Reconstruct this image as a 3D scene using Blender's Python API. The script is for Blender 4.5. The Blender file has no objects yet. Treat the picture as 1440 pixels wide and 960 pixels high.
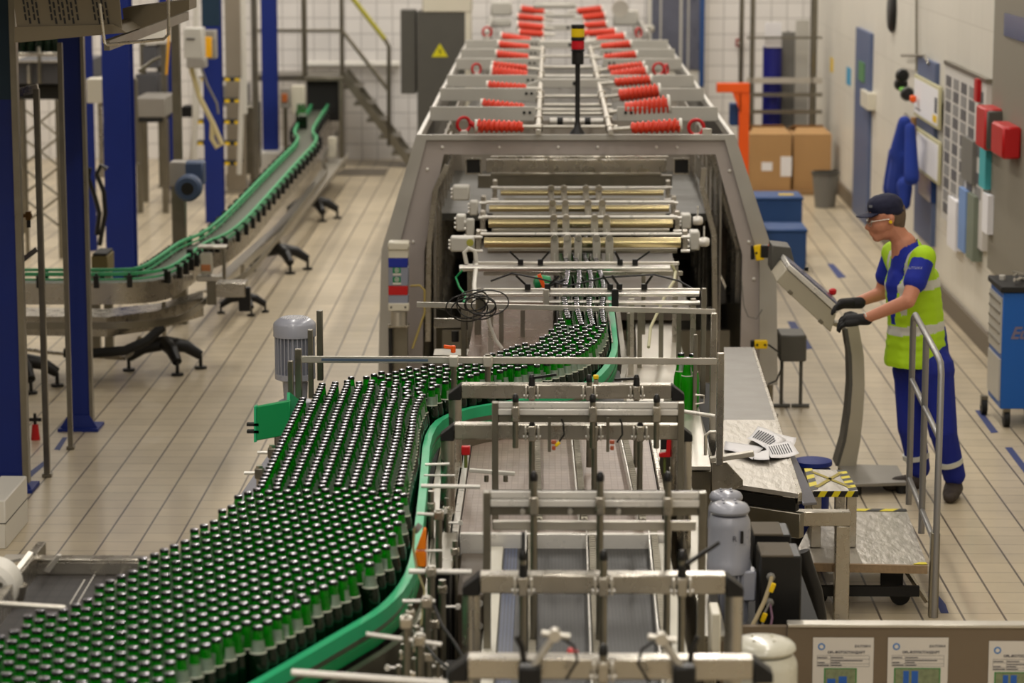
import bpy, bmesh, math, random
import numpy as np
from mathutils import Vector, Matrix
random.seed(7)
SC = bpy.context.scene
COL = SC.collection
PI = math.pi
R_ = math.radians

# ------------------------------------------------------------------ camera
FPX, PITCH, YAW, CAMH = 3838.0, R_(9.55), R_(0.795), 3.5
FW = Vector((-math.sin(YAW)*math.cos(PITCH), math.cos(YAW)*math.cos(PITCH), -math.sin(PITCH)))
RT = Vector((math.cos(YAW), math.sin(YAW), 0))
UP = RT.cross(FW)
CAM = Vector((0, 0, CAMH))
def _ray(u, v): return FW + RT*((u-720)/FPX) - UP*((v-480)/FPX)
def az(u, v, z=0.0):          # measured point of the photograph at height z (metres)
    d = _ray(u, v); return CAM + d*((z-CAMH)/d.z)
def ay(u, v, y):              # measured point at distance y down the hall
    d = _ray(u, v); return CAM + d*(y/d.y)
def ax(u, v, x):              # measured point on a plane X = x (the right-hand wall)
    d = _ray(u, v); return CAM + d*(x/d.x)
cd = bpy.data.cameras.new('camera'); cam = bpy.data.objects.new('camera', cd); COL.objects.link(cam)
cam.location = CAM
cam.rotation_euler = (PI/2-PITCH, 0, YAW)
cd.sensor_width = 36; cd.lens = 36*FPX/1440
cd.clip_end = 200; cd.clip_start = 0.1
cd.dof.use_dof = True; cd.dof.focus_distance = 12.2; cd.dof.aperture_fstop = 3.2
SC.camera = cam

# ------------------------------------------------------------------ materials
MATS = {}
def srgb(c):
    return tuple(((x/255)/12.92 if x/255 <= .04045 else ((x/255+.055)/1.055)**2.4) for x in c)
def mat(name, rgb, rough=.5, metal=0.0, noise=0.0, nscale=8.0, bump=0.0, coat=0.0, trans=0.0, emit=None, es=0.0, ior=1.45, stretch=None, alpha=None, lin=False):
    if name in MATS: return MATS[name]
    m = bpy.data.materials.new(name); m.use_nodes = True
    nt = m.node_tree; b = nt.nodes['Principled BSDF']
    c = tuple(rgb) if lin else srgb(rgb)
    b.inputs['Base Color'].default_value = (*c, 1)
    b.inputs['Roughness'].default_value = rough
    b.inputs['Metallic'].default_value = metal
    b.inputs['IOR'].default_value = ior
    if coat: b.inputs['Coat Weight'].default_value = coat; b.inputs['Coat Roughness'].default_value = .12
    if trans: b.inputs['Transmission Weight'].default_value = trans
    if emit: b.inputs['Emission Color'].default_value = (*srgb(emit), 1); b.inputs['Emission Strength'].default_value = es
    if noise or bump:
        tc = nt.nodes.new('ShaderNodeTexCoord'); mp = nt.nodes.new('ShaderNodeMapping')
        nz = nt.nodes.new('ShaderNodeTexNoise'); nz.inputs['Scale'].default_value = nscale; nz.inputs['Detail'].default_value = 4
        nt.links.new(tc.outputs['Object'], mp.inputs['Vector']); nt.links.new(mp.outputs[0], nz.inputs['Vector'])
        if stretch: mp.inputs['Scale'].default_value = stretch
        if noise:
            mx = nt.nodes.new('ShaderNodeMix'); mx.data_type = 'RGBA'
            mx.inputs[6].default_value = (*[x*(1-noise) for x in c], 1); mx.inputs[7].default_value = (*[min(1, x*(1+noise)) for x in c], 1)
            nt.links.new(nz.outputs['Fac'], mx.inputs[0]); nt.links.new(mx.outputs[2], b.inputs['Base Color'])
            mr = nt.nodes.new('ShaderNodeMapRange'); mr.inputs[3].default_value = max(0.04, rough-.12); mr.inputs[4].default_value = min(1, rough+.12)
            nt.links.new(nz.outputs['Fac'], mr.inputs[0]); nt.links.new(mr.outputs[0], b.inputs['Roughness'])
        if bump:
            bp = nt.nodes.new('ShaderNodeBump'); bp.inputs['Strength'].default_value = bump; bp.inputs['Distance'].default_value = .01
            nt.links.new(nz.outputs['Fac'], bp.inputs['Height']); nt.links.new(bp.outputs[0], b.inputs['Normal'])
    MATS[name] = m; return m
def grid_mat(name, rgb, grout, sx, sy, mortar=.03, axes='XY', off=(0, 0), rough=.4, var=.12, stain=.2, offset=0.0, smooth=.1, metal=0.0, bump=.3, coat=0.0, lines=None):
    m = bpy.data.materials.new(name); m.use_nodes = True
    nt = m.node_tree; b = nt.nodes['Principled BSDF']; N = nt.nodes.new; L = nt.links.new
    tc = N('ShaderNodeTexCoord'); sp = N('ShaderNodeSeparateXYZ'); cb = N('ShaderNodeCombineXYZ')
    L(tc.outputs['Object'], sp.inputs[0])
    for i, a in enumerate(axes):
        q = N('ShaderNodeMath'); q.operation = 'MULTIPLY_ADD'; q.inputs[1].default_value = 1/(sx, sy)[i]; q.inputs[2].default_value = off[i]
        L(sp.outputs[a], q.inputs[0]); L(q.outputs[0], cb.inputs[i])
    br = N('ShaderNodeTexBrick'); br.offset = offset; br.squash = 1
    br.inputs['Scale'].default_value = 1; br.inputs['Brick Width'].default_value = 1; br.inputs['Row Height'].default_value = 1
    br.inputs['Mortar Size'].default_value = mortar; br.inputs['Mortar Smooth'].default_value = smooth; br.inputs['Bias'].default_value = 0
    c = srgb(rgb)
    br.inputs['Color1'].default_value = (*[x*(1-var) for x in c], 1); br.inputs['Color2'].default_value = (*[x*(1+var) for x in c], 1)
    br.inputs['Mortar'].default_value = (*srgb(grout), 1)
    L(cb.outputs[0], br.inputs['Vector'])
    nz = N('ShaderNodeTexNoise'); nz.inputs['Scale'].default_value = .9; nz.inputs['Detail'].default_value = 6; nz.inputs['Roughness'].default_value = .65
    L(tc.outputs['Object'], nz.inputs['Vector'])
    mr = N('ShaderNodeMapRange'); mr.inputs[1].default_value = .3; mr.inputs[2].default_value = .7; mr.inputs[3].default_value = 1-stain; mr.inputs[4].default_value = 1+stain*.6
    L(nz.outputs['Fac'], mr.inputs[0])
    mx = N('ShaderNodeMix'); mx.data_type = 'RGBA'; mx.blend_type = 'MULTIPLY'; mx.inputs[0].default_value = 1
    L(br.outputs['Color'], mx.inputs[6]); L(mr.outputs[0], mx.inputs[7]); L(mx.outputs[2], b.inputs['Base Color'])
    if lines:      # wider joints along one direction
        fr = N('ShaderNodeMath'); fr.operation = 'FRACT'; sx_ = N('ShaderNodeSeparateXYZ'); L(cb.outputs[0], sx_.inputs[0]); L(sx_.outputs['X'], fr.inputs[0])
        ls = N('ShaderNodeMath'); ls.operation = 'SUBTRACT'; ls.inputs[1].default_value = .5; L(fr.outputs[0], ls.inputs[0])
        ab = N('ShaderNodeMath'); ab.operation = 'ABSOLUTE'; L(ls.outputs[0], ab.inputs[0])
        gt = N('ShaderNodeMath'); gt.operation = 'GREATER_THAN'; gt.inputs[1].default_value = .5-lines[0]; L(ab.outputs[0], gt.inputs[0])
        m3 = N('ShaderNodeMix'); m3.data_type = 'RGBA'; m3.inputs[7].default_value = (*srgb(lines[1]), 1); L(gt.outputs[0], m3.inputs[0]); L(mx.outputs[2], m3.inputs[6]); L(m3.outputs[2], b.inputs['Base Color'])
    b.inputs['Roughness'].default_value = rough; b.inputs['Metallic'].default_value = metal
    if coat: b.inputs['Coat Weight'].default_value = coat
    bp = N('ShaderNodeBump'); bp.invert = True; bp.inputs['Strength'].default_value = bump; bp.inputs['Distance'].default_value = .004
    L(br.outputs['Fac'], bp.inputs['Height']); L(bp.outputs[0], b.inputs['Normal'])
    MATS[name] = m; return m
STEEL = mat('brushed_steel', (182, 176, 164), .28, .95, .10, 14)
STEELD = mat('dull_steel', (136, 131, 118), .33, .92, .2, 9)
STEELW = mat('worn_sheet_steel', (204, 199, 188), .34, .75, .15, 6)
ALU = mat('bright_aluminium', (226, 222, 214), .3, .3, .05, 20)
BRASSY = mat('warm_roller_metal', (214, 198, 150), .22, .95)
PAINTG = mat('grey_machine_paint', (150, 145, 137), .42, .15, .08, 5)
PAINTL = mat('light_grey_paint', (190, 187, 178), .42, .1, .06, 5)
BLACK = mat('black_plastic', (18, 17, 16), .42)
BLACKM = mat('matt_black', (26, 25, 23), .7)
BLUE = mat('blue_column_paint', (0, 32, 116), .6, 0, .15, 3)
BLUEB = mat('bright_blue_paint', (20, 92, 178), .4)
BLUED = mat('dull_blue_paint', (38, 74, 128), .5, 0, .1, 6)
GRN = mat('green_rail_plastic', (38, 176, 118), .42, 0, .06, 10)
GRND = mat('deep_green_plastic', (4, 138, 76), .4)
WHITEP = mat('white_paint', (214, 210, 200), .5, 0, .05, 4)
CREAM = mat('cream_paint', (214, 208, 190), .4, 0, .04, 4)
MOTG = mat('grey_motor_paint', (150, 152, 162), .3, .05, .05, 10, coat=.4)
MOTC = mat('cream_motor_paint', (206, 203, 186), .28, .0, .04, 10, coat=.5)
YEL = mat('yellow_plastic', (240, 200, 10), .45)
RED = mat('red_paint', (190, 22, 26), .38)
REDD = mat('dull_red_plastic', (140, 28, 26), .5)
ORG = mat('orange_paint', (240, 92, 18), .45)
COIL = mat('red_orange_coil', (216, 62, 36), .42, 0, .08, 20)
RUBB = mat('black_rubber', (16, 16, 15), .6)
CARD = mat('brown_cardboard', (176, 138, 92), .85, 0, .1, 4)
PAPER = mat('white_paper', (232, 230, 232), .8)
INK = mat('printed_ink', (70, 70, 78), .8)
GREYD = mat('dark_grey_paint', (84, 82, 76), .5, 0, .08, 5)
GREYM = mat('mid_grey_paint', (118, 116, 110), .55, 0, .08, 5)
GLASSW = mat('clear_panel', (225, 228, 225), .06, 0, trans=1.0, ior=1.05)

# ------------------------------------------------------------------ mesh building
class MB:
    def __init__(s): s.v = []; s.f = []; s.m = []; s.mi = 0
    def add(s, vs, fs):
        o = len(s.v); s.v += [tuple(v) for v in vs]; s.f += [tuple(i+o for i in f) for f in fs]; s.m += [s.mi]*len(fs); return s
    def box(s, c, size, rz=0, M=None):
        hx, hy, hz = size[0]/2, size[1]/2, size[2]/2
        vs = [Vector((x*hx, y*hy, z*hz)) for x in (-1, 1) for y in (-1, 1) for z in (-1, 1)]
        M = M or Matrix.Rotation(rz, 3, 'Z')
        vs = [M @ v + Vector(c) for v in vs]
        return s.add(vs, [(0, 1, 3, 2), (4, 6, 7, 5), (0, 4, 5, 1), (2, 3, 7, 6), (0, 2, 6, 4), (1, 5, 7, 3)])
    def bb(s, a, b):
        return s.box([(a[i]+b[i])/2 for i in range(3)], [abs(b[i]-a[i]) for i in range(3)])
    def beam(s, p, q, w, h, up=(0, 0, 1)):
        p, q = Vector(p), Vector(q); d = (q-p); L = d.length; d.normalize(); u = Vector(up)
        if abs(d.dot(u)) > .98: u = Vector((0, 1, 0))
        x = d.cross(u).normalized(); u = x.cross(d)
        M = Matrix((x, d, u)).transposed()
        return s.box((p+q)/2, (w, L, h), M=M)
    def cyl(s, p, q, r, r2=None, n=12):
        return s.tube([p, q], [r, r if r2 is None else r2], n)
    def tube(s, pts, r, n=8, caps=True):
        pts = [Vector(p) for p in pts]; k = len(pts)
        rs = r if isinstance(r, (list, tuple)) else [r]*k
        d0 = (pts[1]-pts[0]).normalized(); u = Vector((0, 0, 1)) if abs(d0.z) < .9 else Vector((1, 0, 0))
        x = d0.cross(u).normalized(); vs = []
        for i in range(k):
            d = (pts[min(i+1, k-1)]-pts[max(i-1, 0)]).normalized()
            x = (x - d*x.dot(d)).normalized(); y = d.cross(x)
            for j in range(n):
                a = 2*PI*j/n; vs.append(pts[i]+(x*math.cos(a)+y*math.sin(a))*rs[i])
        fs = [(i*n+j, i*n+(j+1) % n, (i+1)*n+(j+1) % n, (i+1)*n+j) for i in range(k-1) for j in range(n)]
        if caps: fs += [tuple(range(n))[::-1], tuple((k-1)*n+j for j in range(n))]
        return s.add(vs, fs)
    def lathe(s, prof, c=(0, 0, 0), n=24, M=None, a0=0, a1=2*PI, cap=True):
        full = abs(a1-a0-2*PI) < 1e-4; m = n if full else n+1; c = Vector(c); vs = []
        for r, z in prof:
            for j in range(m):
                a = a0+(a1-a0)*j/n; v = Vector((r*math.cos(a), r*math.sin(a), z))
                vs.append((M @ v if M else v)+c)
        k = len(prof); fs = []
        for i in range(k-1):
            for j in range(n):
                j2 = (j+1) % m
                fs.append((i*m+j, i*m+j2, (i+1)*m+j2, (i+1)*m+j))
        if cap and full: fs += [tuple(range(n))[::-1], tuple((k-1)*m+j for j in range(n))]
        return s.add(vs, fs)
    def extr(s, pts, vec):
        pts = [Vector(p) for p in pts]; n = len(pts); vec = Vector(vec)
        return s.add(pts+[p+vec for p in pts], [tuple(range(n))[::-1], tuple(range(n, 2*n))]+[(i, (i+1) % n, (i+1) % n+n, i+n) for i in range(n)])
    def ring(s, outer, inner, vec):
        n = len(outer); vec = Vector(vec); O = [Vector(p) for p in outer]; I = [Vector(p) for p in inner]
        vs = O+I+[p+vec for p in O]+[p+vec for p in I]; fs = []
        for i in range(n):
            j = (i+1) % n
            fs += [(i, j, n+j, n+i), (2*n+i, 3*n+i, 3*n+j, 2*n+j), (i, 2*n+i, 2*n+j, j), (n+i, n+j, 3*n+j, 3*n+i)]
        return s.add(vs, fs)
    def sweep(s, path, a0, a1, z0, z1):     # strip along an XY path between two lateral offsets
        P = [Vector((p[0], p[1])) for p in path]; k = len(P); vs = []
        for i in range(k):
            d1 = (P[i]-P[i-1]).normalized() if i else None; d2 = (P[i+1]-P[i]).normalized() if i < k-1 else None
            d = ((d1 or d2)+(d2 or d1)).normalized(); nrm = Vector((d.y, -d.x))
            for a, z in ((a0, z0), (a1, z0), (a1, z1), (a0, z1)):
                q = P[i]+nrm*a; vs.append((q.x, q.y, z))
        fs = [(4*i+j, 4*i+(j+1) % 4, 4*i+4+(j+1) % 4, 4*i+4+j) for i in range(k-1) for j in range(4)]
        return s.add(vs, fs+[(3, 2, 1, 0), (4*k-4, 4*k-3, 4*k-2, 4*k-1)])
    def coil(s, p, q, r0, r1, turns, tr, n=12, m=5):
        p, q = Vector(p), Vector(q); d = (q-p).normalized(); u = Vector((0, 0, 1)); x = d.cross(u).normalized(); y = x.cross(d)
        N = int(turns*n); pts = []
        for i in range(N+1):
            t = i/N; a = 2*PI*turns*t; r = r0+(r1-r0)*t
            pts.append(p+(q-p)*t+(x*math.cos(a)+y*math.sin(a))*r)
        return s.tube(pts, tr, m)
    def build(s, name, mats, parent=None, smooth=True, bevel=0, origin=None, loc=None):
        me = bpy.data.meshes.new(name)
        vs = s.v
        o = bpy.data.objects.new(name, me)
        if origin is None and parent is None and vs:
            zs = [v[2] for v in vs]; xs = [v[0] for v in vs]; ys = [v[1] for v in vs]
            origin = ((min(xs)+max(xs))/2, (min(ys)+max(ys))/2, min(zs))
        if parent is not None: origin = origin or tuple(WORLD(parent))
        me.from_pydata([(v[0]-origin[0], v[1]-origin[1], v[2]-origin[2]) for v in vs], [], s.f)
        if not isinstance(mats, (list, tuple)): mats = [mats]
        for m in mats: me.materials.append(m)
        if len(mats) > 1: me.polygons.foreach_set('material_index', s.m)
        bm = bmesh.new(); bm.from_mesh(me); bmesh.ops.recalc_face_normals(bm, faces=bm.faces); bm.to_mesh(me); bm.free()
        if smooth:
            me.shade_smooth(); me.set_sharp_from_angle(angle=R_(38))
        if bevel:
            b = o.modifiers.new('bevel', 'BEVEL'); b.width = bevel; b.segments = 1; b.limit_method = 'ANGLE'; b.angle_limit = R_(50)
        COL.objects.link(o)
        if parent is not None:
            o.parent = parent; po = WORLD(parent)
            o.location = (origin[0]-po[0], origin[1]-po[1], origin[2]-po[2])
        else: o.location = origin
        WP[o.name] = tuple(origin)
        return o
WP = {}
def WORLD(o): return WP.get(o.name, (0, 0, 0))
def tag(o, label=None, cat=None, group=None, kind=None):
    if label: o['label'] = label
    if cat: o['category'] = cat
    if group: o['group'] = group
    if kind: o['kind'] = kind
    return o
def thing(name, loc, label, cat, group=None):
    o = bpy.data.objects.new(name, None); COL.objects.link(o); o.location = loc; o.empty_display_size = .1
    WP[o.name] = tuple(loc)
    return tag(o, label, cat, group)
def lab(o, text): o['label'] = text; return o
def copy_tree(o, parent=None):
    c = o.copy(); COL.objects.link(c)
    if parent is not None: c.parent = parent
    for ch in [x for x in COL.objects if x.parent == o]: copy_tree(ch, c)
    return c
def text_mesh(txt, size, M, parent, m, name='lettering', italic=0, depth=.0006, bold=0):
    cu = bpy.data.curves.new('t', 'FONT'); cu.body = txt; cu.size = size; cu.extrude = depth; cu.shear = italic; cu.offset = bold
    to = bpy.data.objects.new('t', cu); COL.objects.link(to)
    dg = bpy.context.evaluated_depsgraph_get(); me = bpy.data.meshes.new_from_object(to.evaluated_get(dg))
    bpy.data.objects.remove(to); me.transform(M); me.materials.clear(); me.materials.append(m)
    mb = MB(); mb.v = [tuple(v.co) for v in me.vertices]; mb.f = [tuple(p.vertices) for p in me.polygons]; mb.m = [0]*len(mb.f)
    return mb.build(name, m, parent, smooth=False)
def facing(p, right=(1, 0, 0), up=(0, 0, 1)):     # a text frame: x along right, y along up
    r, u = Vector(right).normalized(), Vector(up).normalized(); n = r.cross(u)
    M = Matrix((r, u, n)).transposed().to_4x4(); M.translation = Vector(p); return M

# ------------------------------------------------------------------ setting
p0 = az(179, 791); p1 = az(1324, 729.25)
FLOOR = grid_mat('floor_tiles', (200, 185, 157), (152, 137, 112), .2, .2, .022, 'XY', (-(p0.x % .2)/.2, -(p1.y % .2)/.2), .36, .05, .2, coat=.15, lines=(.028, (92, 80, 66)))
mb = MB(); mb.bb((-14, -12, -.1), (3.45, 34.8, 0)); tag(mb.build('floor', FLOOR, smooth=False, origin=(0, 0, 0)), kind='structure')
WTILE = grid_mat('white_wall_tiles', (232, 228, 224), (188, 184, 180), .2, .2, .035, 'XZ', (0, 0), .25, .03, .05)
WTILEY = grid_mat('white_wall_tiles_side', (222, 217, 204), (200, 194, 180), .6, .6, .006, 'YZ', (0, 0), .4, .015, .06, bump=.1)
mb = MB(); mb.bb((-14, 34.8, 0), (3.45, 35, 8)); tag(mb.build('wall_back', WTILE, smooth=False, origin=(0, 0, 0)), kind='structure')
mb = MB(); mb.bb((3.3, 3, 0), (3.45, 34.8, 8)); tag(mb.build('wall_right', WTILEY, smooth=False, origin=(0, 0, 0)), kind='structure')
mb = MB(); mb.bb((-14.1, -12, 0), (-14, 35, 8)); tag(mb.build('wall_left', mat('left_wall_paint', (150, 146, 138), .7), smooth=False), kind='structure')
mb = MB(); mb.bb((-14.1, -12, 8), (3.45, 35, 8.1)); tag(mb.build('ceiling', mat('ceiling_paint', (120, 118, 112), .8), smooth=False), kind='structure')
mb = MB(); mb.bb((3.27, 10, 0), (3.3, 34.8, .16)); tag(mb.build('baseboard_right', mat('baseboard_tile', (112, 102, 88), .5), smooth=False), kind='structure')
# lights: rows of long tubes under the ceiling; rows behind the camera are added fill
def area(loc, sx, sy, power, color=(1, .935, .85), rot=(0, 0, 0)):
    l = bpy.data.lights.new('tube_or_fill_light', 'AREA'); l.shape = 'RECTANGLE'; l.size = sx; l.size_y = sy; l.energy = power; l.color = color
    o = bpy.data.objects.new('tube_or_fill_light', l); COL.objects.link(o); o.location = loc; o.rotation_euler = rot; return o
for x in (-9.5, -5.5, -1.6, 1.6):
    for y in (-8, -1.5, 4, 9.5, 15, 20.5, 26, 31.5):
        area((x, y, 7.2), .22, 3.6, (105 if x > -5 else 70)*(1.55 if y > 25 else 1.1 if y > 20 else 1.7 if y < 0 else .9))
w = bpy.data.worlds.new('world'); SC.world = w; w.use_nodes = True
w.node_tree.nodes['Background'].inputs[0].default_value = (.85, .8, .72, 1); w.node_tree.nodes['Background'].inputs[1].default_value = .09
SC.view_settings.view_transform = 'Standard'; SC.view_settings.look = 'None'; SC.view_settings.exposure = -0.1; SC.view_settings.gamma = 1
SC.view_settings.use_curve_mapping = False
SC.cycles.use_denoising = True
SC.cycles.max_bounces = 7; SC.cycles.transmission_bounces = 7; SC.cycles.glossy_bounces = 4; SC.cycles.diffuse_bounces = 3
SC.cycles.caustics_reflective = False; SC.cycles.caustics_refractive = False
SC.cycles.sample_clamp_indirect = 6
# ------------------------------------------------------------------ bottles
BELT = 1.17
GLASSG = mat('green_bottle_glass', (16, 184, 18), .05, 0, trans=.72, ior=1.42)
GLASSF = mat('beer_filled_glass', (3, 22, 6), .06)
CAPM = mat('silver_crown_cap', (168, 164, 172), .24, .8)
SKIRT = mat('dark_crown_skirt', (30, 36, 32), .25, .6)
FOIL = mat('silver_green_neck_label', (124, 140, 124), .42, .3, .25, 60)
RINGM = mat('pale_label_edge', (206, 208, 190), .5)
def bottle_prof():
    return [(.026, 0), (.0302, .004), (.0305, .02), (.0305, .112), (.029, .128), (.0262, .143), (.0222, .156), (.0188, .170), (.0165, .186), (.0148, .202), (.0138, .212), (.0138, .221)]
def cap_prof():
    return [(.0135, .2170), (.0156, .2176), (.0149, .2220), (.0144, .2262), (.0130, .2282), (.0090, .2292), (.003, .2294)]
def label_rings():
    return [(.0236, .1535), (.0226, .1565), (.0196, .170), (.0171, .189)]
def body_label():
    return [(.0309, .035), (.0309, .105)]
def two_tone(mb):      # beer stands in the bottle up to the shoulder
    for i, f in enumerate(mb.f):
        if sum(mb.v[j][2] for j in f)/len(f) < .152: mb.m[i] = len(MATS_B)-1
MATS_B = [GLASSG, GLASSF]
mbB = MB().lathe(bottle_prof(), n=20); two_tone(mbB)
mbC = MB().lathe(cap_prof(), n=18); mbC.m = [1 if sum(mbC.v[j][2] for j in f)/len(f) < .2274 else 0 for f in mbC.f]
mbL = MB(); LA0, LA1 = R_(-118), R_(118); mbL.lathe(label_rings(), n=12, a0=LA0, a1=LA1); mbL.mi = 1; mbL.lathe([(.0248, .150), (.0252, .153), (.0237, .1545)], n=20, cap=False)
mbD = MB(); mbD.lathe(body_label(), n=12, a0=R_(-75), a1=R_(75))
BLAB = mat('green_body_label', (30, 90, 45), .5)

# outline of the bottle field (bottle axes), metres
RAILZ = 1.27
rail_px = [(350, 960), (470, 890), (540, 850), (575, 800), (583, 740), (590, 680), (596, 600), (640, 575), (700, 565), (820, 545), (862, 500), (858, 455), (853, 410)]
rail = [az(u, v, RAILZ) for u, v in rail_px]
rail = [rail[0]+(rail[0]-rail[1])*1.2] + rail
def smooth_path(P, it=2):
    P = [Vector((p[0], p[1])) for p in P]
    for _ in range(it):
        Q = [P[0]]
        for i in range(len(P)-1): Q += [P[i]*.75+P[i+1]*.25, P[i]*.25+P[i+1]*.75]
        Q.append(P[-1]); P = Q
    return P
railP = smooth_path(rail)
CZ = 1.40
right_px = [(310, 903), (359, 885), (405, 866), (450, 840), (480, 824), (507, 797), (528, 788), (545, 765), (562, 735), (572, 690), (577, 640), (590, 590), (604, 568), (640, 547), (677, 531), (715, 526), (753, 523), (790, 514), (825, 503), (846, 480)]
left_px = [(0, 888), (50, 865), (90, 848), (130, 833), (170, 808), (210, 783), (250, 762), (280, 745), (310, 722), (340, 700), (362, 680), (375, 655), (400, 620), (420, 580), (445, 538), (493, 530), (553, 521), (597, 514), (647, 510), (696, 494), (742, 483), (764, 477), (786, 462), (796, 445)]
rc = [az(u, v, CZ) for u, v in right_px]; lc = [az(u, v, CZ) for u, v in left_px]
poly = [(-1.62, 6.85), (-1.06, 6.85), (-1.0, 7.15)] + [(p.x+(.03 if 10.8 < p.y < 12 else 0), p.y) for p in rc] + [(.29, 12.85), (.29, 13.0), (.07, 13.0)] + [(p.x-.022, p.y+.01) for p in reversed(lc)] + [(-1.95, 7.3), (-2.0, 6.85)]
poly = np.array(poly)
def inside(pt, P):
    x, y = pt; c = False; n = len(P); j = n-1
    for i in range(n):
        if (P[i][1] > y) != (P[j][1] > y) and x < (P[j][0]-P[i][0])*(y-P[i][1])/(P[j][1]-P[i][1])+P[i][0]: c = not c
        j = i
    return c
rng = np.random.RandomState(3)
pts = []
D = .0612
# straight stretch: files running down the hall
YA, YB = 9.42, 11.5
x = -1.02; k = 0
while x < -.45:
    y = YA + (.5*D if k % 2 else 0)
    while y < YB:
        if inside((x, y), poly): pts.append((x, y))
        y += D
    x += .0542; k += 1
def rows(y0, y1, px, dy, jit, slope=0):
    k = 0; y = y0
    while y < y1:
        x = -2.6 + (px/2 if k % 2 else 0)
        while x < 1.0:
            u_, w_ = x+1.0, y-8.0; q = (-1.0+u_*math.cos(slope)-w_*math.sin(slope)+rng.uniform(-jit, jit), 8.0+u_*math.sin(slope)+w_*math.cos(slope)+rng.uniform(-jit, jit))
            if inside(q, poly) and not (YA-.03 <= q[1] <= YB+.02 and q[0] < -.44): pts.append(q)
            x += px
        y += dy; k += 1
n0 = len(pts); rows(6.2, 10.2, .0672, .0536, .002, .15); pts[n0:] = [q for q in pts[n0:] if q[1] < 9.6]
n0 = len(pts); rows(10.4, 14.4, .0645, .0545, .005, .08); pts[n0:] = [q for q in pts[n0:] if q[1] > 11.0]
P = np.array(pts)
railA = np.array([(p.x, p.y) for p in railP])
for it in range(60):
    d = P[:, None, :]-P[None, :, :]; dist = np.sqrt((d**2).sum(-1)); np.fill_diagonal(dist, 9)
    ov = np.clip(D-dist, 0, None); u = d/np.maximum(dist, 1e-5)[..., None]
    P = P+(u*ov[..., None]*.4).sum(1)
    # keep clear of the rail
    best = np.full(len(P), 9.0); nb = np.zeros_like(P)
    for i in range(len(railA)-1):
        a, b = railA[i], railA[i+1]; ab = b-a; t = np.clip(((P-a)@ab)/(ab@ab), 0, 1); c = a+t[:, None]*ab; e = P-c; dd = np.sqrt((e**2).sum(1))
        m = dd < best; best[m] = dd[m]; nb[m] = e[m]
    bad = best < .036
    P[bad] += nb[bad]/best[bad][:, None]*(.036-best[bad])[:, None]*.8
# drop the few still overlapping
def side(p):      # > 0 on the bottle side of the rail
    b = 9; r = 0
    for i in range(len(railA)-1):
        a_, b_ = railA[i], railA[i+1]; ab = b_-a_; t = min(1, max(0, ((p-a_)@ab)/(ab@ab))); c = a_+t*ab; dd = ((p-c)**2).sum()
        if dd < b: b = dd; r = ab[0]*(p[1]-a_[1])-ab[1]*(p[0]-a_[0])
    return r
P = np.array([p for p in P if side(p) > 0])
keep = []
for i in range(len(P)):
    if all((P[i][0]-P[j][0])**2+(P[i][1]-P[j][1])**2 > .0575**2 for j in keep): keep.append(i)
P = P[keep]
lanes = []
for lx in (.088, .15, .212, .274):
    y = 13.03
    while y < 16.4:
        lanes.append((lx+.012*math.sin(y*3+lx*9), y)); y += D*1.02
ALL = [tuple(p) for p in P]+[p for p in lanes if all((p[0]-q[0])**2+(p[1]-q[1])**2 > .058**2 for q in P)]
# nearest 300 that the frame shows are single bottles, the rest one mass
def inframe(p):
    v = Vector((p[0], p[1], 1.38))-CAM; z = v.dot(FW); return abs(v.dot(RT)/z*FPX) < 725 and abs(v.dot(UP)/z*FPX) < 484
ALL.sort(key=lambda p: (not inframe(p), p[1]))
vis = [p for p in ALL if inframe(p)]; near = vis[:300]; rest = [p for p in ALL if p not in set(near)]
proto = mbB.build('beer_bottle', MATS_B, origin=(0, 0, 0))
tag(proto, 'capped green glass beer bottle standing in the dense field of bottles on the near conveyor', 'bottle', 'green beer bottles on the conveyor nearest the camera')
capo = mbC.build('crown_cap', [CAPM, SKIRT], proto); lab(capo, 'silver crown cap')
labo = mbL.build('neck_label', [FOIL, RINGM], proto); lab(labo, 'silver foil neck label')
kids = (capo, labo)
proto.location = (near[0][0], near[0][1], BELT+.001); proto.rotation_euler.z = -PI/2
for p in near[1:]:
    c = proto.copy(); COL.objects.link(c); c.location = (p[0], p[1], BELT+.001); c.rotation_euler.z = rng.uniform(0, 2*PI)
    for kx in kids: q = kx.copy(); COL.objects.link(q); q.parent = c
def mass(name, plist, label, group=None):
    mb = MB(); base = MB(); base.lathe(bottle_prof(), n=12); base.m = [4 if sum(base.v[j][2] for j in f)/len(f) < .152 else 0 for f in base.f]; nb_ = len(base.f); base.mi = 1; base.lathe(cap_prof(), n=12); base.m = [5 if (k >= nb_ and sum(base.v[j][2] for j in f)/len(f) < .2274) else m_ for k, (f, m_) in enumerate(zip(base.f, base.m))]; base.mi = 2
    base.lathe(label_rings(), n=8, a0=LA0, a1=LA1); base.mi = 3; base.lathe([(.0248, .150), (.0252, .153), (.0237, .1545)], n=12, cap=False)
    V = np.array(base.v)
    for p in plist:
        a = rng.uniform(0, 2*PI); ca, sa = math.cos(a), math.sin(a); o = len(mb.v)
        W = np.stack([V[:, 0]*ca-V[:, 1]*sa+p[0], V[:, 0]*sa+V[:, 1]*ca+p[1], V[:, 2]+p[2]], 1)
        mb.v += [tuple(r) for r in W.tolist()]; mb.f += [tuple(i+o for i in f) for f in base.f]; mb.m += base.m
    o = mb.build(name, [GLASSG, CAPM, FOIL, RINGM, GLASSF, SKIRT]); tag(o, label, 'bottles', kind='stuff'); return o
mass('beer_bottles', [(p[0], p[1], BELT+.001) for p in rest], 'farther mass of capped green beer bottles streaming into the packing machine')

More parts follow.
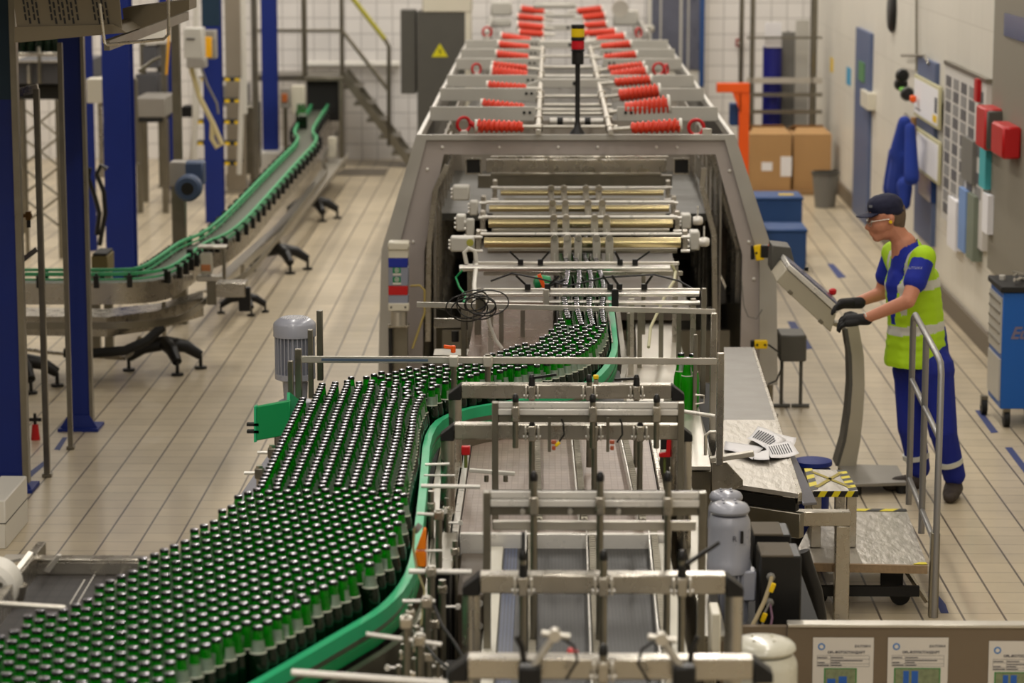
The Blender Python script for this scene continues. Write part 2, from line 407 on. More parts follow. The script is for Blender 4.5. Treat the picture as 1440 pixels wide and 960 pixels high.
# ------------------------------------------------------------------ accumulation conveyor under the bottles
BELTM = grid_mat('dark_chain_belt', (40, 35, 34), (14, 12, 12), .038, .085, .06, 'XY', (0, 0), .6, .15, .2, metal=.0)
cv = thing('accumulation_conveyor', (-.9, 9.5, 0), 'wide steel bottle conveyor with dark belt carrying the field of green bottles', 'conveyor')
mb = MB(); rb_ = [(p.x+.02, p.y, BELT-.03) for p in railP if p.y < 9.05]; mb.extr([(-2.35, 6.2, BELT-.03), rb_[0]]+rb_+[(rb_[-1][0], 9.02, BELT-.03), (-2.35, 9.02, BELT-.03)], (0, 0, .03)); mb.bb((-1.07, 9.02, BELT-.03), (-.46, 11.5, BELT)); 
mb.extr([(-1.07, 11.5, BELT-.03), (-.40, 11.5, BELT-.03), (.34, 12.0, BELT-.03), (.34, 13.0, BELT-.03), (.0, 13.0, BELT-.03), (-.2, 12.45, BELT-.03), (-1.07, 11.9, BELT-.03)], (0, 0, .03))
mb.bb((.04, 13.0, BELT-.03), (.33, 17.2, BELT)); mb.build('belt', BELTM, cv, smooth=False)
mb = MB(); mb.bb((-1.76, 9.03, BELT-.12), (-1.08, 9.07, BELT+.045)); mb.bb((-1.78, 9.03, BELT+.045), (-1.08, 9.09, BELT+.055)); lab(mb.build('end_plate', STEEL, cv, bevel=.003), 'steel end plate across the belt')
mb = MB(); e0, e1 = az(90, 790, 1.2), az(-30, 960, 1.2)
mb.beam((-1.76, 9.2, 1.2), (-1.76, 6.4, 1.2), .03, .09); mb.build('side_frame', STEEL, cv, bevel=.003)
mb = MB(); mb.bb((-1.11, 9.1, .93), (-1.08, 11.6, 1.16)); mb.build('side_frame', STEELD, cv)
mb = MB(); mb.sweep([(p.x, p.y) for p in railP], .05, .075, .9, 1.165); mb.build('side_frame', STEELD, cv)
mb = MB(); mb.bb((-1.05, 9.1, .85), (-.5, 11.4, 1.1)); mb.bb((-2.2, 6.3, .85), (-.75, 9.0, 1.1)); mb.build('underframe', BLACKM, cv)
for lx, ly in ((-1.02, 9.3), (-1.02, 11.2), (-.55, 9.3), (-.55, 11.2), (-1.7, 8.8), (-1.7, 7.0), (-.85, 8.0), (.05, 12.9), (.3, 12.9)):
    mb = MB(); mb.bb((lx-.03, ly-.03, .02), (lx+.03, ly+.03, .9)); mb.cyl((lx, ly, 0), (lx, ly, .03), .05); mb.build('leg', STEELD, cv)
for lx in (-.1, .0): pass
for lx in (.055, .119, .181, .243, .305):
    mb = MB(); mb.cyl((lx, 13.05, 1.30), (lx, 16.6, 1.30), .004, n=6); mb.build('lane_rod', STEEL, cv)

# green guide rails
gr = thing('guide_rail', (-.5, 9.5, 1.05), 'green plastic guide rail curving along the right edge of the bottle field', 'guide rail')
path = [(p.x, p.y) for p in railP]
mb = MB(); mb.sweep(path, 0, .03, RAILZ-.045, RAILZ); lab(mb.build('upper_strip', GRN, gr), 'bright green upper strip')
mb = MB(); mb.sweep(path, .004, .022, RAILZ-.068, RAILZ-.045); lab(mb.build('backing_plate', STEELD, gr), 'bare steel strip between the green strips')
mb = MB(); mb.sweep(path, .0, .03, RAILZ-.10, RAILZ-.068); lab(mb.build('lower_strip', GRND, gr), 'green lower strip')
gl = thing('guide_rail', (-1.05, 10.4, 1.05), 'green plastic guide rail on the left edge, behind the bottle field', 'guide rail')
gp = [az(u, v, 1.2) for u, v in ((437, 563), (420, 598), (412, 640))]
lp = [(-1.066, 9.6), (-1.066, 11.2), (-1.066, 11.5)]
mb = MB(); mb.sweep(lp, -.012, .012, 1.22, 1.27); mb.build('upper_strip', GRN, gl)
mb = MB(); mb.sweep(lp, -.018, -.010, 1.17, 1.22); mb.build('backing_plate', STEELD, gl)
# green side panel with bracket (left of the field)
pa, pb = ay(359, 572, 11.0), ay(408, 563, 11.0); pc = ay(408, 611, 11.0); pd = ay(359, 620, 11.0)
gpn = thing('plastic_sheet', pa, 'flat deep green panel sticking out left of the bottle field under the scale bar', 'panel')
mb = MB(); mb.extr([pa, pb, pc, pd], (0, .03, 0)); lab(mb.build('panel', GRND, gpn, bevel=.004), 'deep green plastic sheet')
mb = MB(); mb.box(pa+Vector((-.012, .015, -.075)), (.05, .03, .012)); mb.box(pa+Vector((-.012, .015, -.105)), (.05, .03, .012)); mb.build('bracket', BLACKM, gpn)
mb = MB(); mb.extr([ay(357, 572, 11), ay(361, 571, 11), ay(361, 621, 11), ay(357, 622, 11)], (0, .04, 0)); mb.build('edge_strip', GRN, gpn)
mb = MB(); mb.beam(pb+Vector((-.01, .02, -.02)), (-1.055, 11.45, 1.25), .012, .1); mb.build('arm', GRN, gpn)
# trough on the left flank
t0, t1 = az(398, 622, .92), az(333, 722, .92)
tr = thing('drip_trough', (t1.x, t1.y, 0), 'grey sheet-metal gutter running along the left flank of the bottle field', 'gutter')
mb = MB(); mb.extr([az(392, 622, .92), az(412, 622, .92), az(352, 728, .92), az(323, 722, .92)], (0, 0, -.012)); mb.extr([az(392, 622, .92), az(323, 722, .92), az(323, 722, .87), az(392, 622, .87)], (-.01, 0, 0)); mb.build('channel', mat('blue_grey_sheet', (112, 112, 122), .4, .5, .08, 5), tr)
q = az(340, 722, .88); mb = MB(); mb.cyl(q, q+Vector((0, .12, -.05)), .05, n=16); mb.build('outlet', BLACKM, tr)
mb = MB(); mb.bb((-1.27, 11.3, 0), (-1.22, 11.35, .9)); mb.build('leg', STEELD, tr)
mb = MB(); mb.bb((-1.27, 12.3, 0), (-1.22, 12.35, .9)); mb.build('leg', STEELD, tr)
for i, (u, v) in enumerate(((365, 672), (383, 643))):
    c = az(u, v, 1.2)
    t = thing('rail_bracket', (c.x, c.y, .95), ('lower' if i == 0 else 'upper')+' short steel post with cross rod beside the grey gutter', 'bracket', None)
    mb = MB(); mb.cyl((c.x, c.y, .93), (c.x, c.y, 1.25), .013); mb.build('post', STEEL, t)
    mb = MB(); mb.cyl((c.x-.06, c.y, 1.22), (c.x+.1, c.y, 1.22), .007); mb.build('rod', ALU, t)
    mb = MB(); mb.box((c.x, c.y, 1.22), (.035, .035, .04)); mb.build('clamp', STEELD, t, bevel=.003)
# ------------------------------------------------------------------ lane conveyors to the right of the field
PINKB = grid_mat('rosy_modular_belt', (150, 132, 120), (124, 107, 96), .025, .05, .04, 'XY', (0, 0), .4, .08, .25, metal=.1)
DARKB = grid_mat('slate_modular_belt', (50, 50, 49), (16, 16, 16), .0127, .0127, .14, 'XY', (0, 0), .45, .1, .2, metal=.3)
BLUEBELT = grid_mat('blue_belt_strip', (62, 76, 110), (30, 34, 46), .012, .0127, .14, 'XY', (0, 0), .45, .1, .2)
ln = thing('lane_conveyor', (.1, 11, 0), 'conveyor with rosy brown modular belt between the green rail and the portal frames', 'conveyor')
mb = MB(); mb.extr([(-.33, 9.86, 1.09), (.43, 9.86, 1.09), (.43, 12.3, 1.09), (.2, 12.05, 1.09), (-.2, 11.78, 1.09), (-.33, 11.7, 1.09)], (0, 0, .03)); mb.build('belt', PINKB, ln, smooth=False)
mb = MB(); mb.bb((-.36, 9.86, 1.02), (-.335, 11.7, 1.13)); lab(mb.build('side_frame', ALU, ln, bevel=.003), 'bright edge rail')
mb = MB(); mb.bb((.435, 9.86, 1.02), (.455, 12.3, 1.14)); mb.build('side_frame', STEEL, ln, bevel=.003)
mb = MB(); mb.bb((-.33, 9.83, 1.03), (.43, 9.86, 1.125)); lab(mb.build('end_bar', ALU, ln, bevel=.003), 'bright transfer bar')
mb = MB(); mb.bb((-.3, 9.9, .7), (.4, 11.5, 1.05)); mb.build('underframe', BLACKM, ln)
for lx in (-.31, .40):
    for ly in (9.95, 11.4): mb = MB(); mb.bb((lx-.03, ly-.03, 0), (lx+.03, ly+.03, .75)); mb.build('leg', STEELD, ln)
dk = thing('lane_conveyor', (.15, 8.8, 0), 'nearest lane conveyor with slate grey mesh belt and a blue edge strip', 'conveyor')
mb = MB(); mb.bb((-.115, 6.2, 1.04), (.39, 9.83, 1.07)); mb.build('belt', DARKB, dk, smooth=False)
mb = MB(); mb.bb((-.165, 6.2, 1.04), (-.116, 9.83, 1.0705)); lab(mb.build('belt_strip', BLUEBELT, dk, smooth=False), 'blue belt strip')
mb = MB(); mb.bb((-.215, 6.2, .98), (-.167, 9.8, 1.085)); lab(mb.build('side_frame', mat('pale_sheet', (196, 192, 178), .45, .3, .06, 6), dk, bevel=.003), 'pale side channel')
mb = MB(); mb.bb((.392, 6.2, .98), (.44, 9.8, 1.10)); mb.build('side_frame', mat('pale_sheet', (0, 0, 0)), dk, bevel=.003)
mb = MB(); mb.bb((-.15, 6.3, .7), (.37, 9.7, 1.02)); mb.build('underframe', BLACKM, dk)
for lx in (-.2, .42):
    for ly in (7.2, 9.6): mb = MB(); mb.bb((lx-.02, ly-.03, 0), (lx+.02, ly+.03, .98)); mb.build('leg', STEELD, dk)
def divider(x0, y0, x1, y1, z, parent):
    mb = MB(); mb.beam((x0-.012, y0, z), (x1-.012, y1, z), .005, .05); lab(mb.build('divider_strip', ALU, parent), 'thin bright divider strip')
    mb = MB(); mb.cyl((x0+.008, y0, z+.01), (x1+.008, y1, z+.01), .005, n=6)
    n = int((y1-y0)/.034)
    for i in range(n):
        t = (i+.5)/n; p = Vector((x0+(x1-x0)*t+.008, y0+(y1-y0)*t, z+.01)); mb.cyl(p-Vector((.012, 0, 0)), p+Vector((.012, 0, 0)), .011, n=8)
    mb.build('roller_chain', STEELD, parent)
for u0, u1 in ((744, 747), (829, 835), (916, 931)):
    a, b = az(u0, 750, 1.1), az(u1, 940, 1.1); divider(b.x, b.y-.6, a.x, a.y, 1.105, dk)
for u0, u1 in ((752, 756), (806, 817), (873, 896)):
    a, b = az(u0, 610, 1.15), az(u1, 700, 1.15); divider(b.x, 9.9, a.x, 11.7, 1.155, ln)

# portal frames spanning the lanes
def clampblock(mb, p, s=.045): mb.box(p, (s, s*1.2, s))
def knob_lever(parent, p, d):
    p = Vector(p); mb = MB(); mb.cyl(p, p+Vector((0, 0, .035)), .014, .011); mb.beam(p+Vector((0, 0, .03)), p+Vector(d), .012, .01); mb.build('lever', BLACK, parent)
def portal(Y, z, xl, xr, style, label, rods, postz=(.55, .55), posts=(1, 1), lean=.0, caps=(1, 1), rodr=.011, rodtop=.09, rodbot=1.14, levers=()):
    t = thing('portal_frame', ((xl+xr)/2, Y, 0), label, 'frame')
    mb = MB()
    if style == 'tube':
        mb.beam((xl, Y, z), (xr, Y, z), .06, .058); mb.build('crossbeam', STEEL, t, bevel=.004)
    else:
        mb.beam((xl, Y, z+.026), (xr, Y, z+.026), .03, .022); mb.beam((xl, Y-.004, z), (xr, Y-.004, z), .035, .022); mb.beam((xl, Y+.004, z+.012), (xr, Y+.004, z+.012), .02, .05)
        lab(mb.build('crossbeam', ALU, t, bevel=.002), 'bright slotted aluminium crossbeam')
        mb = MB(); mb.beam((xl, Y+.012, z-.028), (xr, Y+.012, z-.028), .03, .028); mb.build('lower_bar', STEELD, t, bevel=.002)
    for k, (x, on) in enumerate(((xl, posts[0]), (xr, posts[1]))):
        if not on: continue
        mb = MB()
        if style == 'tube':
            xo = x+(-.025 if k == 0 else .025)
            mb.cyl((xo, Y, postz[k]), (xo, Y, z-.035), .027, n=20); mb.build('post', STEEL, t)
        else:
            mb.bb((x-.012+(-.012 if k == 0 else .012), Y-.02, postz[k]), (x+.012+(-.012 if k == 0 else .012), Y+.02, z+.035)); mb.build('post', STEELD, t, bevel=.002)
        if style == 'tube' and caps[k]:
            sg = -1 if k == 0 else 1
            mb = MB(); mb.extr([(x, Y-.032, z+.030), (x+sg*.052, Y-.032, z-.012), (x+sg*.052, Y-.032, z-.036), (x, Y-.032, z-.036)], (0, .064, 0)); mb.build('corner_cap', BLACK, t, bevel=.003)
    for rx in rods:
        mb = MB(); mb.cyl((rx, Y-.045, rodbot), (rx, Y-.045, z+rodtop), rodr, n=12); rd = mb.build('guide_rod', STEELD, t)
        mb = MB(); mb.box((rx, Y-.045, z), (.030, .040, .058)); mb.build('clamp', STEEL, t, bevel=.004)
        if style == 'tube':
            for sx in (-.024, .024): mb = MB(); mb.box((rx+sx, Y-.04, z), (.008, .05, .05)); mb.build('clamp_plate', STEELW, t, bevel=.002)
            mb = MB(); mb.cyl((rx-.034, Y-.055, z-.012), (rx+.034, Y-.055, z-.012), .006); mb.build('clamp_bolt', ALU, t)
        mb = MB(); mb.lathe([(rodr+.001, 0), (rodr+.002, .012), (rodr, .022), (rodr*.6, .03)], (rx, Y-.045, z+rodtop-.006), 12); mb.build('end_knob', BLACK, rd)
    for (rx, dx, dy, dz) in levers: knob_lever(t, (rx, Y-.05, z+.03), (dx, dy, dz))
    return t
rx = lambda u, v, z: az(u, v, z).x
pA = portal(10.98, 1.45, -.36, .50, 'tube', 'farthest steel portal frame over the lanes, just in front of the curving green rail', [rx(748, 550, 1.45), rx(828, 545, 1.45), rx(893, 540, 1.45)], (1.0, 1.0), (1, 1), rodtop=.05, levers=((rx(748, 550, 1.45), .10, -.03, .05), (rx(893, 540, 1.45), -.09, -.03, .03)))
pB = portal(10.02, 1.55, -.19, .48, 'alu', 'bright slotted aluminium portal below the farthest portal frame, with four short rods', [rx(725, 580, 1.55), rx(833, 575, 1.55), rx(922, 575, 1.55)], (1.1, 1.1), rodtop=.05, rodbot=1.42)
pC = portal(10.15, 1.45, -.36, .49, 'tube', 'steel portal frame with black corner caps crossing the middle of the rosy belt', [rx(748, 612, 1.45), rx(836, 610, 1.45), rx(900, 608, 1.45)], (.9, .9), rodtop=.02)
pD = portal(8.46, 1.56, -.185, .475, 'alu', 'bright double aluminium portal where the rosy belt meets the slate belt', [rx(751, 700, 1.56), rx(843, 700, 1.56), rx(937, 700, 1.56)], (1.0, 1.0), rodtop=.085, rodbot=1.1)
pE = portal(7.88, 1.45, -.205, .525, 'tube', 'near steel portal frame with black corner caps over the slate mesh belt', [rx(736, 815, 1.45), rx(848, 815, 1.45), rx(957, 815, 1.45)], (.3, .3), rodtop=.085, levers=((rx(736, 815, 1.45), .0, .02, .13), (rx(957, 815, 1.45), .11, .02, .10)))
pF = portal(6.98, 1.455, -.215, .54, 'tube', 'nearest steel portal frame cut by the lower picture edge', [rx(848, 945, 1.45)], (.3, .3), rodtop=.05)
# D carries a lower bar and three little rollers
mb = MB()
for u in (943, 954, 966): p = ay(u, 700, 8.46); mb.lathe([(.004, -.014), (.016, -.01), (.017, .01), (.006, .014)], p, 12, M=Matrix.Rotation(PI/2, 3, 'X'))
mb.build('roller', STEEL, pD)
mb = MB(); mb.beam((-.18, 8.50, 1.475), (.47, 8.50, 1.475), .02, .03); mb.build('lower_bar', STEELW, pD, bevel=.003)
for u in (735, 802, 870): p = ay(u, 720, 8.42); mb = MB(); mb.cyl(p, p+Vector((0, .03, 0)), .008); mb.build('bolt', STEELW, pD)
# arms on the nearest frame
for s_, (u0, v0, u1, v1), nm in ((1, (745, 945, 780, 892), 'left'), (-1, (962, 945, 930, 897), 'right')):
    a, b = ay(u0, v0, 6.9), ay(u1, v1, 6.9)
    t = thing('swivel_mount', a, 'slanting steel sensor arm clamped at the '+nm+' of the nearest portal frame', 'sensor arm')
    mb = MB(); mb.cyl(a, b, .010); mb.build('tube', STEELW, t)
    mb = MB(); mb.cyl(b+Vector((-.035, 0, .004)), b+Vector((.04, 0, -.006)), .009); mb.cyl(b+Vector((0, -.02, 0)), b+Vector((0, .02, 0)), .016); mb.build('joint', STEELW, t)
    mb = MB(); mb.box(a+Vector((0, 0, -.01)), (.06, .05, .06)); mb.build('clamp', BLACK, t, bevel=.006)
    mb = MB(); mb.tube([a+Vector((-.015*s_, -.01, .03)), a+Vector((-.02*s_, -.01, .07)), a+Vector((-.035*s_, -.01, .1))], .008); mb.build('lever', BLACK, t)
    mb = MB(); mb.tube([b+Vector((.02*s_, 0, -.01)), b+Vector((.05*s_, 0, -.03)), b+Vector((.06*s_, 0, -.07)), b+Vector((.03*s_, 0, -.12))], .004); mb.build('cable', BLACK, t)
p = ay(803, 925, 7.1)
t = thing('sensor', p, 'small red sensor with a green core hanging over the slate belt', 'sensor')
mb = MB(); mb.box(p, (.028, .03, .05), M=Matrix.Rotation(.25, 3, 'Y')); mb.build('housing', RED, t, bevel=.004)
mb = MB(); mb.cyl(p+Vector((-.012, -.018, -.01)), p+Vector((-.004, -.018, .015)), .006); mb.build('core', mat('olive_green', (110, 120, 60), .5), t)
# sensors with yellow plugs below frame B and C
for u, v, nm in ((778, 622, 'left'), (860, 622, 'right')):
    p = ay(u, v, 9.95)
    t = thing('photo_sensor', p, nm+' copper-red photo sensor on a flat strip over the rosy belt', 'sensor')
    mb = MB(); mb.box(p+Vector((-.014, 0, .03)), (.012, .006, .13)); mb.build('mounting_strip', STEELD, t)
    mb = MB(); mb.box(p+Vector((.002, 0, .002)), (.018, .016, .014)); mb.box(p+Vector((.002, 0, -.02)), (.014, .016, .016)); mb.build('housing', mat('copper_red', (170, 84, 56), .4), t, bevel=.002)
    if nm == 'left': mb = MB(); mb.beam(p+Vector((.008, -.004, -.012)), p+Vector((.024, -.004, .002)), .01, .012); lab(mb.build('plug', YEL, t, bevel=.002), 'yellow plug')
    mb = MB(); mb.tube([p+Vector((.02, 0, .0)), p+Vector((.04, 0, .03)), p+Vector((.038, 0, .07)), p+Vector((.03, 0, .09))], .0035); mb.build('cable', BLACK, t)
p = ay(838, 530, 11.0)
t = thing('photo_sensor', p, 'tiny yellow-topped sensor on the farthest portal frame', 'sensor')
mb = MB(); mb.box(p+Vector((0, 0, .0)), (.022, .02, .018)); mb.build('plug', YEL, t, bevel=.003)
mb = MB(); mb.box(p+Vector((0, 0, -.035)), (.02, .02, .05)); mb.build('housing', STEELD, t, bevel=.003)

# scale bar across the field
yb = 11.25
sb = thing('scale_bar_frame', (-.15, yb, 1.0), 'long thin flat bar with a blue scale spanning the bottle field', 'frame')
a, b = ay(424, 505, yb), ay(1008, 508, yb)
mb = MB(); mb.beam(a, b, .012, .028); mb.build('bar', STEELW, sb, bevel=.002)
mb = MB(); c0, c1 = ay(452, 505.5, yb-.008), ay(602, 506.5, yb-.008); mb.beam(c0, c1, .003, .010); lab(mb.build('scale_strip', mat('blue_scale', (70, 90, 112), .5), sb), 'blue scale strip')
for u, vt, vb, dy, w in ((408, 508, 630, 0, .022), (419, 491, 628, .05, .028), (436, 464, 560, .45, .022), (449, 437, 535, .55, .026), (1014, 497, 655, .02, .028)):
    tp, bt = ay(u, vt, yb+dy), ay(u, vb, yb+dy); mb = MB(); mb.bb((tp.x-w/2, yb+dy, bt.z), (tp.x+w/2, yb+dy+.03, tp.z)); mb.build('post', STEELD if u < 1000 else STEEL, sb, bevel=.002)
for u, vt, vb in ((638, 505, 560), (686, 498, 552)):
    tp, bt = ay(u, vt, yb-.03), ay(u, vb, yb-.03); mb = MB(); mb.cyl(bt, tp, .012); mb.build('hanger_rod', STEELD, sb)
    mb = MB(); mb.box((tp.x, yb-.03, ay(u, 506, yb).z), (.04, .04, .045)); mb.build('clamp', STEELW, sb, bevel=.004)
p = ay(634, 489, yb-.03); mb = MB(); mb.beam(p+Vector((-.03, 0, .006)), p+Vector((.015, 0, .0)), .014, .014); mb.cyl(p+Vector((.01, 0, -.02)), p+Vector((.01, 0, .01)), .01); lab(mb.build('handle', ORG, sb, bevel=.002), 'orange clamp handle')

# rods and posts between the green rail and the lanes
def rodset(label, prods, ppost):
    allp = [ay(*q[:3]) for q in prods]+[ay(q[0], q[2], q[3]) for q in ppost]
    c = allp[0]; t = thing('rail_support', (c.x, c.y, .4), label, 'rail support')
    for (u0, v0, y0, u1, v1, y1, r) in prods: mb = MB(); mb.cyl(ay(u0, v0, y0), ay(u1, v1, y1), r); mb.build('rod', ALU, t)
    for (u, v0, v1, y, r) in ppost:
        mb = MB(); a_, b_ = ay(u, v0, y), ay(u, v1, y); mb.cyl((a_.x, y, b_.z), (a_.x, y, a_.z), r, n=14); po = mb.build('post', STEELD, t)
        mb = MB(); mb.box((a_.x, y, a_.z-.02), (.034, .034, .03)); mb.build('clamp', STEEL, po, bevel=.003)
    return t
rodset('upper pair of thin rods holding the green rail beside the black cabinet', [(598, 653, 9.9, 632, 652, 9.9, .005), (596, 668, 9.9, 640, 668, 9.9, .004), (592, 683, 9.6, 675, 684, 9.6, .008)], [])
rodset('slim steel post and rod holding the green rail above the orange sensor', [(586, 722, 9.1, 623, 724, 9.1, .006), (598, 774, 8.7, 622, 774, 8.7, .004)], [(617, 716, 800, 9.0, .012)])
rodset('long steel rod running from the green rail to the near portal corner', [(575, 803, 8.35, 663, 804, 8.35, .009)], [(606, 795, 940, 8.3, .013)])
rodset('short bright rod and post holding the rail below the orange sensor', [(566, 845, 8.1, 612, 845, 8.1, .006)], [(600, 838, 950, 8.05, .012)])
rodset('inclined rod and post by the low bend of the green rail', [(515, 891, 7.6, 621, 906, 7.6, .007)], [(590, 890, 985, 7.5, .013)])
rodset('lowest thick rod crossing under the green rail at the picture edge', [(410, 945, 7.15, 650, 962, 7.15, .010)], [(571, 865, 985, 7.3, .010)])
p = ay(594, 770, 8.75)
t = thing('orange_sensor', p, 'tapered bright orange sensor beside the green rail', 'sensor')
mb = MB(); mb.extr([ay(596, 743, 8.7), ay(599, 745, 8.7), ay(599, 773, 8.7), ay(585, 773, 8.7)], (0, .03, 0)); mb.build('wedge', mat('orange_sensor_plastic', (244, 128, 12), .45), t, bevel=.002)
mb = MB(); a_, b_ = ay(584, 775, 8.7), ay(599, 797, 8.7); mb.bb((a_.x, 8.7, b_.z), (b_.x, 8.735, a_.z)); mb.build('base_block', mat('orange_sensor_plastic', (0, 0, 0)), t, bevel=.002)
mb = MB(); mb.cyl(ay(584, 740, 8.75), ay(590, 745, 8.75), .017); mb.build('knob', mat('grey_plastic', (120, 118, 112), .5), t)
mb = MB(); mb.tube([ay(583, 742, 8.7), ay(581, 770, 8.68), ay(586, 800, 8.6), ay(597, 830, 8.5), ay(592, 880, 8.3)], .004); lab(mb.build('cable', mat('olive_cable', (120, 112, 70), .6), t), 'olive cable')
rr = random.Random(4); first = None
for k, (u, v, y) in enumerate(((568, 905, 7.9), (577, 850, 8.2), (586, 880, 7.95), (611, 860, 8.2), (622, 815, 8.5), (603, 905, 7.9), (616, 930, 7.7), (560, 935, 7.7), (628, 700, 9.7), (606, 690, 9.6), (640, 760, 9.2), (583, 925, 7.7))):
    q = ay(u, v, y); h = q.z-.75
    t = thing('spindle_post', (q.x, y, .75), 'slim spindle post with clamp in the dark gap between green rail and lanes', 'post', 'spindle posts between the green rail and the lanes')
    mb = MB(); mb.cyl((q.x, y, .75), (q.x, y, q.z), .008+.004*rr.random(), n=10); mb.build('spindle', STEELD, t)
    mb = MB(); mb.box((q.x, y, q.z-.03-.05*rr.random()), (.03, .026, .028)); mb.build('clamp', STEEL, t, bevel=.004)
    mb = MB(); zz = q.z-.05-.06*rr.random(); sg_ = rr.choice((-1, 1)); mb.cyl((q.x, y, zz), (q.x+sg_*.05, y, zz), .0045, n=8); mb.cyl((q.x+sg_*.05, y-.006, zz), (q.x+sg_*.05, y+.006, zz), .009, n=8); mb.build('cross_bolt', ALU, t)
for k, P_ in enumerate(([(598, 905, 7.8), (612, 925, 7.7), (628, 938, 7.6), (650, 948, 7.5)], [(610, 850, 8.1), (622, 880, 8.0), (640, 905, 7.9), (652, 925, 7.8)])):
    mb = MB(); mb.tube([ay(*q) for q in P_], .005, 8); tag(mb.build('cable', BLACK, None), ('lower', 'upper')[k]+' black cable drooping in the dark gap left of the near portal', 'cable')
mb = MB(); mb.bb((-.62, 6.9, .6), (-.26, 7.9, .72)); mb.bb((-.44, 7.9, .6), (-.26, 10.9, .72)); tag(mb.build('dark_gap_fill', BLACKM, None), 'black sheet added to darken the gap between the green rail and the lanes', 'tray')  # black sheet added low down so the gap stays dark
# dark cabinet and housings between rail and lanes
def crate(name, label, cat, a, b, m, bevel=.004, parts=None):
    mb = MB(); mb.bb(a, b); o = mb.build(name, m, None, bevel=bevel); tag(o, label, cat); return o
fr = thing('drive_cabinet', (-.3, 9.2, 0), 'black drive cabinet standing between the green rail and the rosy belt', 'cabinet')
mb = MB(); mb.bb((-.40, 9.05, .5), (-.335, 9.6, 1.17)); mb.build('case', BLACK, fr, bevel=.005)
mb = MB(); mb.bb((-.41, 9.04, 1.17), (-.33, 9.6, 1.185)); mb.build('lid', STEELD, fr, bevel=.002)
fr = thing('drive_cabinet', (-.3, 8.2, 0), 'low brown-grey steel housing beneath the near end of the green rail', 'cabinet')
mb = MB(); mb.bb((-.36, 7.9, .3), (-.24, 8.7, .95)); mb.build('case', mat('brown_grey_case', (88, 78, 66), .5, .3, .15, 5), fr, bevel=.005)
mb = MB(); mb.bb((-.37, 7.88, .95), (-.23, 8.72, .965)); mb.build('lid', BLACKM, fr)
fr = thing('drive_cabinet', (-.27, 9.6, 0), 'small steel housing with round bolts at the corner of the slate belt', 'cabinet')
mb = MB(); mb.bb((-.325, 9.2, .6), (-.222, 9.8, 1.06)); mb.build('case', mat('brown_grey_case', (0, 0, 0)), fr, bevel=.006)
for z_ in (.85, .95, 1.03): mb = MB(); mb.cyl((-.24, 9.19, z_), (-.24, 9.2, z_), .012); mb.build('bolt', ALU, fr)
crate('crossmember', 'slanted steel bar beside the rosy belt, between rail and lanes', 'steel bar', (-.385, 9.7, 1.13), (-.365, 11.2, 1.16), STEEL, .002)
t = thing('roller_strip', ay(700, 664, 10.6), 'short white strip with two round feet lying on the rosy belt', 'strip')
mb = MB(); mb.beam(ay(660, 661, 10.3), ay(724, 666, 10.3), .02, .014); mb.build('strip', WHITEP, t, bevel=.002)
for u in (684, 711): p = ay(u, 672, 10.28); mb = MB(); mb.cyl(p+Vector((0, 0, -.014)), p+Vector((0, 0, .01)), .009); mb.build('foot', STEELD, t)
t = thing('sensor', ay(654, 633, 10.6), 'red box sensor behind the left post of the middle portal frame', 'sensor')
p = ay(655, 633, 10.6); mb = MB(); mb.box(p, (.035, .03, .035)); mb.build('housing', RED, t, bevel=.003)
mb = MB(); mb.cyl(p+Vector((0, 0, -.07)), p+Vector((0, 0, -.015)), .007); mb.build('stem', mat('olive_green', (0, 0, 0)), t)
t = thing('clamp_unit', ay(935, 620, 11.2), 'black and red clamp unit behind the right end of the middle portal frame', 'clamp')
p = ay(935, 618, 11.0); mb = MB(); mb.box(p, (.035, .04, .075)); mb.build('body', BLACK, t, bevel=.003)
mb = MB(); mb.extr([ay(938, 616, 10.97), ay(944, 615, 10.97), ay(943, 643, 10.97), ay(927, 643, 10.97), ay(927, 638, 10.97), ay(937, 636, 10.97)], (0, .03, 0)); mb.build('bracket', RED, t, bevel=.002)
mb = MB(); mb.cyl(p+Vector((0, 0, -.14)), p+Vector((0, 0, -.07)), .006); mb.build('stem', mat('olive_green', (0, 0, 0)), t)

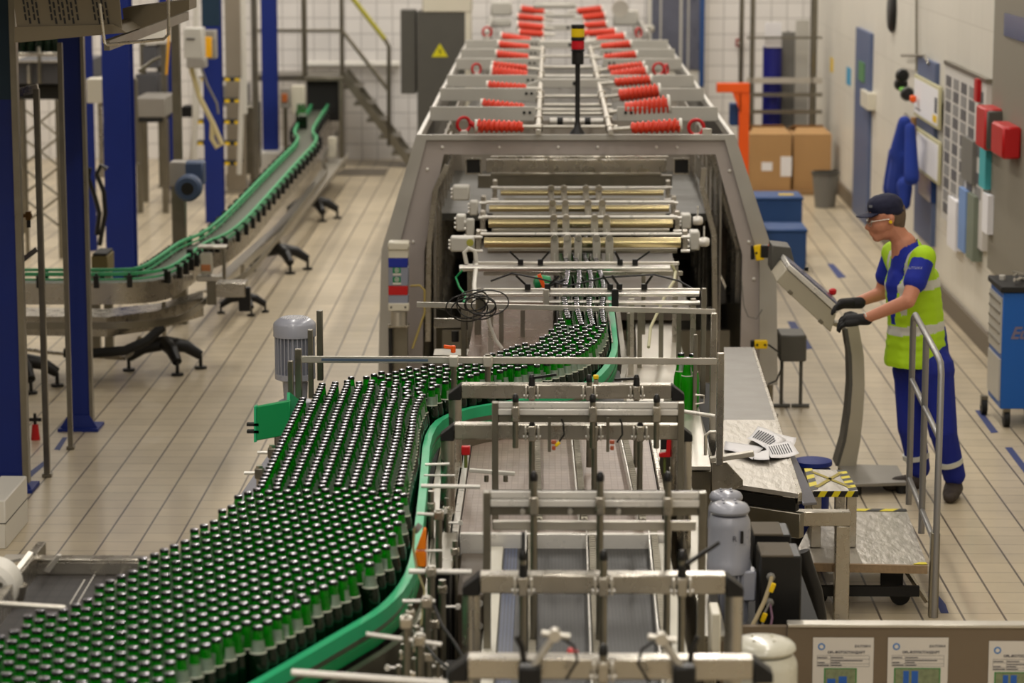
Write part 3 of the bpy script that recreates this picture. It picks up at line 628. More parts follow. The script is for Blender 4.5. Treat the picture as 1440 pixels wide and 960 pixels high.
# ------------------------------------------------------------------ motors
def motor(c, r, hcover, hfins, m, label, hat=True, hat2=False, grille=False, fins=28, box=None):
    x, y, z = c      # top centre of the fan cover
    t = thing('gear_motor', (x, y, z-hcover-hfins-.12), label, 'motor')
    mb = MB()
    if grille:
        mb.lathe([(r*.62, 0), (r*.66, 0), (r*.95, -r*.22), (r, -r*.32), (r, -hcover), (r*.98, -hcover)], c, 32); mb.build('fan_cover', m, t)
        mb = MB(); mb.lathe([(r*.64, -.004), (.001, -.002)], c, 24, cap=False)
        mb.build('grille', GREYD, t); mb = MB()
        for i in range(-5, 6):
            L = math.sqrt(max(0, (r*.6)**2-(i*r*.11)**2)); mb.beam((x+i*r*.11, y-L, z), (x+i*r*.11, y+L, z), r*.045, .004)
        mb.build('grille_bars', m, t)
    else:
        mb.lathe([(r*.5, -.03), (r*.86, -.035), (r*.97, -.055), (r, -.075), (r, -hcover), (r*1.03, -hcover-.004), (r*1.03, -hcover-.04), (r*.97, -hcover-.045)], c, 32); mb.build('fan_cover', m, t)
    if hat:
        mb = MB(); mb.lathe([(.001, .012), (r*.6, .010), (r*.82, .004), (r*.93, -.008), (r*.95, -.018), (r*.88, -.027), (r*.5, -.03)], c, 32); hh = mb.build('rain_cap', m, t)
        for a in range(4): mb = MB(); mb.cyl((x+r*.4*math.cos(a*PI/2+.8), y+r*.4*math.sin(a*PI/2+.8), z+.008), (x+r*.4*math.cos(a*PI/2+.8), y+r*.4*math.sin(a*PI/2+.8), z+.016), .005, n=8); mb.build('screw', m, hh)
    z0, z1 = z-hcover-hfins, z-hcover+.01
    mb = MB(); mb.lathe([(r*.78, z0-z), (r*.78, z1-z)], c, 28)
    for i in range(fins):
        a = 2*PI*i/fins; mb.box((x+r*.83*math.cos(a), y+r*.83*math.sin(a), (z0+z1)/2), (r*.22, .005, z1-z0), M=Matrix.Rotation(a, 3, 'Z'))
    mb.build('finned_body', m, t)
    mb = MB(); mb.lathe([(r*.95, 0), (r*.95, -.025), (r*.6, -.04), (r*.55, -.12), (r*.8, -.13), (r*.8, -.2)], (x, y, z0), 28); mb.build('gearbox', m, t)
    if box:
        mb = MB(); mb.box((x+box[0], y+box[1], (z0+z1)/2+.02), (box[2], box[3], box[4])); mb.build('terminal_box', m, t, bevel=.006)
    return t
p = ay(1021, 690, 10.6); motor((p.x, 10.6, p.z-.01), .071, .10, .16, MOTG, 'grey motor with round cap, the farther of the pair right of the portals')
p = ay(1026, 706, 9.55); m2 = motor((p.x, 9.55, p.z-.01), .077, .20, .22, MOTG, 'grey motor with round cap and handwritten letter, nearer of the pair', box=(.07, -.02, .05, .08, .11))
pp = ay(1030, 762, 9.46); text_mesh('R', .028, facing((pp.x, 9.468, pp.z)), m2, INK)
mb = MB(); pp = ay(1044, 757, 9.46); mb.bb((pp.x-.005, 9.474, pp.z-.022), (pp.x+.005, 9.482, pp.z+.022)); mb.build('slot', BLACK, m2)
p = ay(1073, 899, 8.15); motor((p.x, 8.15, p.z-.008), .108, .15, .2, MOTC, 'cream motor with a domed rain cap at the lower edge', box=(.13, -.02, .07, .1, .09))
p = ay(414, 446, 12.2); motor((p.x, 12.2, p.z), .097, .085, .17, MOTG, 'grey finned motor with grilled top standing left of the scale bar', hat=False, grille=True)
pl = MB(); pl.bb((p.x-.09, 12.1, 0), (p.x+.07, 12.3, 1.08)); o = pl.build('motor_stand', STEELD, None, bevel=.01); tag(o, 'steel stand carrying the grey motor left of the bottle field', 'stand')

# black junction boxes with cables
def jbox(u0, v0, u1, v1, y, label, glands):
    a, b = ay(u0, v0, y), ay(u1, v1, y); t = thing('junction_box', ((a.x+b.x)/2, y, b.z), label, 'electrical box')
    mb = MB(); mb.bb((a.x, y, b.z), (b.x, y+.2, a.z)); mb.build('housing', BLACK, t, bevel=.006)
    mb = MB(); mb.bb((a.x+.002, y-.004, a.z-.004), (b.x-.03, y+.19, a.z+.006)); lab(mb.build('lid', mat('dusty_black', (92, 84, 72), .8, 0, .2, 14), t, bevel=.003), 'dust covered lid')
    for (u, v) in glands:
        g = ay(u, v, y-.01); mb = MB(); mb.lathe([(.010, 0), (.016, .004), (.016, .016), (.009, .022)], (g.x, y, g.z), 8, M=Matrix.Rotation(PI/2, 3, 'X')); mb.build('cable_gland', mat('grey_plastic', (0, 0, 0)), t)
    return t
j1 = jbox(1069, 782, 1126, 884, 9.45, 'black electrical box with two cable glands beside the grey motor', ((1084, 811), (1082, 847)))
jbox(1059, 752, 1112, 800, 9.85, 'black electrical box half hidden behind the box with cable glands', ())
for i, (pts_, r, m, tg) in enumerate((
    ([(1085, 812, 9.42), (1083, 822, 9.38), (1075, 845, 9.35), (1064, 868, 9.3), (1050, 895, 9.25)], .008, mat('beige_cable', (150, 136, 104), .6), (1086, 826)),
    ([(1082, 848, 9.42), (1076, 860, 9.38), (1073, 872, 9.35), (1070, 895, 9.3)], .0045, mat('grey_cable', (120, 116, 108), .6), (1074, 868)),
    ([(1083, 849, 9.42), (1086, 868, 9.38), (1083, 885, 9.35), (1070, 900, 9.3)], .0045, mat('violet_cable', (110, 78, 96), .6), None))):
    P_ = [ay(*q) for q in pts_]; mb = MB(); mb.tube(P_, r, 8); o = mb.build('cable', m, None)
    tag(o, ('thick beige cable from the upper gland of the black electrical box', 'thin grey cable with yellow tag from the lower gland of the black box', 'thin violet cable looping from the lower gland of the black box')[i], 'cable')
    if tg: g = ay(tg[0], tg[1], 9.33); mb = MB(); mb.box(g, (.016, .012, .034), M=Matrix.Rotation(.35, 3, 'Y')); mb.build('marker_tag', YEL, o, bevel=.002)
p = ay(1006, 900, 8.6)
mb = MB(); mb.tube([ay(1128, 775, 11.2), ay(1134, 795, 11.2), ay(1146, 830, 11.2), ay(1152, 865, 11.2), ay(1153, 900, 11.2)], .032, 12); tag(mb.build('hose', BLACK, None), 'thick black hose bending down between the black box and the steel frame leg', 'hose')
mb = MB(); a_, b_ = ay(1000, 863, 8.6), ay(1013, 940, 8.6); mb.bb((a_.x, 8.6, b_.z), (b_.x, 8.75, a_.z)); tag(mb.build('end_block', CREAM, None, bevel=.005), 'small cream block beside the right leg of the near portal frame', 'block')
mb = MB(); mb.bb((.52, 8.9, .5), (.56, 11.6, .98)); mb.bb((.52, 8.9, .98), (.60, 11.6, 1.0)); tag(mb.build('side_channel', STEELD, None, bevel=.003), 'steel side channel between the lanes and the grey motors', 'channel')
mb = MB(); mb.bb((.6, 9.35, .4), (.95, 9.45, .8)); mb.bb((.6, 9.45, .72), (1.0, 10.8, .8)); mb.bb((.62, 9.5, 0), (.66, 9.54, .72)); mb.bb((.94, 9.5, 0), (.98, 9.54, .72)); mb.bb((.62, 10.7, 0), (.66, 10.74, .72)); mb.bb((.94, 10.7, 0), (.98, 10.74, .72)); o = mb.build('motor_platform', BLACKM, None); tag(o, 'dark bracket under the grey motors and the black boxes', 'bracket')
# ------------------------------------------------------------------ decks on the right of the lanes
CHECK = mat('checker_plate', (182, 176, 166), .4, .6, .22, 28, bump=.6, stretch=(1, .35, 1))
def deck(name, px, z, m, label, th=.02, cat='deck'):
    P_ = [az(u, v, z) for u, v in px]; mb = MB(); mb.extr(P_, (0, 0, -th)); o = mb.build(name, m, None, smooth=False, bevel=.002); tag(o, label, cat); return o
deck('cover_plate', [(893, 452), (948, 446), (960, 538), (962, 560), (880, 560), (872, 530), (895, 500)], .98, STEELW, 'long pale sheet-steel cover right of the bottle lanes', cat='cover plate')
deck('cover_plate', [(872, 560), (934, 560), (927, 655), (908, 655)], .985, STEELW, 'narrow pale sheet-steel cover left of the red clamp unit', cat='cover plate')
sp = deck('cover_plate', [(960, 566), (981, 566), (1000, 655), (962, 655)], .985, STEELW, 'narrow pale sheet-steel cover beside the right portal post', cat='cover plate')
mb = MB(); a_, b_ = az(960, 655, .98), az(1000, 655, .98)
mb.bb((a_.x, a_.y+.02, .4), (b_.x, a_.y+.8, .95)); mb.build('housing', STEELD, sp)
d1 = thing('side_deck', (1.0, 12.8, 0), 'grey and checker-plate side deck with scattered white papers on it', 'deck')
P_ = [az(u, v, .9) for u, v in [(1018, 488), (1057, 488), (1090, 590), (1018, 590)]]
mb = MB(); mb.extr(P_, (0, 0, -.02)); lab(mb.build('smooth_plate', mat('dull_sheet', (122, 118, 112), .4, .55, .12, 7), d1, smooth=False), 'smooth dull grey plate')
P_ = [az(u, v, .9) for u, v in [(1018, 590), (1090, 590), (1122, 694), (1030, 680), (1005, 640)]]
mb = MB(); mb.extr(P_, (0, 0, -.02)); lab(mb.build('checker_plate', CHECK, d1, smooth=False), 'shiny checker plate')
P_ = [az(1057, 488, .9), az(1061, 488, .9), az(1128, 692, .9), az(1122, 694, .9)]
mb = MB(); mb.extr(P_, (0, 0, -.05)); mb.build('edge_rail', STEEL, d1, bevel=.002)
mb = MB(); mb.extr([az(1097, 642, .9), az(1118, 640, .87), az(1149, 706, .84), az(1129, 707, .86)], (0, 0, -.012)); mb.build('side_flap', mat('blue_grey_sheet', (0, 0, 0)), d1, bevel=.002)
q0, q1 = az(1030, 680, .9), az(1122, 694, .9)
mb = MB(); mb.beam(q0+Vector((0, .02, -.055)), q1+Vector((0, .02, -.055)), .03, .05); mb.build('front_beam', BLACK, d1)
mb = MB(); mb.beam(q0+Vector((0, -.0, -.14)), q1+Vector((.02, -.0, -.14)), .04, .11); mb.build('front_beam', STEELD, d1, bevel=.003)
mb = MB(); mb.bb((.75, 11.75, .45), (1.05, 14.8, .78)); mb.build('underframe', BLACKM, d1)
mb = MB(); mb.bb((.78, 12, 0), (.84, 12.06, .5)); mb.bb((.98, 14.6, 0), (1.04, 14.66, .5)); mb.build('leg', STEELD, d1)
# steel table frame with leg
tf = thing('support_frame', (1.3, 12.4, 0), 'square-tube steel frame with one thick leg in front of the step platform', 'frame')
L = az(1182, 873, 0); 
zt = ay(1182, 729, L.y).z
mb = MB(); mb.bb((L.x-.035, L.y-.035, 0), (L.x+.035, L.y+.035, zt-.03)); mb.build('leg', STEEL, tf, bevel=.004)
mb = MB(); mb.bb((1.05, L.y-.035, zt-.03), (L.x+.035, L.y+.035, zt+.04)); mb.build('crossbeam', STEEL, tf, bevel=.004)
mb = MB(); mb.bb((1.0, L.y-.035, .0), (1.06, L.y+.035, zt-.03)); mb.build('leg', STEELD, tf, bevel=.004)
# papers
for i, (q, z, lb) in enumerate((([(1020, 622), (1075, 630), (1058, 650), (1018, 634)], .904, 'leftmost loose blank sheet on the side deck'),
    ([(1066, 604), (1106, 618), (1082, 634), (1050, 620)], .912, 'printed white sheet lying on top, middle of the loose papers'),
    ([(1085, 612), (1120, 614), (1116, 628), (1092, 628)], .906, 'blank white sheet at the far right of the loose papers'),
    ([(1074, 627), (1112, 622), (1124, 636), (1084, 646)], .914, 'printed white sheet nearest the deck edge'),
    ([(1060, 630), (1082, 634), (1082, 648), (1060, 646)], .918, 'curled blank sheet at the front of the loose papers'))):
    P_ = [az(u, v, z) for u, v in q]; n = 6; mb = MB(); vs = []
    for a in range(n+1):
        for b in range(n+1):
            s_, t_ = a/n, b/n; p = P_[0]*(1-s_)*(1-t_)+P_[1]*s_*(1-t_)+P_[2]*s_*t_+P_[3]*(1-s_)*t_
            p.z += .016*math.sin(s_*2.6+i)*math.sin(t_*2+i*2)**2+.006; vs.append(p)
    mb.add(vs, [(a*(n+1)+b, (a+1)*(n+1)+b, (a+1)*(n+1)+b+1, a*(n+1)+b+1) for a in range(n) for b in range(n)])
    o = mb.build('sheet_of_paper', PAPER, None); tag(o, lb, 'paper', 'loose papers on the side deck')
    md = o.modifiers.new('thick', 'SOLIDIFY'); md.thickness = .0006
    if i in (1, 3):
        mb = MB()
        for k in range(9):
            s0 = .12+.085*k; vs = []
            for s_, t_ in ((s0, .2), (s0+.035, .2), (s0+.035, .75), (s0, .75)):
                p = P_[0]*(1-s_)*(1-t_)+P_[1]*s_*(1-t_)+P_[2]*s_*t_+P_[3]*(1-s_)*t_; p.z += .016*math.sin(s_*2.6+i)*math.sin(t_*2+i*2)**2+.0085; vs.append(p)
            mb.add(vs, [(0, 1, 2, 3)])
        mb.build('print', INK, o, smooth=False)
# brackets in front of the deck
bk = thing('guide_bracket', ay(1020, 650, 11.6), 'flat steel bar and slanted plate bracket left of the papers', 'bracket')
mb = MB(); mb.beam(ay(998, 646, 11.55), ay(1060, 637, 11.55), .04, .022); mb.build('bar', STEELW, bk, bevel=.003)
mb = MB(); mb.extr([ay(1001, 650, 11.6), ay(1022, 650, 11.6), ay(1045, 675, 11.6), ay(1045, 684, 11.6), ay(1001, 700, 11.6)], (0, .01, 0)); mb.build('plate', STEEL, bk, bevel=.002)
mb = MB(); mb.tube([ay(992, 640, 11.7), ay(992, 612, 11.7), ay(998, 607, 11.7), ay(1010, 607, 11.7), ay(1012, 612, 11.7), ay(1012, 636, 11.7)], .007); mb.build('bent_tube', STEELW, bk)
mb = MB(); mb.cyl(ay(960, 578, 11.6), ay(1005, 585, 11.6), .009); mb.build('rod', ALU, bk)
mb = MB(); mb.tube([ay(978, 555, 12.3), ay(990, 556, 12.3), ay(990, 566, 12.3), ay(978, 568, 12.3)], .004); mb.build('wire_loop', STEELW, bk)
# three empty bottles standing on the cover plate
empty_me = proto.data.copy(); empty_me.materials[1] = mat('empty_bottle_glass', (40, 190, 20), .05, 0, trans=.6, ior=1.3)
empty_me.materials[0] = empty_me.materials[1]
for i, (u, v) in enumerate(((957, 571), (966, 578), (973, 572))):
    b = az(u, v, .985); o = proto.copy(); o.name = 'beer_bottle'; o.data = empty_me; COL.objects.link(o); o.location = (b.x, b.y, .9852); o.rotation_euler.z = 1.2*i
    o['label'] = ('left green bottle of the three standing apart on the steel cover by the right posts', 'front green bottle of the three standing apart on the steel cover', 'right green bottle of the three standing apart on the steel cover by the right posts')[i]
    o['group'] = 'bottles standing apart on the right cover plate'
    o.scale = (1.15, 1.15, 1.15)
    for kx in kids: q = kx.copy(); COL.objects.link(q); q.parent = o
# vertical posts at the right of the infeed
for i, (u, v0, v1, y, w, lb) in enumerate(((990, 405, 560, 13.6, .026, 'slim steel upright left of the pair at the machine mouth'), (1004, 440, 640, 12.6, .03, 'steel upright just left of the scale bar end post'), (978, 470, 600, 12.9, .02, 'thin steel upright behind the three green bottles'), (905, 385, 470, 14.4, .022, 'steel upright between the bottle lanes and the pale cover'), (884, 440, 500, 13.6, .018, 'thin steel upright right of the bottle lanes'), (672, 405, 490, 14.5, .035, 'thick steel upright left of the infeed beams'), (652, 430, 500, 14.2, .03, 'greenish steel upright near the tangled wires'))):
    a_, b_ = ay(u, v0, y), ay(u, v1, y); mb = MB(); mb.bb((a_.x-w/2, y-w/2, b_.z), (a_.x+w/2, y+w/2, a_.z)); o = mb.build('upright', STEELD if i != 1 else STEEL, None, bevel=.003); tag(o, lb, 'upright')

# ------------------------------------------------------------------ hazard stool, bucket, step platform
HAZ = mat('hazard_yellow', (226, 208, 30), .5)
st = thing('step_stool', az(1195, 771, .25), 'steel step stool with black and yellow tape on its plate', 'stool')
zs = .55; top = [az(u, v, zs) for u, v in [(1131, 659), (1189, 661), (1207, 690), (1140, 690)]]
mb = MB(); mb.extr(top, (0, 0, -.03)); lab(mb.build('tread', CHECK, st, smooth=False, bevel=.002), 'checker-plate tread')
def stripes(a, b, n, w, up, parent, mats_=(BLACK, HAZ), slant=.5, th=.0015):
    a, b, up = Vector(a), Vector(b), Vector(up); nr = (b-a).cross(up).normalized()
    for i in range(n):
        mb = MB(); s0, s1 = i/n, (i+1)/n; sh = slant/n
        P_ = [a.lerp(b, max(0, s0)), a.lerp(b, s1), a.lerp(b, min(1, s1+sh))+up, a.lerp(b, min(1, s0+sh))+up]
        mb.extr(P_, nr*th); mb.build('tape_stripe', mats_[i % 2], parent, smooth=False)
e = Vector((0, 0, .0022))
stripes(top[3]+Vector((0, -.002, -.03)), top[2]+Vector((0, -.002, -.03)), 7, 0, (0, 0, .03), st)
stripes(top[2]+e+Vector((-.045, 0, 0)), top[1]+e+Vector((-.045, 0, 0)), 9, 0, (.045, 0, 0), st)
stripes(top[3]+e, top[0]+e, 6, 0, (.04, 0, 0), st)
for a_, b_ in ((top[3].lerp(top[1], .15), top[3].lerp(top[1], .85)), (top[0].lerp(top[2], .15), top[0].lerp(top[2], .85))):
    d_ = (b_-a_).normalized(); n_ = Vector((-d_.y, d_.x, 0))*.012; mb = MB(); mb.extr([a_+e-n_, b_+e-n_, b_+e+n_, a_+e+n_], (0, 0, .001)); mb.build('worn_tape', mat('worn_yellow_tape', (168, 152, 70), .7, 0, .35, 50), st, smooth=False)
lo, hi = top[2], top[0]
for (x, y) in ((top[2].x-.03, top[2].y+.03), (top[3].x+.03, top[3].y+.03), (top[1].x-.03, top[1].y-.03), (top[0].x+.03, top[0].y-.03)):
    mb = MB(); mb.bb((x-.025, y-.025, .262), (x+.025, y+.025, zs-.03)); mb.build('leg', STEEL, st, bevel=.003)
c = az(1143, 643, .5)
bu = thing('bucket', (c.x, c.y, 0), 'blue plastic bucket with a flat lid behind the step stool', 'bucket')
mb = MB(); mb.lathe([(.075, 0), (.085, .05), (.095, .44)], (c.x, c.y, 0), 28); mb.build('pail', BLUE, bu)
mb = MB(); mb.lathe([(.04, .475), (.085, .47), (.102, .465), (.104, .445), (.1, .44)], (c.x, c.y, .02), 28); mb.build('lid', BLUE, bu)
pf = thing('step_platform', (1.55, 13.4, 0), 'low checker-plate step platform on wheels with a tall grey handrail', 'platform')
pl_ = [az(u, v, .26) for u, v in [(1112, 790), (1304, 794), (1274, 716), (1150, 716)]]
mb = MB(); mb.extr(pl_, (0, 0, -.025)); lab(mb.build('plate', CHECK, pf, smooth=False), 'checker-plate surface')
stripes(pl_[2]+e+Vector((-.36, -.05, 0)), pl_[2]+e+Vector((0, -.05, 0)), 5, 0, (0, .05, 0), pf)
stripes(pl_[1]+e+Vector((-.07, 0, 0)), pl_[1]+e+Vector((0, 0, 0)), 1, 0, (0, .04, 0), pf, mats_=(HAZ, HAZ))
mb = MB(); mb.beam(pl_[0]+Vector((0, -.01, -.02)), pl_[1]+Vector((0, -.01, -.02)), .02, .04); mb.build('front_rim', mat('rusty_edge', (150, 128, 100), .6, .3, .3, 60), pf)
X0, X1, Y0, Y1 = pl_[0].x+.05, pl_[1].x-.02, pl_[0].y+.02, pl_[2].y-.02
for y in (Y0+.05, Y1-.05):
    mb = MB(); mb.beam((X0, y, .1), (X1, y, .1), .03, .05); mb.build('chassis_bar', BLACKM, pf)
mb = MB(); q = az(1258, 800, .2); mb.box((q.x, q.y+.1, .16), (.11, .03, .13)); mb.build('wheel_bracket', BLACK, pf, bevel=.003)
mb = MB(); mb.cyl((q.x+.04, q.y+.07, .05), (q.x+.04, q.y+.1, .05), .05, n=20); mb.build('wheel', RUBB, pf)
mb = MB(); mb.cyl((X0+.1, q.y+.07, .05), (X0+.1, q.y+.1, .05), .05, n=20); mb.build('wheel', RUBB, pf)
mb = MB(); mb.beam((q.x+.05, q.y+.1, .2), (X1+.05, q.y+.02, .03), .025, .02); mb.build('brace', STEEL, pf)
HR = mat('handrail_paint', (148, 146, 144), .35, .5)
xr, yn, yf = 1.90, 12.80, 14.1
xn, xf = az(1313, 868, 0).x, ay(1283, 500, yf).x
ztop = ay(1322, 508, yn).z
mb = MB(); mb.tube([(xn, yn, .0), (xn+.005, yn, ztop-.06), (xn+.005, yn+.03, ztop-.012), (xn, yn+.09, ztop+.01), (xf, yf-.08, ztop+.03), (xf, yf-.02, ztop+.005), (xf, yf, ztop-.05), (xf, yf, .26)], .0165, 14); lab(mb.build('handrail', HR, pf), 'grey tube handrail')
ym = (yn+yf)/2; xm = (xn+xf)/2
mb = MB(); mb.cyl((xm, ym, .26), (xm, ym, ztop+.01), .0165, n=14); mb.build('rail_post', HR, pf)
for z in (.93, .40):
    mb = MB(); mb.cyl((xn, yn, z-.04), (xf, yf, z), .0145, n=12); mb.build('mid_rail', HR, pf)
mb = MB(); mb.bb((xn-.025, yn-.01, 0), (xn+.02, yn+.03, .42)); mb.build('post_sleeve', STEELD, pf, bevel=.003)

# ------------------------------------------------------------------ low barrier with posters
yq = az(1280, 880, .95).y
br_ = thing('low_barrier', (1.2, yq, 0), 'low brown-grey sheet-metal barrier with posters at the lower right', 'barrier')
BARR = mat('barrier_sheet', (118, 104, 86), .5, .35, .1, 3)
xl_ = az(1108, 880, .95).x
mb = MB(); mb.bb((xl_, yq, .45), (2.1, yq+.012, .95)); mb.build('sheet', BARR, br_)
mb = MB(); mb.bb((xl_, yq-.008, .945), (2.1, yq+.05, .957)); lab(mb.build('top_flange', STEELW, br_, bevel=.002), 'bright folded top edge')
mb = MB(); mb.bb((.6, yq+.02, .4), (xl_, yq+.05, .94)); mb.build('side_sheet', BARR, br_)
for x in (.9, 1.95): mb = MB(); mb.bb((x-.02, yq+.012, 0), (x+.02, yq+.05, .94)); mb.build('leg', STEELD, br_)
GREENP = mat('photo_border_green', (20, 120, 40), .7); PHOTO = mat('photo_print', (120, 128, 96), .7, 0, .5, 60); BLUEP = mat('blue_print', (40, 90, 170), .7); LOGO = mat('logo_blue', (70, 120, 180), .6)
def poster(uL, uR, vT, lb, photo):
    s_ = yq/yq; a_, b_ = ay(uL, vT, yq-.003), ay(uR, vT, yq-.003); wdt = b_.x-a_.x; h = wdt*1.414; y = yq-.003
    mb = MB(); mb.bb((a_.x, y, a_.z-h), (b_.x, y+.001, a_.z)); o = mb.build('poster', mat('poster_paper', (206, 200, 190), .7), None, smooth=False); tag(o, lb, 'poster', 'posters on the low barrier')
    X = lambda f: a_.x+wdt*f
    Zz = lambda f: a_.z-wdt*f
    mb = MB(); mb.lathe([(wdt*.06, 0), (wdt*.06, .0008)], (X(.14), y-.0002, Zz(.155)), 20, M=Matrix.Rotation(PI/2, 3, 'X')); mb.build('round_logo', LOGO, o)
    mb = MB(); mb.lathe([(wdt*.035, 0), (wdt*.035, .0008)], (X(.14), y-.0010, Zz(.155)), 16, M=Matrix.Rotation(PI/2, 3, 'X')); mb.build('logo_ring', mat('poster_paper', (0, 0, 0)), o)
    text_mesh('БАЛТИКА', wdt*.056, facing((X(.68), y-.0008, Zz(.165))), o, INK, 'brand_lettering', italic=.3)
    text_mesh('OPL-ФОТОСТАНДАРТ', wdt*.058, facing((X(.24), y-.0008, Zz(.27))), o, INK, 'title_lettering', bold=.0003)
    mb = MB()
    for k, (x0, x1) in enumerate(((.08, .24), (.3, .5), (.08, .2), (.3, .82), (.3, .45), (.08, .27), (.3, .48))):
        zf = (.335, .335, .42, .385, .42, .465, .465)[k]; mb.bb((X(x0), y-.0008, Zz(zf)), (X(x1), y-.0004, Zz(zf+.016)))
    for zf in (.305, .365, .445, .49): mb.bb((X(.07), y-.0006, Zz(zf)), (X(.93), y-.0003, Zz(zf+.004)))
    for xf_ in (.07, .29, .93): mb.bb((X(xf_), y-.0006, Zz(.494)), (X(xf_+.004), y-.0003, Zz(.305)))
    mb.build('text_lines', INK, o, smooth=False)
    mb = MB(); mb.bb((X(photo[0]), y-.0008, Zz(1.05)), (X(photo[1]), y-.0002, Zz(.52))); f = mb.build('photo_border', GREENP, o, smooth=False)
    mb = MB(); mb.bb((X(photo[0]+.02), y-.0012, Zz(1.03)), (X(photo[1]-.02), y-.0006, Zz(.535))); mb.build('photo', PHOTO, o, smooth=False)
    mb = MB(); w_ = photo[1]-photo[0]
    for (x0, x1, z0, z1) in ((.1, .35, .7, .9), (.45, .7, .66, .95)) if w_ < .6 else ((.2, .32, .57, .95), (.38, .52, .57, .95)): mb.bb((X(photo[0]+w_*x0), y-.0016, Zz(z1)), (X(photo[0]+w_*x1), y-.0010, Zz(z0)))
    mb.build('photo_detail', BLUEP, o, smooth=False)
poster(1143.5, 1229, 896, 'left poster on the low barrier with a small square green-framed photo', (.19, .73))
poster(1249, 1334, 896, 'middle poster on the low barrier with a wide photo of blue machines', (.11, .88))
poster(1391, 1478, 901, 'right poster on the low barrier, cut by the picture edge', (.1, .8))
# ------------------------------------------------------------------ packing machine
MY = 17.8
mc = thing('packing_machine', (.17, 22, 0), 'long grey packing machine with red springs in rows on its open roof', 'machine')
def fp(u, v, y=MY): return ay(u, v, y)
TL, TR_, KL, KR, BL, BR = fp(588, 192), fp(1031, 192), fp(541, 350), fp(1087, 368), fp(536, 540), fp(1089, 540)
IL, IR, JL, JR, LL, LR = fp(624, 217), fp(1006, 217), fp(597, 352), fp(1044, 358), fp(594, 540), fp(1040, 540)
FRM = mat('machine_front_frame', (172, 163, 158), .4, .1, .08, 6)
RIM = mat('machine_rim', (184, 181, 174), .35, .5, .06, 6)
mb = MB(); mb.ring([BL, KL, TL, TR_, KR, BR], [LL, JL, IL, IR, JR, LR], (0, .06, 0)); lab(mb.build('front_frame', FRM, mc, smooth=False, bevel=.004), 'brownish grey front frame')
def off(p, dx, dz): return Vector((p.x+dx, p.y-.03, p.z+dz))
mb = MB(); mb.ring([off(BL, -.02, 0), off(KL, -.02, 0), off(TL, -.01, .015), off(TR_, .01, .015), off(KR, .02, 0), off(BR, .02, 0)], [off(BL, .10, 0), off(KL, .09, 0), off(TL, .055, -.02), off(TR_, -.055, -.02), off(KR, -.09, 0), off(BR, -.10, 0)], (0, .03, 0)); mb.build('outer_rim', RIM, mc, smooth=False, bevel=.003)
for u in (702, 785, 840, 923, 622, 952): p = fp(u, 207, MY-.0); mb = MB(); mb.lathe([(.012, 0), (.010, .008), (.004, .012)], (p.x, p.y, p.z), 10, M=Matrix.Rotation(PI/2, 3, 'X')); mb.build('bolt', ALU, mc)
for u, v in ((601, 238), (581, 340), (1026, 240), (1053, 340), (1060, 392)): p = fp(u, v, MY-.0); mb = MB(); mb.lathe([(.012, 0), (.010, .008), (.004, .012)], (p.x, p.y, p.z), 10, M=Matrix.Rotation(PI/2, 3, 'X')); mb.build('bolt', ALU, mc)
Y2 = az(657, 58, 1.86).y; Y3 = az(681, 45, 1.86).y
def hullside(sg, T, K, B, y0, y1, nm):
    mb = MB(); mb.extr([(T.x, y0, T.z), (K.x, y0, K.z), (K.x+sg*.012, y0, K.z), (T.x+sg*.012, y0, T.z)], (0, y1-y0, 0)); mb.build('sloped_side_panel', PAINTG, mc, smooth=False)
    mb = MB(); mb.bb((K.x, y0, .18), (K.x+sg*.012, y1, K.z)); mb.build('lower_side_panel', PAINTG, mc, smooth=False)
    mb = MB(); mb.bb((T.x-sg*.02, y0, T.z-.05), (T.x+sg*.012, y1, T.z+.012)); lab(mb.build('roof_edge_beam', RIM, mc, bevel=.004), 'pale roof edge beam')
hullside(-1, TL, KL, BL, MY+.05, Y2, 'l'); hullside(1, TR_, KR, BR, MY+.05, Y2, 'r')
TLf, TRf = az(682, 45, 1.86), az(916, 52, 1.86)
for sg, T in ((-1, TLf), (1, TRf)):
    mb = MB(); mb.bb((T.x-sg*.03, Y3, T.z-.06), (T.x+sg*.01, 36 if False else 34.7, T.z+.01)); mb.build('roof_edge_beam', RIM, mc, bevel=.004)
    mb = MB(); mb.bb((T.x, Y3, .2), (T.x+sg*.012, 34.7, T.z-.02)); mb.build('lower_side_panel', PAINTG, mc, smooth=False)
seam = az(630, 108, 1.86).y
for y in (seam, Y2, Y2-.05):
    mb = MB(); mb.bb((TL.x, y-.03, 1.80), (TR_.x, y+.03, 1.872)); mb.build('roof_crossbeam', RIM, mc, bevel=.004)
mb = MB(); mb.bb((TL.x-.1, MY+.2, .15), (TR_.x+.1, 34.5, .55)); mb.build('base_frame', STEELD, mc)
for x in (TL.x+.10, TR_.x-.07):
    mb = MB(); mb.bb((x-.006, MY+.08, .3), (x+.006, 24, 1.70)); mb.build('inner_side_wall', mat('inner_wall_sheet', (158, 150, 138), .45, .12, .2, 4), mc, smooth=False)
    for k in range(7): mb = MB(); mb.bb((x-.02, MY+.3+k*.5, .3), (x+.02, MY+.34+k*.5, 1.70)); mb.build('inner_upright', STEEL, mc)
mb = MB(); mb.bb((TL.x+.1, 21.5, .5), (TR_.x-.07, 21.52, 1.65)); mb.build('inner_back_plate', mat('inner_wall_sheet', (0, 0, 0)), mc, smooth=False)
mb = MB(); mb.bb((TL.x+.03, MY+.9, 1.2), (TR_.x-.03, 34.0, 1.25)); mb.build('inner_deck', GREYD, mc)
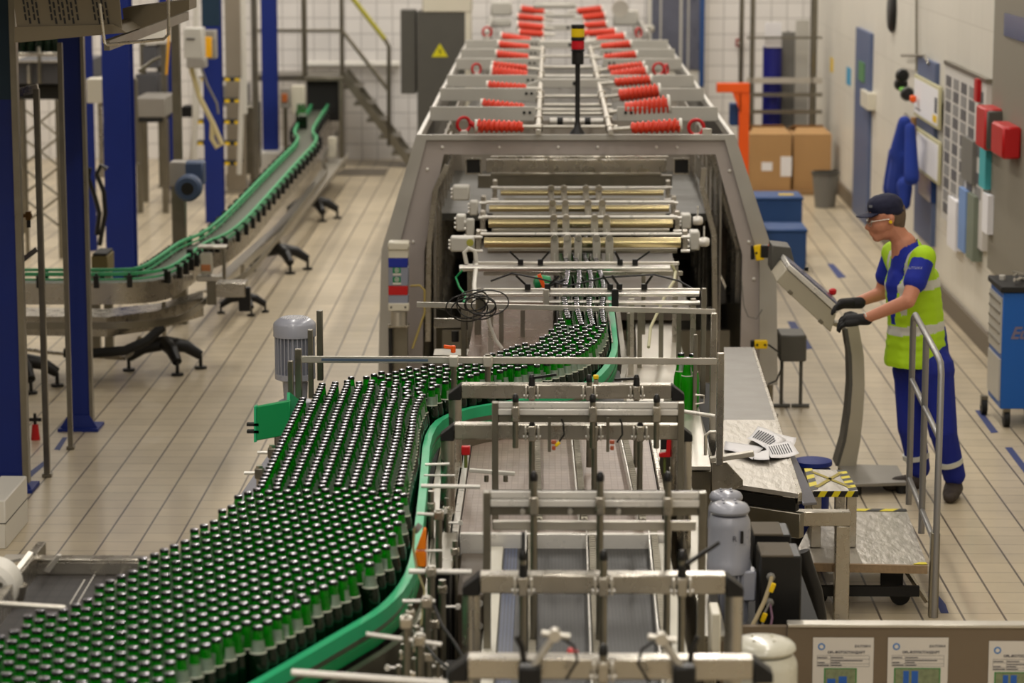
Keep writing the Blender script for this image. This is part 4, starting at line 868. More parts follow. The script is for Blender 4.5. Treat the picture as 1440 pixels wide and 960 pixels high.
for x in (BL.x+.03, BR.x-.03):
    for y in (MY+.03, 24, 28): mb = MB(); mb.cyl((x, y, 0), (x, y, .3), .025); mb.cyl((x, y, 0), (x, y, .02), .06); mb.build('foot', STEELD, mc)
# lower panels flanking the mouth
mb = MB(); mb.extr([fp(594, 540, MY+.02), fp(600, 430, MY+.02), fp(640, 440, MY+.35), fp(640, 540, MY+.35)], (0, .01, 0)); mb.build('mouth_side_plate', STEELD, mc)
mb = MB(); mb.extr([fp(1044, 540, MY+.02), fp(1044, 425, MY+.02), fp(1012, 428, MY+.35), fp(1012, 540, MY+.35)], (0, .01, 0)); mb.build('mouth_side_plate', STEELD, mc)
for sg, A3 in ((-1, (IL, JL, LL)), (1, (IR, JR, LR))):
    mb = MB()
    for a_, b_ in zip(A3, A3[1:]): mb.extr([a_+Vector((sg*.004, .05, 0)), b_+Vector((sg*.004, .05, 0)), b_+Vector((sg*.014, .05, 0)), a_+Vector((sg*.014, .05, 0))], (0, 1.6, 0))
    mb.build('mouth_liner', mat('inner_wall_sheet', (0, 0, 0)), mc, smooth=False)
    for k in range(3):
        yy = MY+.25+k*.45; mb = MB(); mb.beam(A3[0]+Vector((-sg*.01, yy-MY, 0)), A3[1]+Vector((-sg*.01, yy-MY, 0)), .03, .03, up=(0, 1, 0)); mb.beam(A3[1]+Vector((-sg*.01, yy-MY, 0)), A3[2]+Vector((-sg*.01, yy-MY, 0)), .03, .03, up=(0, 1, 0)); mb.build('liner_rib', STEEL, mc)
mb = MB(); mb.bb((-.50, 15.6, 1.0), (.03, 21.4, 1.05)); mb.bb((.345, 15.6, 1.0), (.82, 21.4, 1.05)); mb.build('infeed_bed', mat('oily_bed_sheet', (92, 84, 74), .4, .3, .35, 6), mc, bevel=.003)
# folding glass doors in the mouth
for nm, prof in (('left', [(629, 232), (612, 268), (603, 350), (602, 480)]), ('right', [(990, 236), (987, 262), (1004, 330), (1006, 480)])):
    P_ = [fp(u, v, MY-.10) for u, v in prof]
    d_ = thing('glass_door', P_[-1], nm+' folded clear door with steel edge inside the machine mouth', 'glass door')
    for a, b in zip(P_, P_[1:]): mb = MB(); mb.beam(a, b, .035, .02, up=(0, 1, 0)); mb.build('edge_bar', STEEL, d_, bevel=.002)
    Q = [p+Vector((0, .9, 0)) for p in P_]; mb = MB()
    mb.add(P_+Q, [(i, i+1, i+5, i+4) for i in range(3)]); g = mb.build('clear_pane', GLASSW, d_, smooth=False)
    md = g.modifiers.new('t', 'SOLIDIFY'); md.thickness = .004
# inner crossbars, roof frames and housings
for (u0, u1, v, y, h, m, lb) in ((684, 937, 233, 18.6, .09, STEEL, 'beige inner crossbar'), (672, 945, 255, 19.0, .09, STEELD, 'dark inner crossbar'), (690, 930, 245, 18.4, .02, STEELD, None), (690, 940, 221, 18.2, .015, STEEL, None)):
    a_, b_ = ay(u0, v, y), ay(u1, v, y); mb = MB(); mb.beam(a_, b_, .05, h); o = mb.build('inner_crossbar', m, mc, bevel=.003)
for u in (666, 958): p = ay(u, 233, 18.3); mb = MB(); mb.box(p, (.10, .06, .10)); mb.build('sensor_window', BLACK, mc, bevel=.01); mb = MB(); mb.ring([p+Vector((x, -.035, z)) for x, z in ((-.055, -.055), (-.055, .055), (.055, .055), (.055, -.055))], [p+Vector((x, -.035, z)) for x, z in ((-.045, -.045), (-.045, .045), (.045, .045), (.045, -.045))], (0, .01, 0)); mb.build('window_frame', STEEL, mc)
for u, sg in ((672, -1), (962, 1)):
    a_, b_ = ay(u, 250, 18.8), ay(u, 400, 18.8); mb = MB(); mb.bb((a_.x-.015, 16.2, 1.0), (a_.x+.015, 18.9, a_.z)); 
# roof: plates, springs, rods
ZR = 1.90
def rowY(v): return az(780, v, ZR).y
PL1 = [(160, 0), (133, 1), (114, 2), (90, 0), (76, 1), (63, 0)]
for v, k in PL1:
    y = rowY(v); xl, xr_ = TL.x+.02, TR_.x-.02
    mb = MB(); mb.bb((xl, y-.012, ZR-.05), (-.10, y+.012, ZR+.05)); mb.build('roof_plate', PAINTL, mc, bevel=.003)
    mb = MB(); mb.bb((.47, y-.012, ZR-.05), (xr_, y+.012, ZR+.05)); mb.build('roof_plate', PAINTL, mc, bevel=.003)
    for x in (-.18, -.14, .53, .57): mb = MB(); mb.cyl((x, y-.02, ZR+.01), (x, y-.012, ZR+.01), .011, n=10); mb.build('bolt', BLACKM, mc)
for v in (116, 62, 38):
    y = rowY(v); mb = MB(); mb.bb((-.06, y-.03, ZR-.04), (.45, y+.03, ZR+.03)); mb.extr([(-.06, y, ZR-.04), (-.2, y, ZR-.1), (-.2, y, ZR-.02), (-.06, y, ZR+.03)], (0, .03, 0)); mb.extr([(.45, y, ZR-.04), (.6, y, ZR-.1), (.6, y, ZR-.02), (.45, y, ZR+.03)], (0, .03, 0)); mb.build('bridge_plate', PAINTL, mc, bevel=.004)
    mb = MB(); mb.cyl((.2, y-.035, ZR-.005), (.2, y-.03, ZR-.005), .018); mb.build('hole', BLACK, mc)
for v in (147, 152, 140, 170, 128, 100, 88, 73):
    y = rowY(v); mb = MB(); mb.cyl((-.08, y, ZR-.04), (.46, y, ZR-.04), .014); mb.build('cross_rod', STEELW, mc)
y = rowY(166); mb = MB(); mb.cyl((.0, y, ZR-.02), (.38, y, ZR-.02), .02); mb.cyl((.0, y, ZR-.02), (.08, y, ZR-.02), .024); lab(mb.build('pneumatic_cylinder', ALU, mc), 'bright cylinder'); mb = MB(); mb.cyl((.05, y, ZR-.02), (.09, y, ZR-.02), .027); mb.cyl((.24, y, ZR-.02), (.28, y, ZR-.02), .027); mb.build('cylinder_collar', BLACK, mc)
xa, xb = az(760, 120, ZR).x, az(843, 120, ZR).x
for x in (xa, xb):
    for (v0, v1) in ((186, 118), (112, 66), (60, 24)):
        mb = MB(); mb.cyl((x, rowY(v0), ZR+.0), (x, rowY(v1), ZR+.0), .018); mb.build('long_rod', STEELW, mc)
    for v in (180, 168, 140, 132, 104, 84, 72, 50, 40): mb = MB(); mb.box((x, rowY(v), ZR+.0), (.06, .06, .05)); mb.build('rod_clamp', STEEL, mc, bevel=.006)
def spring(u0, v0, u1, v1, rp):
    p, q = az(u0, v0, ZR+.04), az(u1, v1, ZR+.04); y = (p.y+q.y)/2
    p, q = ay(u0, v0, y), ay(u1, v1, y); r = rp*y/FPX*1.0
    r *= 1.22; tp = .8 if rp > 6 else 1; mb = MB(); mb.cyl(p, q, r*.72, r*.72, n=14); mb.coil(p, q, r*(.9 if u0 < 780 else .68), r*(.68 if u0 < 780 else .9), max(6, int((q-p).length/.031)), .0105, 12, 5); o = mb.build('spring', COIL, mc)
    e = (p if u0 < 780 else q); d = (p-q).normalized()*(1 if u0 < 780 else -1)
    mb = MB(); mb.cyl(e, e+d*.02, r*1.02, n=16); mb.build('end_ring', WHITEP, o)
    f = (q if u0 < 780 else p); mb = MB(); mb.cyl(f, f-d*.12, .014); mb.build('spring_rod', STEELW, o)
SPL = [(672, 177, 735, 178, 7.5), (679, 147, 737, 152, 6.5), (687, 121, 740, 124, 6), (692, 103, 741, 108, 9.5), (694, 92, 741, 96, 5), (699, 77, 743, 81, 5.5), (702, 63, 744, 67, 5), (706, 52, 746, 57, 5.5), (731, 46, 764, 48, 4.5), (729, 36, 764, 39, 5.5), (729, 24, 764, 27, 4.5), (733, 13, 765, 17, 5)]
SPR = [(888, 180, 955, 176, 8), (880, 155, 939, 148, 12), (871, 134, 926, 128, 9), (865, 116, 914, 112, 6), (860, 106, 908, 101, 7), (856, 97, 904, 92, 5), (850, 81, 894, 77, 5), (846, 66, 886, 62, 5), (840, 56, 878, 52, 6), (820, 47, 865, 45, 5), (822, 36, 852, 34, 5), (820, 25, 850, 22, 5), (812, 16, 846, 13, 5)]
for s_ in SPL+SPR: spring(*s_)
def ring_eye(u, v, rr, tilt, lb):
    y = rowY(v); p = ay(u, v, y); n = 22; M = Matrix.Rotation(tilt, 3, 'Z'); pts = [p+M @ Vector((rr*math.cos(a), 0, rr*math.sin(a))) for a in [2*PI*i/n for i in range(n+1)]]
    mb = MB(); mb.tube(pts, rr*.24, 8); o = mb.build('lifting_eye', RED, mc)
    mb = MB(); mb.box(p+Vector((0, 0, -rr*1.3)), (.05, .05, .05)); mb.build('eye_base', PAINTL, o, bevel=.006)
ring_eye(652, 175, .048, .5, ''); ring_eye(979, 179, .05, 0, ''); ring_eye(670, 97, .045, .6, ''); ring_eye(926, 97, .05, .3, ''); ring_eye(937, 98, .045, 1.2, ''); ring_eye(685, 45, .05, .3, ''); ring_eye(898, 46, .05, .9, '')
p0_, p1_ = ay(660, 172, rowY(178)), ay(672, 186, rowY(178)); mb = MB(); mb.tube([p0_, (p0_+p1_)/2+Vector((.01, 0, .01)), p1_], .018); mb.build('lifting_link', RED, mc)
a_ = ay(990, 186, MY); mb = MB(); mb.box(a_+Vector((.02, .0, -.01)), (.06, .03, .07)); mb.build('corner_bracket', STEELW, mc, bevel=.003)
# far end: hub and pale blocks
for (u, v, w, h, m) in ((705, 12, 30, 20, PAINTL), (880, 25, 36, 22, PAINTL), (780, 8, 60, 8, PAINTL), (780, 22, 60, 5, PAINTL), (702, 32, 34, 12, PAINTL), (905, 40, 30, 10, PAINTL)):
    y = 33.0; p = ay(u, v, y); mb = MB(); mb.box(p, (w*y/FPX, .1, h*y/FPX)); mb.build('end_block', m, mc, bevel=.02)
p = ay(872, 12, 32.5); mb = MB(); mb.cyl(p+Vector((0, -.05, 0)), p+Vector((0, .05, 0)), .1, n=20); mb.build('end_wheel', STEELW, mc)
# signal tower
p = ay(812, 190, MY+.1)
sg_ = thing('signal_tower', p, 'slim black signal tower with yellow and red lamps on the machine roof', 'signal lamp')
zt = ay(812, 38, MY+.1).z; s = (MY)/FPX; mb = MB(); mb.lathe([(.055, 0), (.05, .02), (.025, .05), (.016, .09), (.016, 100*s-.0)], p, 16); mb.build('pole', BLACK, sg_)
zz = p.z+100*s
for i, (h, m, r) in enumerate(((18, BLACK, .04), (3, BLACK, .046), (12, mat('red_lens', (190, 20, 34), .25), .043), (5, BLACK, .045), (12, mat('yellow_lens', (222, 190, 20), .25), .044), (6, BLACK, .044))):
    mb = MB(); mb.lathe([(r*.9, 0), (r, .004), (r, h*s-.003), (r*.93, h*s)], (p.x, p.y, zz), 20); mb.build(('lamp_base', 'collar', 'red_lamp', 'collar', 'yellow_lamp', 'top_cap')[i], m, sg_); zz += h*s
# transfer rollers in the mouth
rows_ = [(341, 681, 957, 7.5, (334, 368), [780, 798, 813, 839, 857], 329, 676, 959), (314, 687, 946, 6, (306, 333), [779, 796, 836, 853], 305, 678, 953), (293, 688, 941, 5, (285, 307), [777, 795, 827, 847], 284, 684, 948), (271, 704, 933, 4, (265, 285), [775, 793, 824, 842], 264, 698, 938)]
nms = ['nearest', 'second', 'third', 'farthest']
for k, (v, u0, u1, rp, (b0, b1), us, vr, r0_, r1_) in enumerate(rows_):
    y = az(815, v, 1.47).y; s = y/FPX
    t = thing('transfer_roller', ay(820, v, y), nms[k]+' horizontal brass-toned roller with hanging plates inside the machine mouth', 'roller')
    mb = MB(); mb.cyl(ay(u0, v, y), ay(u1, v, y), rp*s, n=20); lab(mb.build('roller', BRASSY, t), 'warm brass-toned roller')
    mb = MB(); mb.cyl(ay(r0_, vr, y-.08), ay(r1_, vr, y-.08), 2.3*s, n=10); mb.build('thin_rod', ALU, t)
    mb = MB(); mb.cyl(ay(u0+5, v+11, y+.05), ay(u1-5, v+11, y+.05), 4*s, n=10); mb.build('lower_rod', STEELD, t)
    for j, u in enumerate(us):
        w_ = (11-k*1.0)*s; a_, b_ = ay(u, b0, y-.1), ay(u, b1, y-.1)
        mb = MB(); mb.bb((a_.x-w_/2, y-.115, b_.z), (a_.x+w_/2, y-.10, a_.z)); pl = mb.build('hanging_plate', STEELW, t, bevel=.002)
        mb = MB(); mb.cyl((a_.x, y-.13, a_.z), (a_.x, y-.09, a_.z), 5*s, n=14); mb.build('clamp_boss', STEEL, pl)
        mb = MB(); mb.cyl((a_.x, y-.125, b_.z), (a_.x, y-.125, b_.z+.05), .004, n=6); mb.build('spindle', ALU, pl)
    for u in (u0-8, u1+6):
        p = ay(u, v-3, y); mb = MB(); mb.box(p, (.03, .10, 30*s)); mb.build('bearing_plate', STEEL, t, bevel=.003)
        for dz in (-.05, .03): mb = MB(); mb.cyl(p+Vector((-.025, -.075, dz)), p+Vector((.025, -.075, dz)), .009, n=8); mb.build('bolt', ALU, t)
for (u0, v0, u1, v1, y, d, lb) in ((633, 334, 667, 354, 15.8, .12, 'lower left grey gearbox with a yellow dot beside the rollers'), (641, 303, 655, 325, 16.4, .12, 'small grey gearbox above the one with the yellow dot'), (655, 308, 667, 336, 16.3, .06, 'flat pale gearbox cover above the left end of the nearest roller'), (660, 283, 672, 303, 17.0, .1, 'pale motor housing at the left ends of the far rollers'), (970, 326, 984, 352, 15.8, .14, 'grey gearbox right of the rollers'), (958, 302, 972, 322, 16.6, .14, 'small grey gearbox above the right gearbox'), (636, 262, 660, 282, 17.4, .14, 'pale housing high at the left inside the mouth')):
    a_, b_ = ay(u0, v0, y), ay(u1, v1, y); mb = MB(); mb.bb((a_.x, y, b_.z), (b_.x, y+d, a_.z)); o = mb.build('gearbox', PAINTL, None, bevel=.008); tag(o, lb, 'gearbox')
    if 'yellow dot' in lb and 'lower' in lb:
        c = ay(661, 341, y-.002); mb = MB(); mb.lathe([(.021, 0), (.021, .003)], c, 18, M=Matrix.Rotation(PI/2, 3, 'X')); mb.build('yellow_dot', mat('olive_yellow', (170, 168, 70), .5), o)
    for kx in range(3): mb = MB(); c = Vector((a_.x-.01, y+.02, b_.z+.02+kx*(a_.z-b_.z-.04)/2)); mb.cyl(c, c+Vector((.012, 0, 0)), .008, n=8); mb.build('bolt', ALU, o)
for (u, v, y, r, lb) in ((990, 340, 15.7, .028, 'white round hand knob on the right gearbox'), (981, 310, 16.5, .028, 'white round hand knob above the right gearbox')):
    c = ay(u, v, y); t = thing('hand_knob', c, lb, 'knob'); mb = MB(); mb.lathe([(.004, -.03), (r*.8, -.028), (r, -.01), (r, .015), (r*.7, .03), (.004, .033)], c, 20, M=Matrix.Rotation(PI/2, 3, 'Y')); mb.build('knob', ALU, t)
    mb = MB(); mb.cyl(c, c+Vector((.0, 0, .09)), .005); mb.build('pin', ALU, t)
BEAMM = mat('polished_round_bar', (220, 216, 208), .24, .85)
# infeed beams over the bottle lanes
def beamset(label, v, u0, u1, y, rp, m, extra=()):
    s = y/FPX; t = thing('infeed_beam', ay((u0+u1)/2, v, y), label, 'beam')
    mb = MB(); mb.cyl(ay(u0, v, y), ay(u1, v, y), rp*s, n=20); mb.build('bar', m, t)
    for (x0, x1, dv, hp, dy, m2) in extra:
        mb = MB(); mb.beam(ay(x0, v+dv, y+dy), ay(x1, v+dv, y+dy), .03, hp*s); mb.build('flat_bar', m2, t, bevel=.002)
    return t
def levers(t, us, v, y):
    for u, d in us:
        p = ay(u, v, y); mb = MB(); mb.box(p, (.03, .03, .03)); mb.beam(p, p+Vector((d, -.02, .06)), .01, .01); mb.build('clamp_lever', BLACK, t)
t = beamset('upper bright round beam crossing above the bottle lanes at the machine mouth', 377, 646, 942, 14.9, 4.6, BEAMM, ((668, 955, -7, 4, .1, STEELW), (680, 960, 7, 6, .06, STEEL)))
levers(t, ((732, -.06), (760, .05), (872, -.03), (893, .08)), 368, 14.9)
for u in (661, 950): a_, b_ = ay(u, 372, 14.95), ay(u, 500, 14.95); mb = MB(); mb.bb((a_.x-.015, 14.95, .9), (a_.x+.015, 14.98, a_.z)); mb.build('post', STEEL, t)
t = beamset('lower pair of bright round bars above the bottle lanes', 413, 679, 983, 13.9, 4.2, BEAMM, ((680, 985, -6, 3, .03, STEELW),))
mb = MB(); mb.cyl(ay(679, 424, 13.88), ay(984, 426, 13.88), 3.4*13.9/FPX, n=18); mb.build('bar', BEAMM, t)
for u, d_ in ((705, .3), (735, .5), (900, .25), (930, .4), (955, .2)):
    a_ = ay(u, 436, 13.9+d_); mb = MB(); mb.bb((a_.x-.012, 13.9+d_, .95), (a_.x+.012, 13.93+d_, a_.z)); mb.build('post', STEELD, t)
levers(t, ((742, -.06), (770, .06), (871, -.04), (906, .04), (858, -.04)), 403, 13.9)
p = ay(768, 420, 13.86); mb = MB(); mb.box(p, (.03, .03, .1)); mb.build('bar_clamp', STEELW, t, bevel=.003)
p = ay(865, 420, 13.86); mb = MB(); mb.box(p, (.035, .03, .1)); mb.build('bar_clamp', BLACK, t, bevel=.003)
for u in (690, 888, 975): a_ = ay(u, 420, 13.95); mb = MB(); mb.bb((a_.x-.014, 13.94, .95), (a_.x+.014, 13.97, a_.z)); mb.build('post', STEEL, t)
t = beamset('thin flat steel bar in front of the round bars, sticking out to the left', 432, 604, 1003, 13.5, .1, STEEL)
mb = MB(); mb.beam(ay(586, 428, 13.5), ay(1006, 438, 13.5), .015, .026); mb.build('flat_bar', STEELW, t, bevel=.002)
t = thing('adjuster_arm', ay(850, 395, 14.3), 'long black adjusting handle with a green and orange block under the upper round beam', 'handle')
mb = MB(); p = ay(763, 397, 14.3); mb.lathe([(.004, -.05), (.034, -.04), (.04, 0), (.034, .04), (.004, .05)], p, 18, M=Matrix.Rotation(PI/2, 3, 'Y')); mb.build('block', GRND, t)
mb = MB(); mb.beam(p+Vector((-.02, -.05, .05)), p+Vector((.01, -.05, -.02)), .02, .02); mb.cyl(p+Vector((0, -.06, -.04)), p+Vector((0, -.03, -.04)), .02); mb.build('orange_knob', ORG, t)
mb = MB(); mb.cyl(ay(770, 402, 14.2), ay(795, 393, 14.2), .008); mb.build('handle', BLACK, t)
for i, (lb, m, P_) in enumerate((('white corrugated hose looping beside the left gearbox', WHITEP, [(656, 371, 15), (653, 355, 15), (659, 349, 15), (668, 353, 15), (670, 371, 15), (667, 400, 14.6), (668, 425, 14.2)]), ('white hose hanging below the black wire coil', WHITEP, [(684, 428, 13.6), (688, 455, 13.6), (697, 478, 13.6), (706, 490, 13.6)]), ('pale hose curving at the right end of the upper round beam', mat('pale_hose', (190, 186, 150), .5), [(944, 372, 14.7), (950, 382, 14.7), (948, 395, 14.4), (938, 410, 14.2), (915, 460, 13.6), (912, 488, 13.4)]), ('long black cable sagging between the round beams', BLACK, [(690, 395, 14.2), (720, 384, 14.2), (760, 392, 14.1), (800, 402, 14.1), (850, 390, 14.1), (920, 386, 14.1), (955, 395, 14.1), (985, 412, 14.0)]), ('thin cable hanging in a loop on the right of the mouth', GREYM, [(1043, 395, 17.6), (1046, 430, 17.6), (1052, 445, 17.6), (1064, 448, 17.6), (1072, 435, 17.6)]), ('green hose at the left end of the upper round beam', GRND, [(650, 380, 14.8), (641, 390, 14.8), (646, 404, 14.7), (655, 415, 14.6), (652, 425, 14.5)]))):
    mb = MB(); mb.tube([ay(*q) for q in P_], (.012, .009, .008, .005, .004, .006)[i], 8); tag(mb.build('hose' if 'hose' in lb else 'cable', m, None), lb, 'hose' if 'hose' in lb else 'cable')
t = thing('wire_coil', ay(670, 430, 13.4), 'tangle of black wires around the left end of the lower round bars', 'wires')
rr = random.Random(5)
for k in range(7):
    c = ay(655+k*5, 430+rr.uniform(-8, 6), 13.42); r = .05+rr.random()*.04; n = 20; tl = rr.uniform(-.6, .6); M = Matrix.Rotation(tl, 3, 'Z')
    mb = MB(); mb.tube([c+M @ Vector((r*1.3*math.cos(2*PI*i/n), 0, r*.75*math.sin(2*PI*i/n))) for i in range(n+1)], .0035, 6); mb.build('wire_loop', BLACK, t)
mb = MB(); mb.box(ay(676, 425, 13.5), (.05, .04, .09)); mb.build('valve_block', STEELD, t, bevel=.008)
t = thing('cross_bracket', ay(630, 455, 14.2), 'flat horizontal steel bracket with black clamp left of the bottle lanes', 'bracket')
mb = MB(); mb.beam(ay(610, 454, 14.2), ay(652, 454, 14.2), .02, .05); mb.build('plate', STEEL, t, bevel=.002)
mb = MB(); mb.cyl(ay(640, 465, 14.15), ay(640, 480, 14.15), .02); mb.build('clamp', BLACK, t); mb = MB(); mb.cyl(ay(652, 440, 14.2), ay(652, 500, 14.2), .008); mb.build('rod', STEELD, t)
crate('valve_box', 'dark steel box with a blue label low at the left of the machine mouth', 'box', (-.62, 14.3, .7), (-.40, 14.5, 1.02), STEELD)
# floor plate of infeed (rosy belt seen between posts), left of lanes
mb = MB(); mb.bb((-.42, 12.6, 1.08), (.02, 15.5, 1.1)); o = mb.build('infeed_plate', mat('glossy_brown_belt', (112, 92, 82), .25, .3, .3, 9), None, smooth=False); tag(o, 'rosy belt section left of the bottle lanes at the machine mouth', 'belt')
mb = MB(); mb.bb((-.45, 12.3, .3), (.75, 15.5, .9)); o = mb.build('infeed_cabinet', STEELD, None); tag(o, 'dark base under the infeed at the machine mouth', 'base')
# yellow switches on the right edge
for (u, v, w, h, y, lb) in ((1067, 355, .055, .10, 17.6, 'upper yellow safety switch on the right edge of the machine mouth'), (1070, 484, .085, .055, 17.55, 'lower yellow safety switch low on the right edge of the machine')):
    p = ay(u, v, y); t = thing('safety_switch', p, lb, 'switch'); mb = MB(); mb.box(p, (w, .04, h), M=Matrix.Rotation(-.18 if h > w else 0, 3, 'Y')); mb.build('housing', YEL, t, bevel=.005)
    for dx in (-.3, .3): mb = MB(); q = p+Vector((dx*w, -.02, 0)); mb.cyl(q, q+Vector((0, -.003, 0)), .008, n=8); mb.build('screw', BLACK, t)
    mb = MB(); mb.box(p+Vector((-w*.5-.012, .005, 0)), (.024, .04, h*.9)); mb.build('bracket', BLACK, t, bevel=.003)
P_ = [(1080, 484, 17.5), (1095, 495, 17.5), (1100, 515, 17.5), (1092, 535, 17.5), (1080, 540, 17.5)]
mb = MB(); mb.tube([ay(*q) for q in P_], .006, 8); tag(mb.build('cable', BLACK, None), 'black cable looping down from the lower yellow switch', 'cable')
t = thing('push_button', ay(1080, 350, 17.4), 'orange-red button on a black holder behind the console', 'button')
p = ay(1083, 349, 17.4); mb = MB(); mb.lathe([(.016, -.02), (.026, -.01), (.026, .015), (.012, .024)], p, 16, M=Matrix.Rotation(PI/2, 3, 'Y')); mb.build('button', ORG, t); mb = MB(); mb.box(p+Vector((-.035, 0, -.02)), (.05, .05, .08)); mb.build('holder', BLACK, t, bevel=.004)
# control pillar at the left edge
s = 17.3/FPX
cp = thing('control_pillar', ay(561, 460, 17.3), 'slim control pillar with blue and red bands and two green stickers at the left of the machine', 'control box')
def band(v0, v1, u0, u1, m, nm, d=.12, y=17.3, bv=.003):
    a_, b_ = ay(u0, v0, y), ay(u1, v1, y); mb = MB(); mb.bb((a_.x, y, b_.z), (b_.x, y+d, a_.z)); return mb.build(nm, m, cp, bevel=bv)
band(341, 352, 545, 575, CREAM, 'cap', .14, 17.29, .008); band(352, 363, 546, 574, CREAM, 'upper_housing'); band(363, 376, 546, 573, mat('blue_band', (24, 44, 150), .4), 'blue_band', .12, 17.298); band(376, 402, 546, 574, mat('lilac_panel', (138, 142, 156), .4), 'panel'); band(402, 415, 546, 573, RED, 'red_band', .12, 17.298); band(415, 427, 546, 574, mat('lilac_panel', (0, 0, 0)), 'panel')
for v in (381, 394):
    band(v-4.5, v+3, 552.5, 563.5, mat('sticker_green', (0, 130, 80), .5), 'green_sticker', .01, 17.295, 0); band(v+3.3, v+6.2, 552.5, 564, WHITEP, 'sticker_caption', .01, 17.295, 0)
    c = ay(558, v-1, 17.293); mb = MB(); n = 16; mb.tube([c+Vector((.013*math.cos(2*PI*i/n), 0, .013*math.sin(2*PI*i/n))) for i in range(n+1)], .0022, 5); mb.lathe([(.006, 0), (.006, .002)], c, 10, M=Matrix.Rotation(PI/2, 3, 'X')); mb.build('sticker_symbol', WHITEP, cp)
band(427, 437, 546, 575, CREAM, 'bracket', .05, 17.27)
for u in (550, 570): c = ay(u, 432, 17.268); mb = MB(); mb.cyl(c, c+Vector((0, .004, 0)), .007, n=8); mb.build('bolt', BLACK, cp)
c0, c1 = ay(561, 437, 17.33), ay(561, 457, 17.33); mb = MB(); mb.cyl(c0, c1, .052, n=20); mb.build('tube', STEELW, cp)
band(457, 461, 545, 575, STEEL, 'base_plate', .1); band(461, 530, 546, 552, BLACK, 'side_bar', .04, 17.33)
c = ay(560, 500, 17.4); mb = MB(); mb.bb((c.x-.06, 17.4, 0), (c.x+.06, 17.5, ay(560, 461, 17.4).z)); mb.build('stand', STEELD, cp)
mb = MB(); mb.tube([ay(577, 402, 17.4), ay(590, 401, 17.4), ay(597, 408, 17.4), ay(597, 440, 17.4), ay(580, 490, 17.3)], .007); tag(mb.build('cable', mat('yellowish_cable', (170, 150, 80), .6), None), 'yellowish cable arching from the control pillar to the machine', 'cable')
# ------------------------------------------------------------------ operator console
cs = thing('operator_console', az(1225, 675, 0), 'beige tilted operator console on a curved grey stand in front of the worker', 'console')
yc0, yc1 = 15.86, 16.28
PNL = mat('console_beige', (176, 168, 148), .45, .1, .04, 5)
side = [(1092, 396), (1106, 378), (1176, 441), (1168, 467)]
mb = MB(); mb.extr([ay(u, v, yc0) for u, v in side], (0, yc1-yc0, 0)); mb.build('housing', PNL, cs, bevel=.004)
rim = [(1106, 377), (1110, 371), (1181, 433), (1177, 441)]
mb = MB(); mb.extr([ay(u, v, yc0-.01) for u, v in rim], (0, yc1-yc0+.02, 0)); lab(mb.build('front_bezel', ALU, cs, bevel=.004), 'pale metal bezel')
a0_, a1_ = ay(1112, 372, yc0+.03), ay(1180, 431, yc0+.03); nrm = Vector((a0_.z-a1_.z, 0, a1_.x-a0_.x)).normalized()
mb = MB(); mb.extr([a0_+nrm*.002, a1_+nrm*.002, a1_+nrm*.008, a0_+nrm*.008], (0, .34, 0)); mb.build('screen', mat('console_screen', (110, 112, 130), .2), cs)
for u, v in ((1111, 411), (1154, 452)): p = ay(u, v, yc0-.002); mb = MB(); mb.box(p, (.03, .012, .022), M=Matrix.Rotation(.72, 3, 'Y')); mb.build('latch', STEELD, cs, bevel=.002)
p = ay(1171, 410, 16.2); mb = MB(); mb.lathe([(.012, -.02), (.022, -.01), (.024, .01), (.012, .02)], p, 16); mb.build('emergency_button', RED, cs)
p = ay(1134, 378, 16.2); mb = MB(); mb.lathe([(.012, -.012), (.014, .01)], p, 12); mb.build('knob', BLACK, cs)
mb = MB(); mb.extr([ay(u, v, 16.3) for u, v in ((1086, 345), (1112, 348), (1118, 372), (1096, 392), (1084, 380))], (0, .25, 0)); mb.build('rear_housing', GREYD, cs, bevel=.004)
stl = [(1190, 462), (1196, 500), (1197, 540), (1194, 580), (1188, 620), (1178, 655)]
str_ = [(1204, 655), (1210, 620), (1214, 580), (1216, 540), (1215, 500), (1207, 455)]
mb = MB()
L_ = [ay(u, v, 15.95) for u, v in stl]; R__ = [ay(u, v, 15.95) for u, v in str_[::-1]]
n = len(L_); V_ = L_+R__+[p+Vector((0, .2, 0)) for p in L_]+[p+Vector((0, .2, 0)) for p in R__]
F_ = []
for i in range(n-1): F_ += [(i, i+1, n+i+1, n+i), (2*n+i, 3*n+i, 3*n+i+1, 2*n+i+1), (i, 2*n+i, 2*n+i+1, i+1), (n+i, n+i+1, 3*n+i+1, 3*n+i)]
F_ += [(0, n, 3*n, 2*n), (n-1, 3*n-1, 4*n-1, 2*n-1)]
mb.add(V_, F_); mb.build('curved_stand', PNL, cs)
mb = MB(); mb.extr([p+Vector((-.012, -.002, 0)) for p in L_]+[p+Vector((.008, -.002, 0)) for p in reversed(L_)], (0, .2, 0)); mb.build('dark_edge', GREYD, cs)
mb = MB(); mb.extr([ay(u, v, 16.0) for u, v in ((1165, 455), (1208, 452), (1206, 462), (1190, 466))], (0, .12, 0)); mb.build('neck_bracket', PNL, cs)
ft = [az(u, v, .07) for u, v in ((1178, 652), (1262, 654), (1275, 678), (1200, 680))]
mb = MB(); mb.extr(ft, (0, 0, -.02)); lab(mb.build('foot_plate', mat('grey_sheet_foot', (140, 136, 128), .4, .4, .08, 5), cs, bevel=.003), 'flat grey foot plate')
mb = MB(); mb.extr([p*.97+Vector((.06, .47, 0))*1 for p in ft], (0, 0, -.0)); 
for p in ft: mb = MB(); q = p.lerp((ft[0]+ft[1]+ft[2]+ft[3])/4, .15); mb.cyl((q.x, q.y, 0), (q.x, q.y, .055), .03, n=14); mb.build('rubber_foot', RUBB, cs)

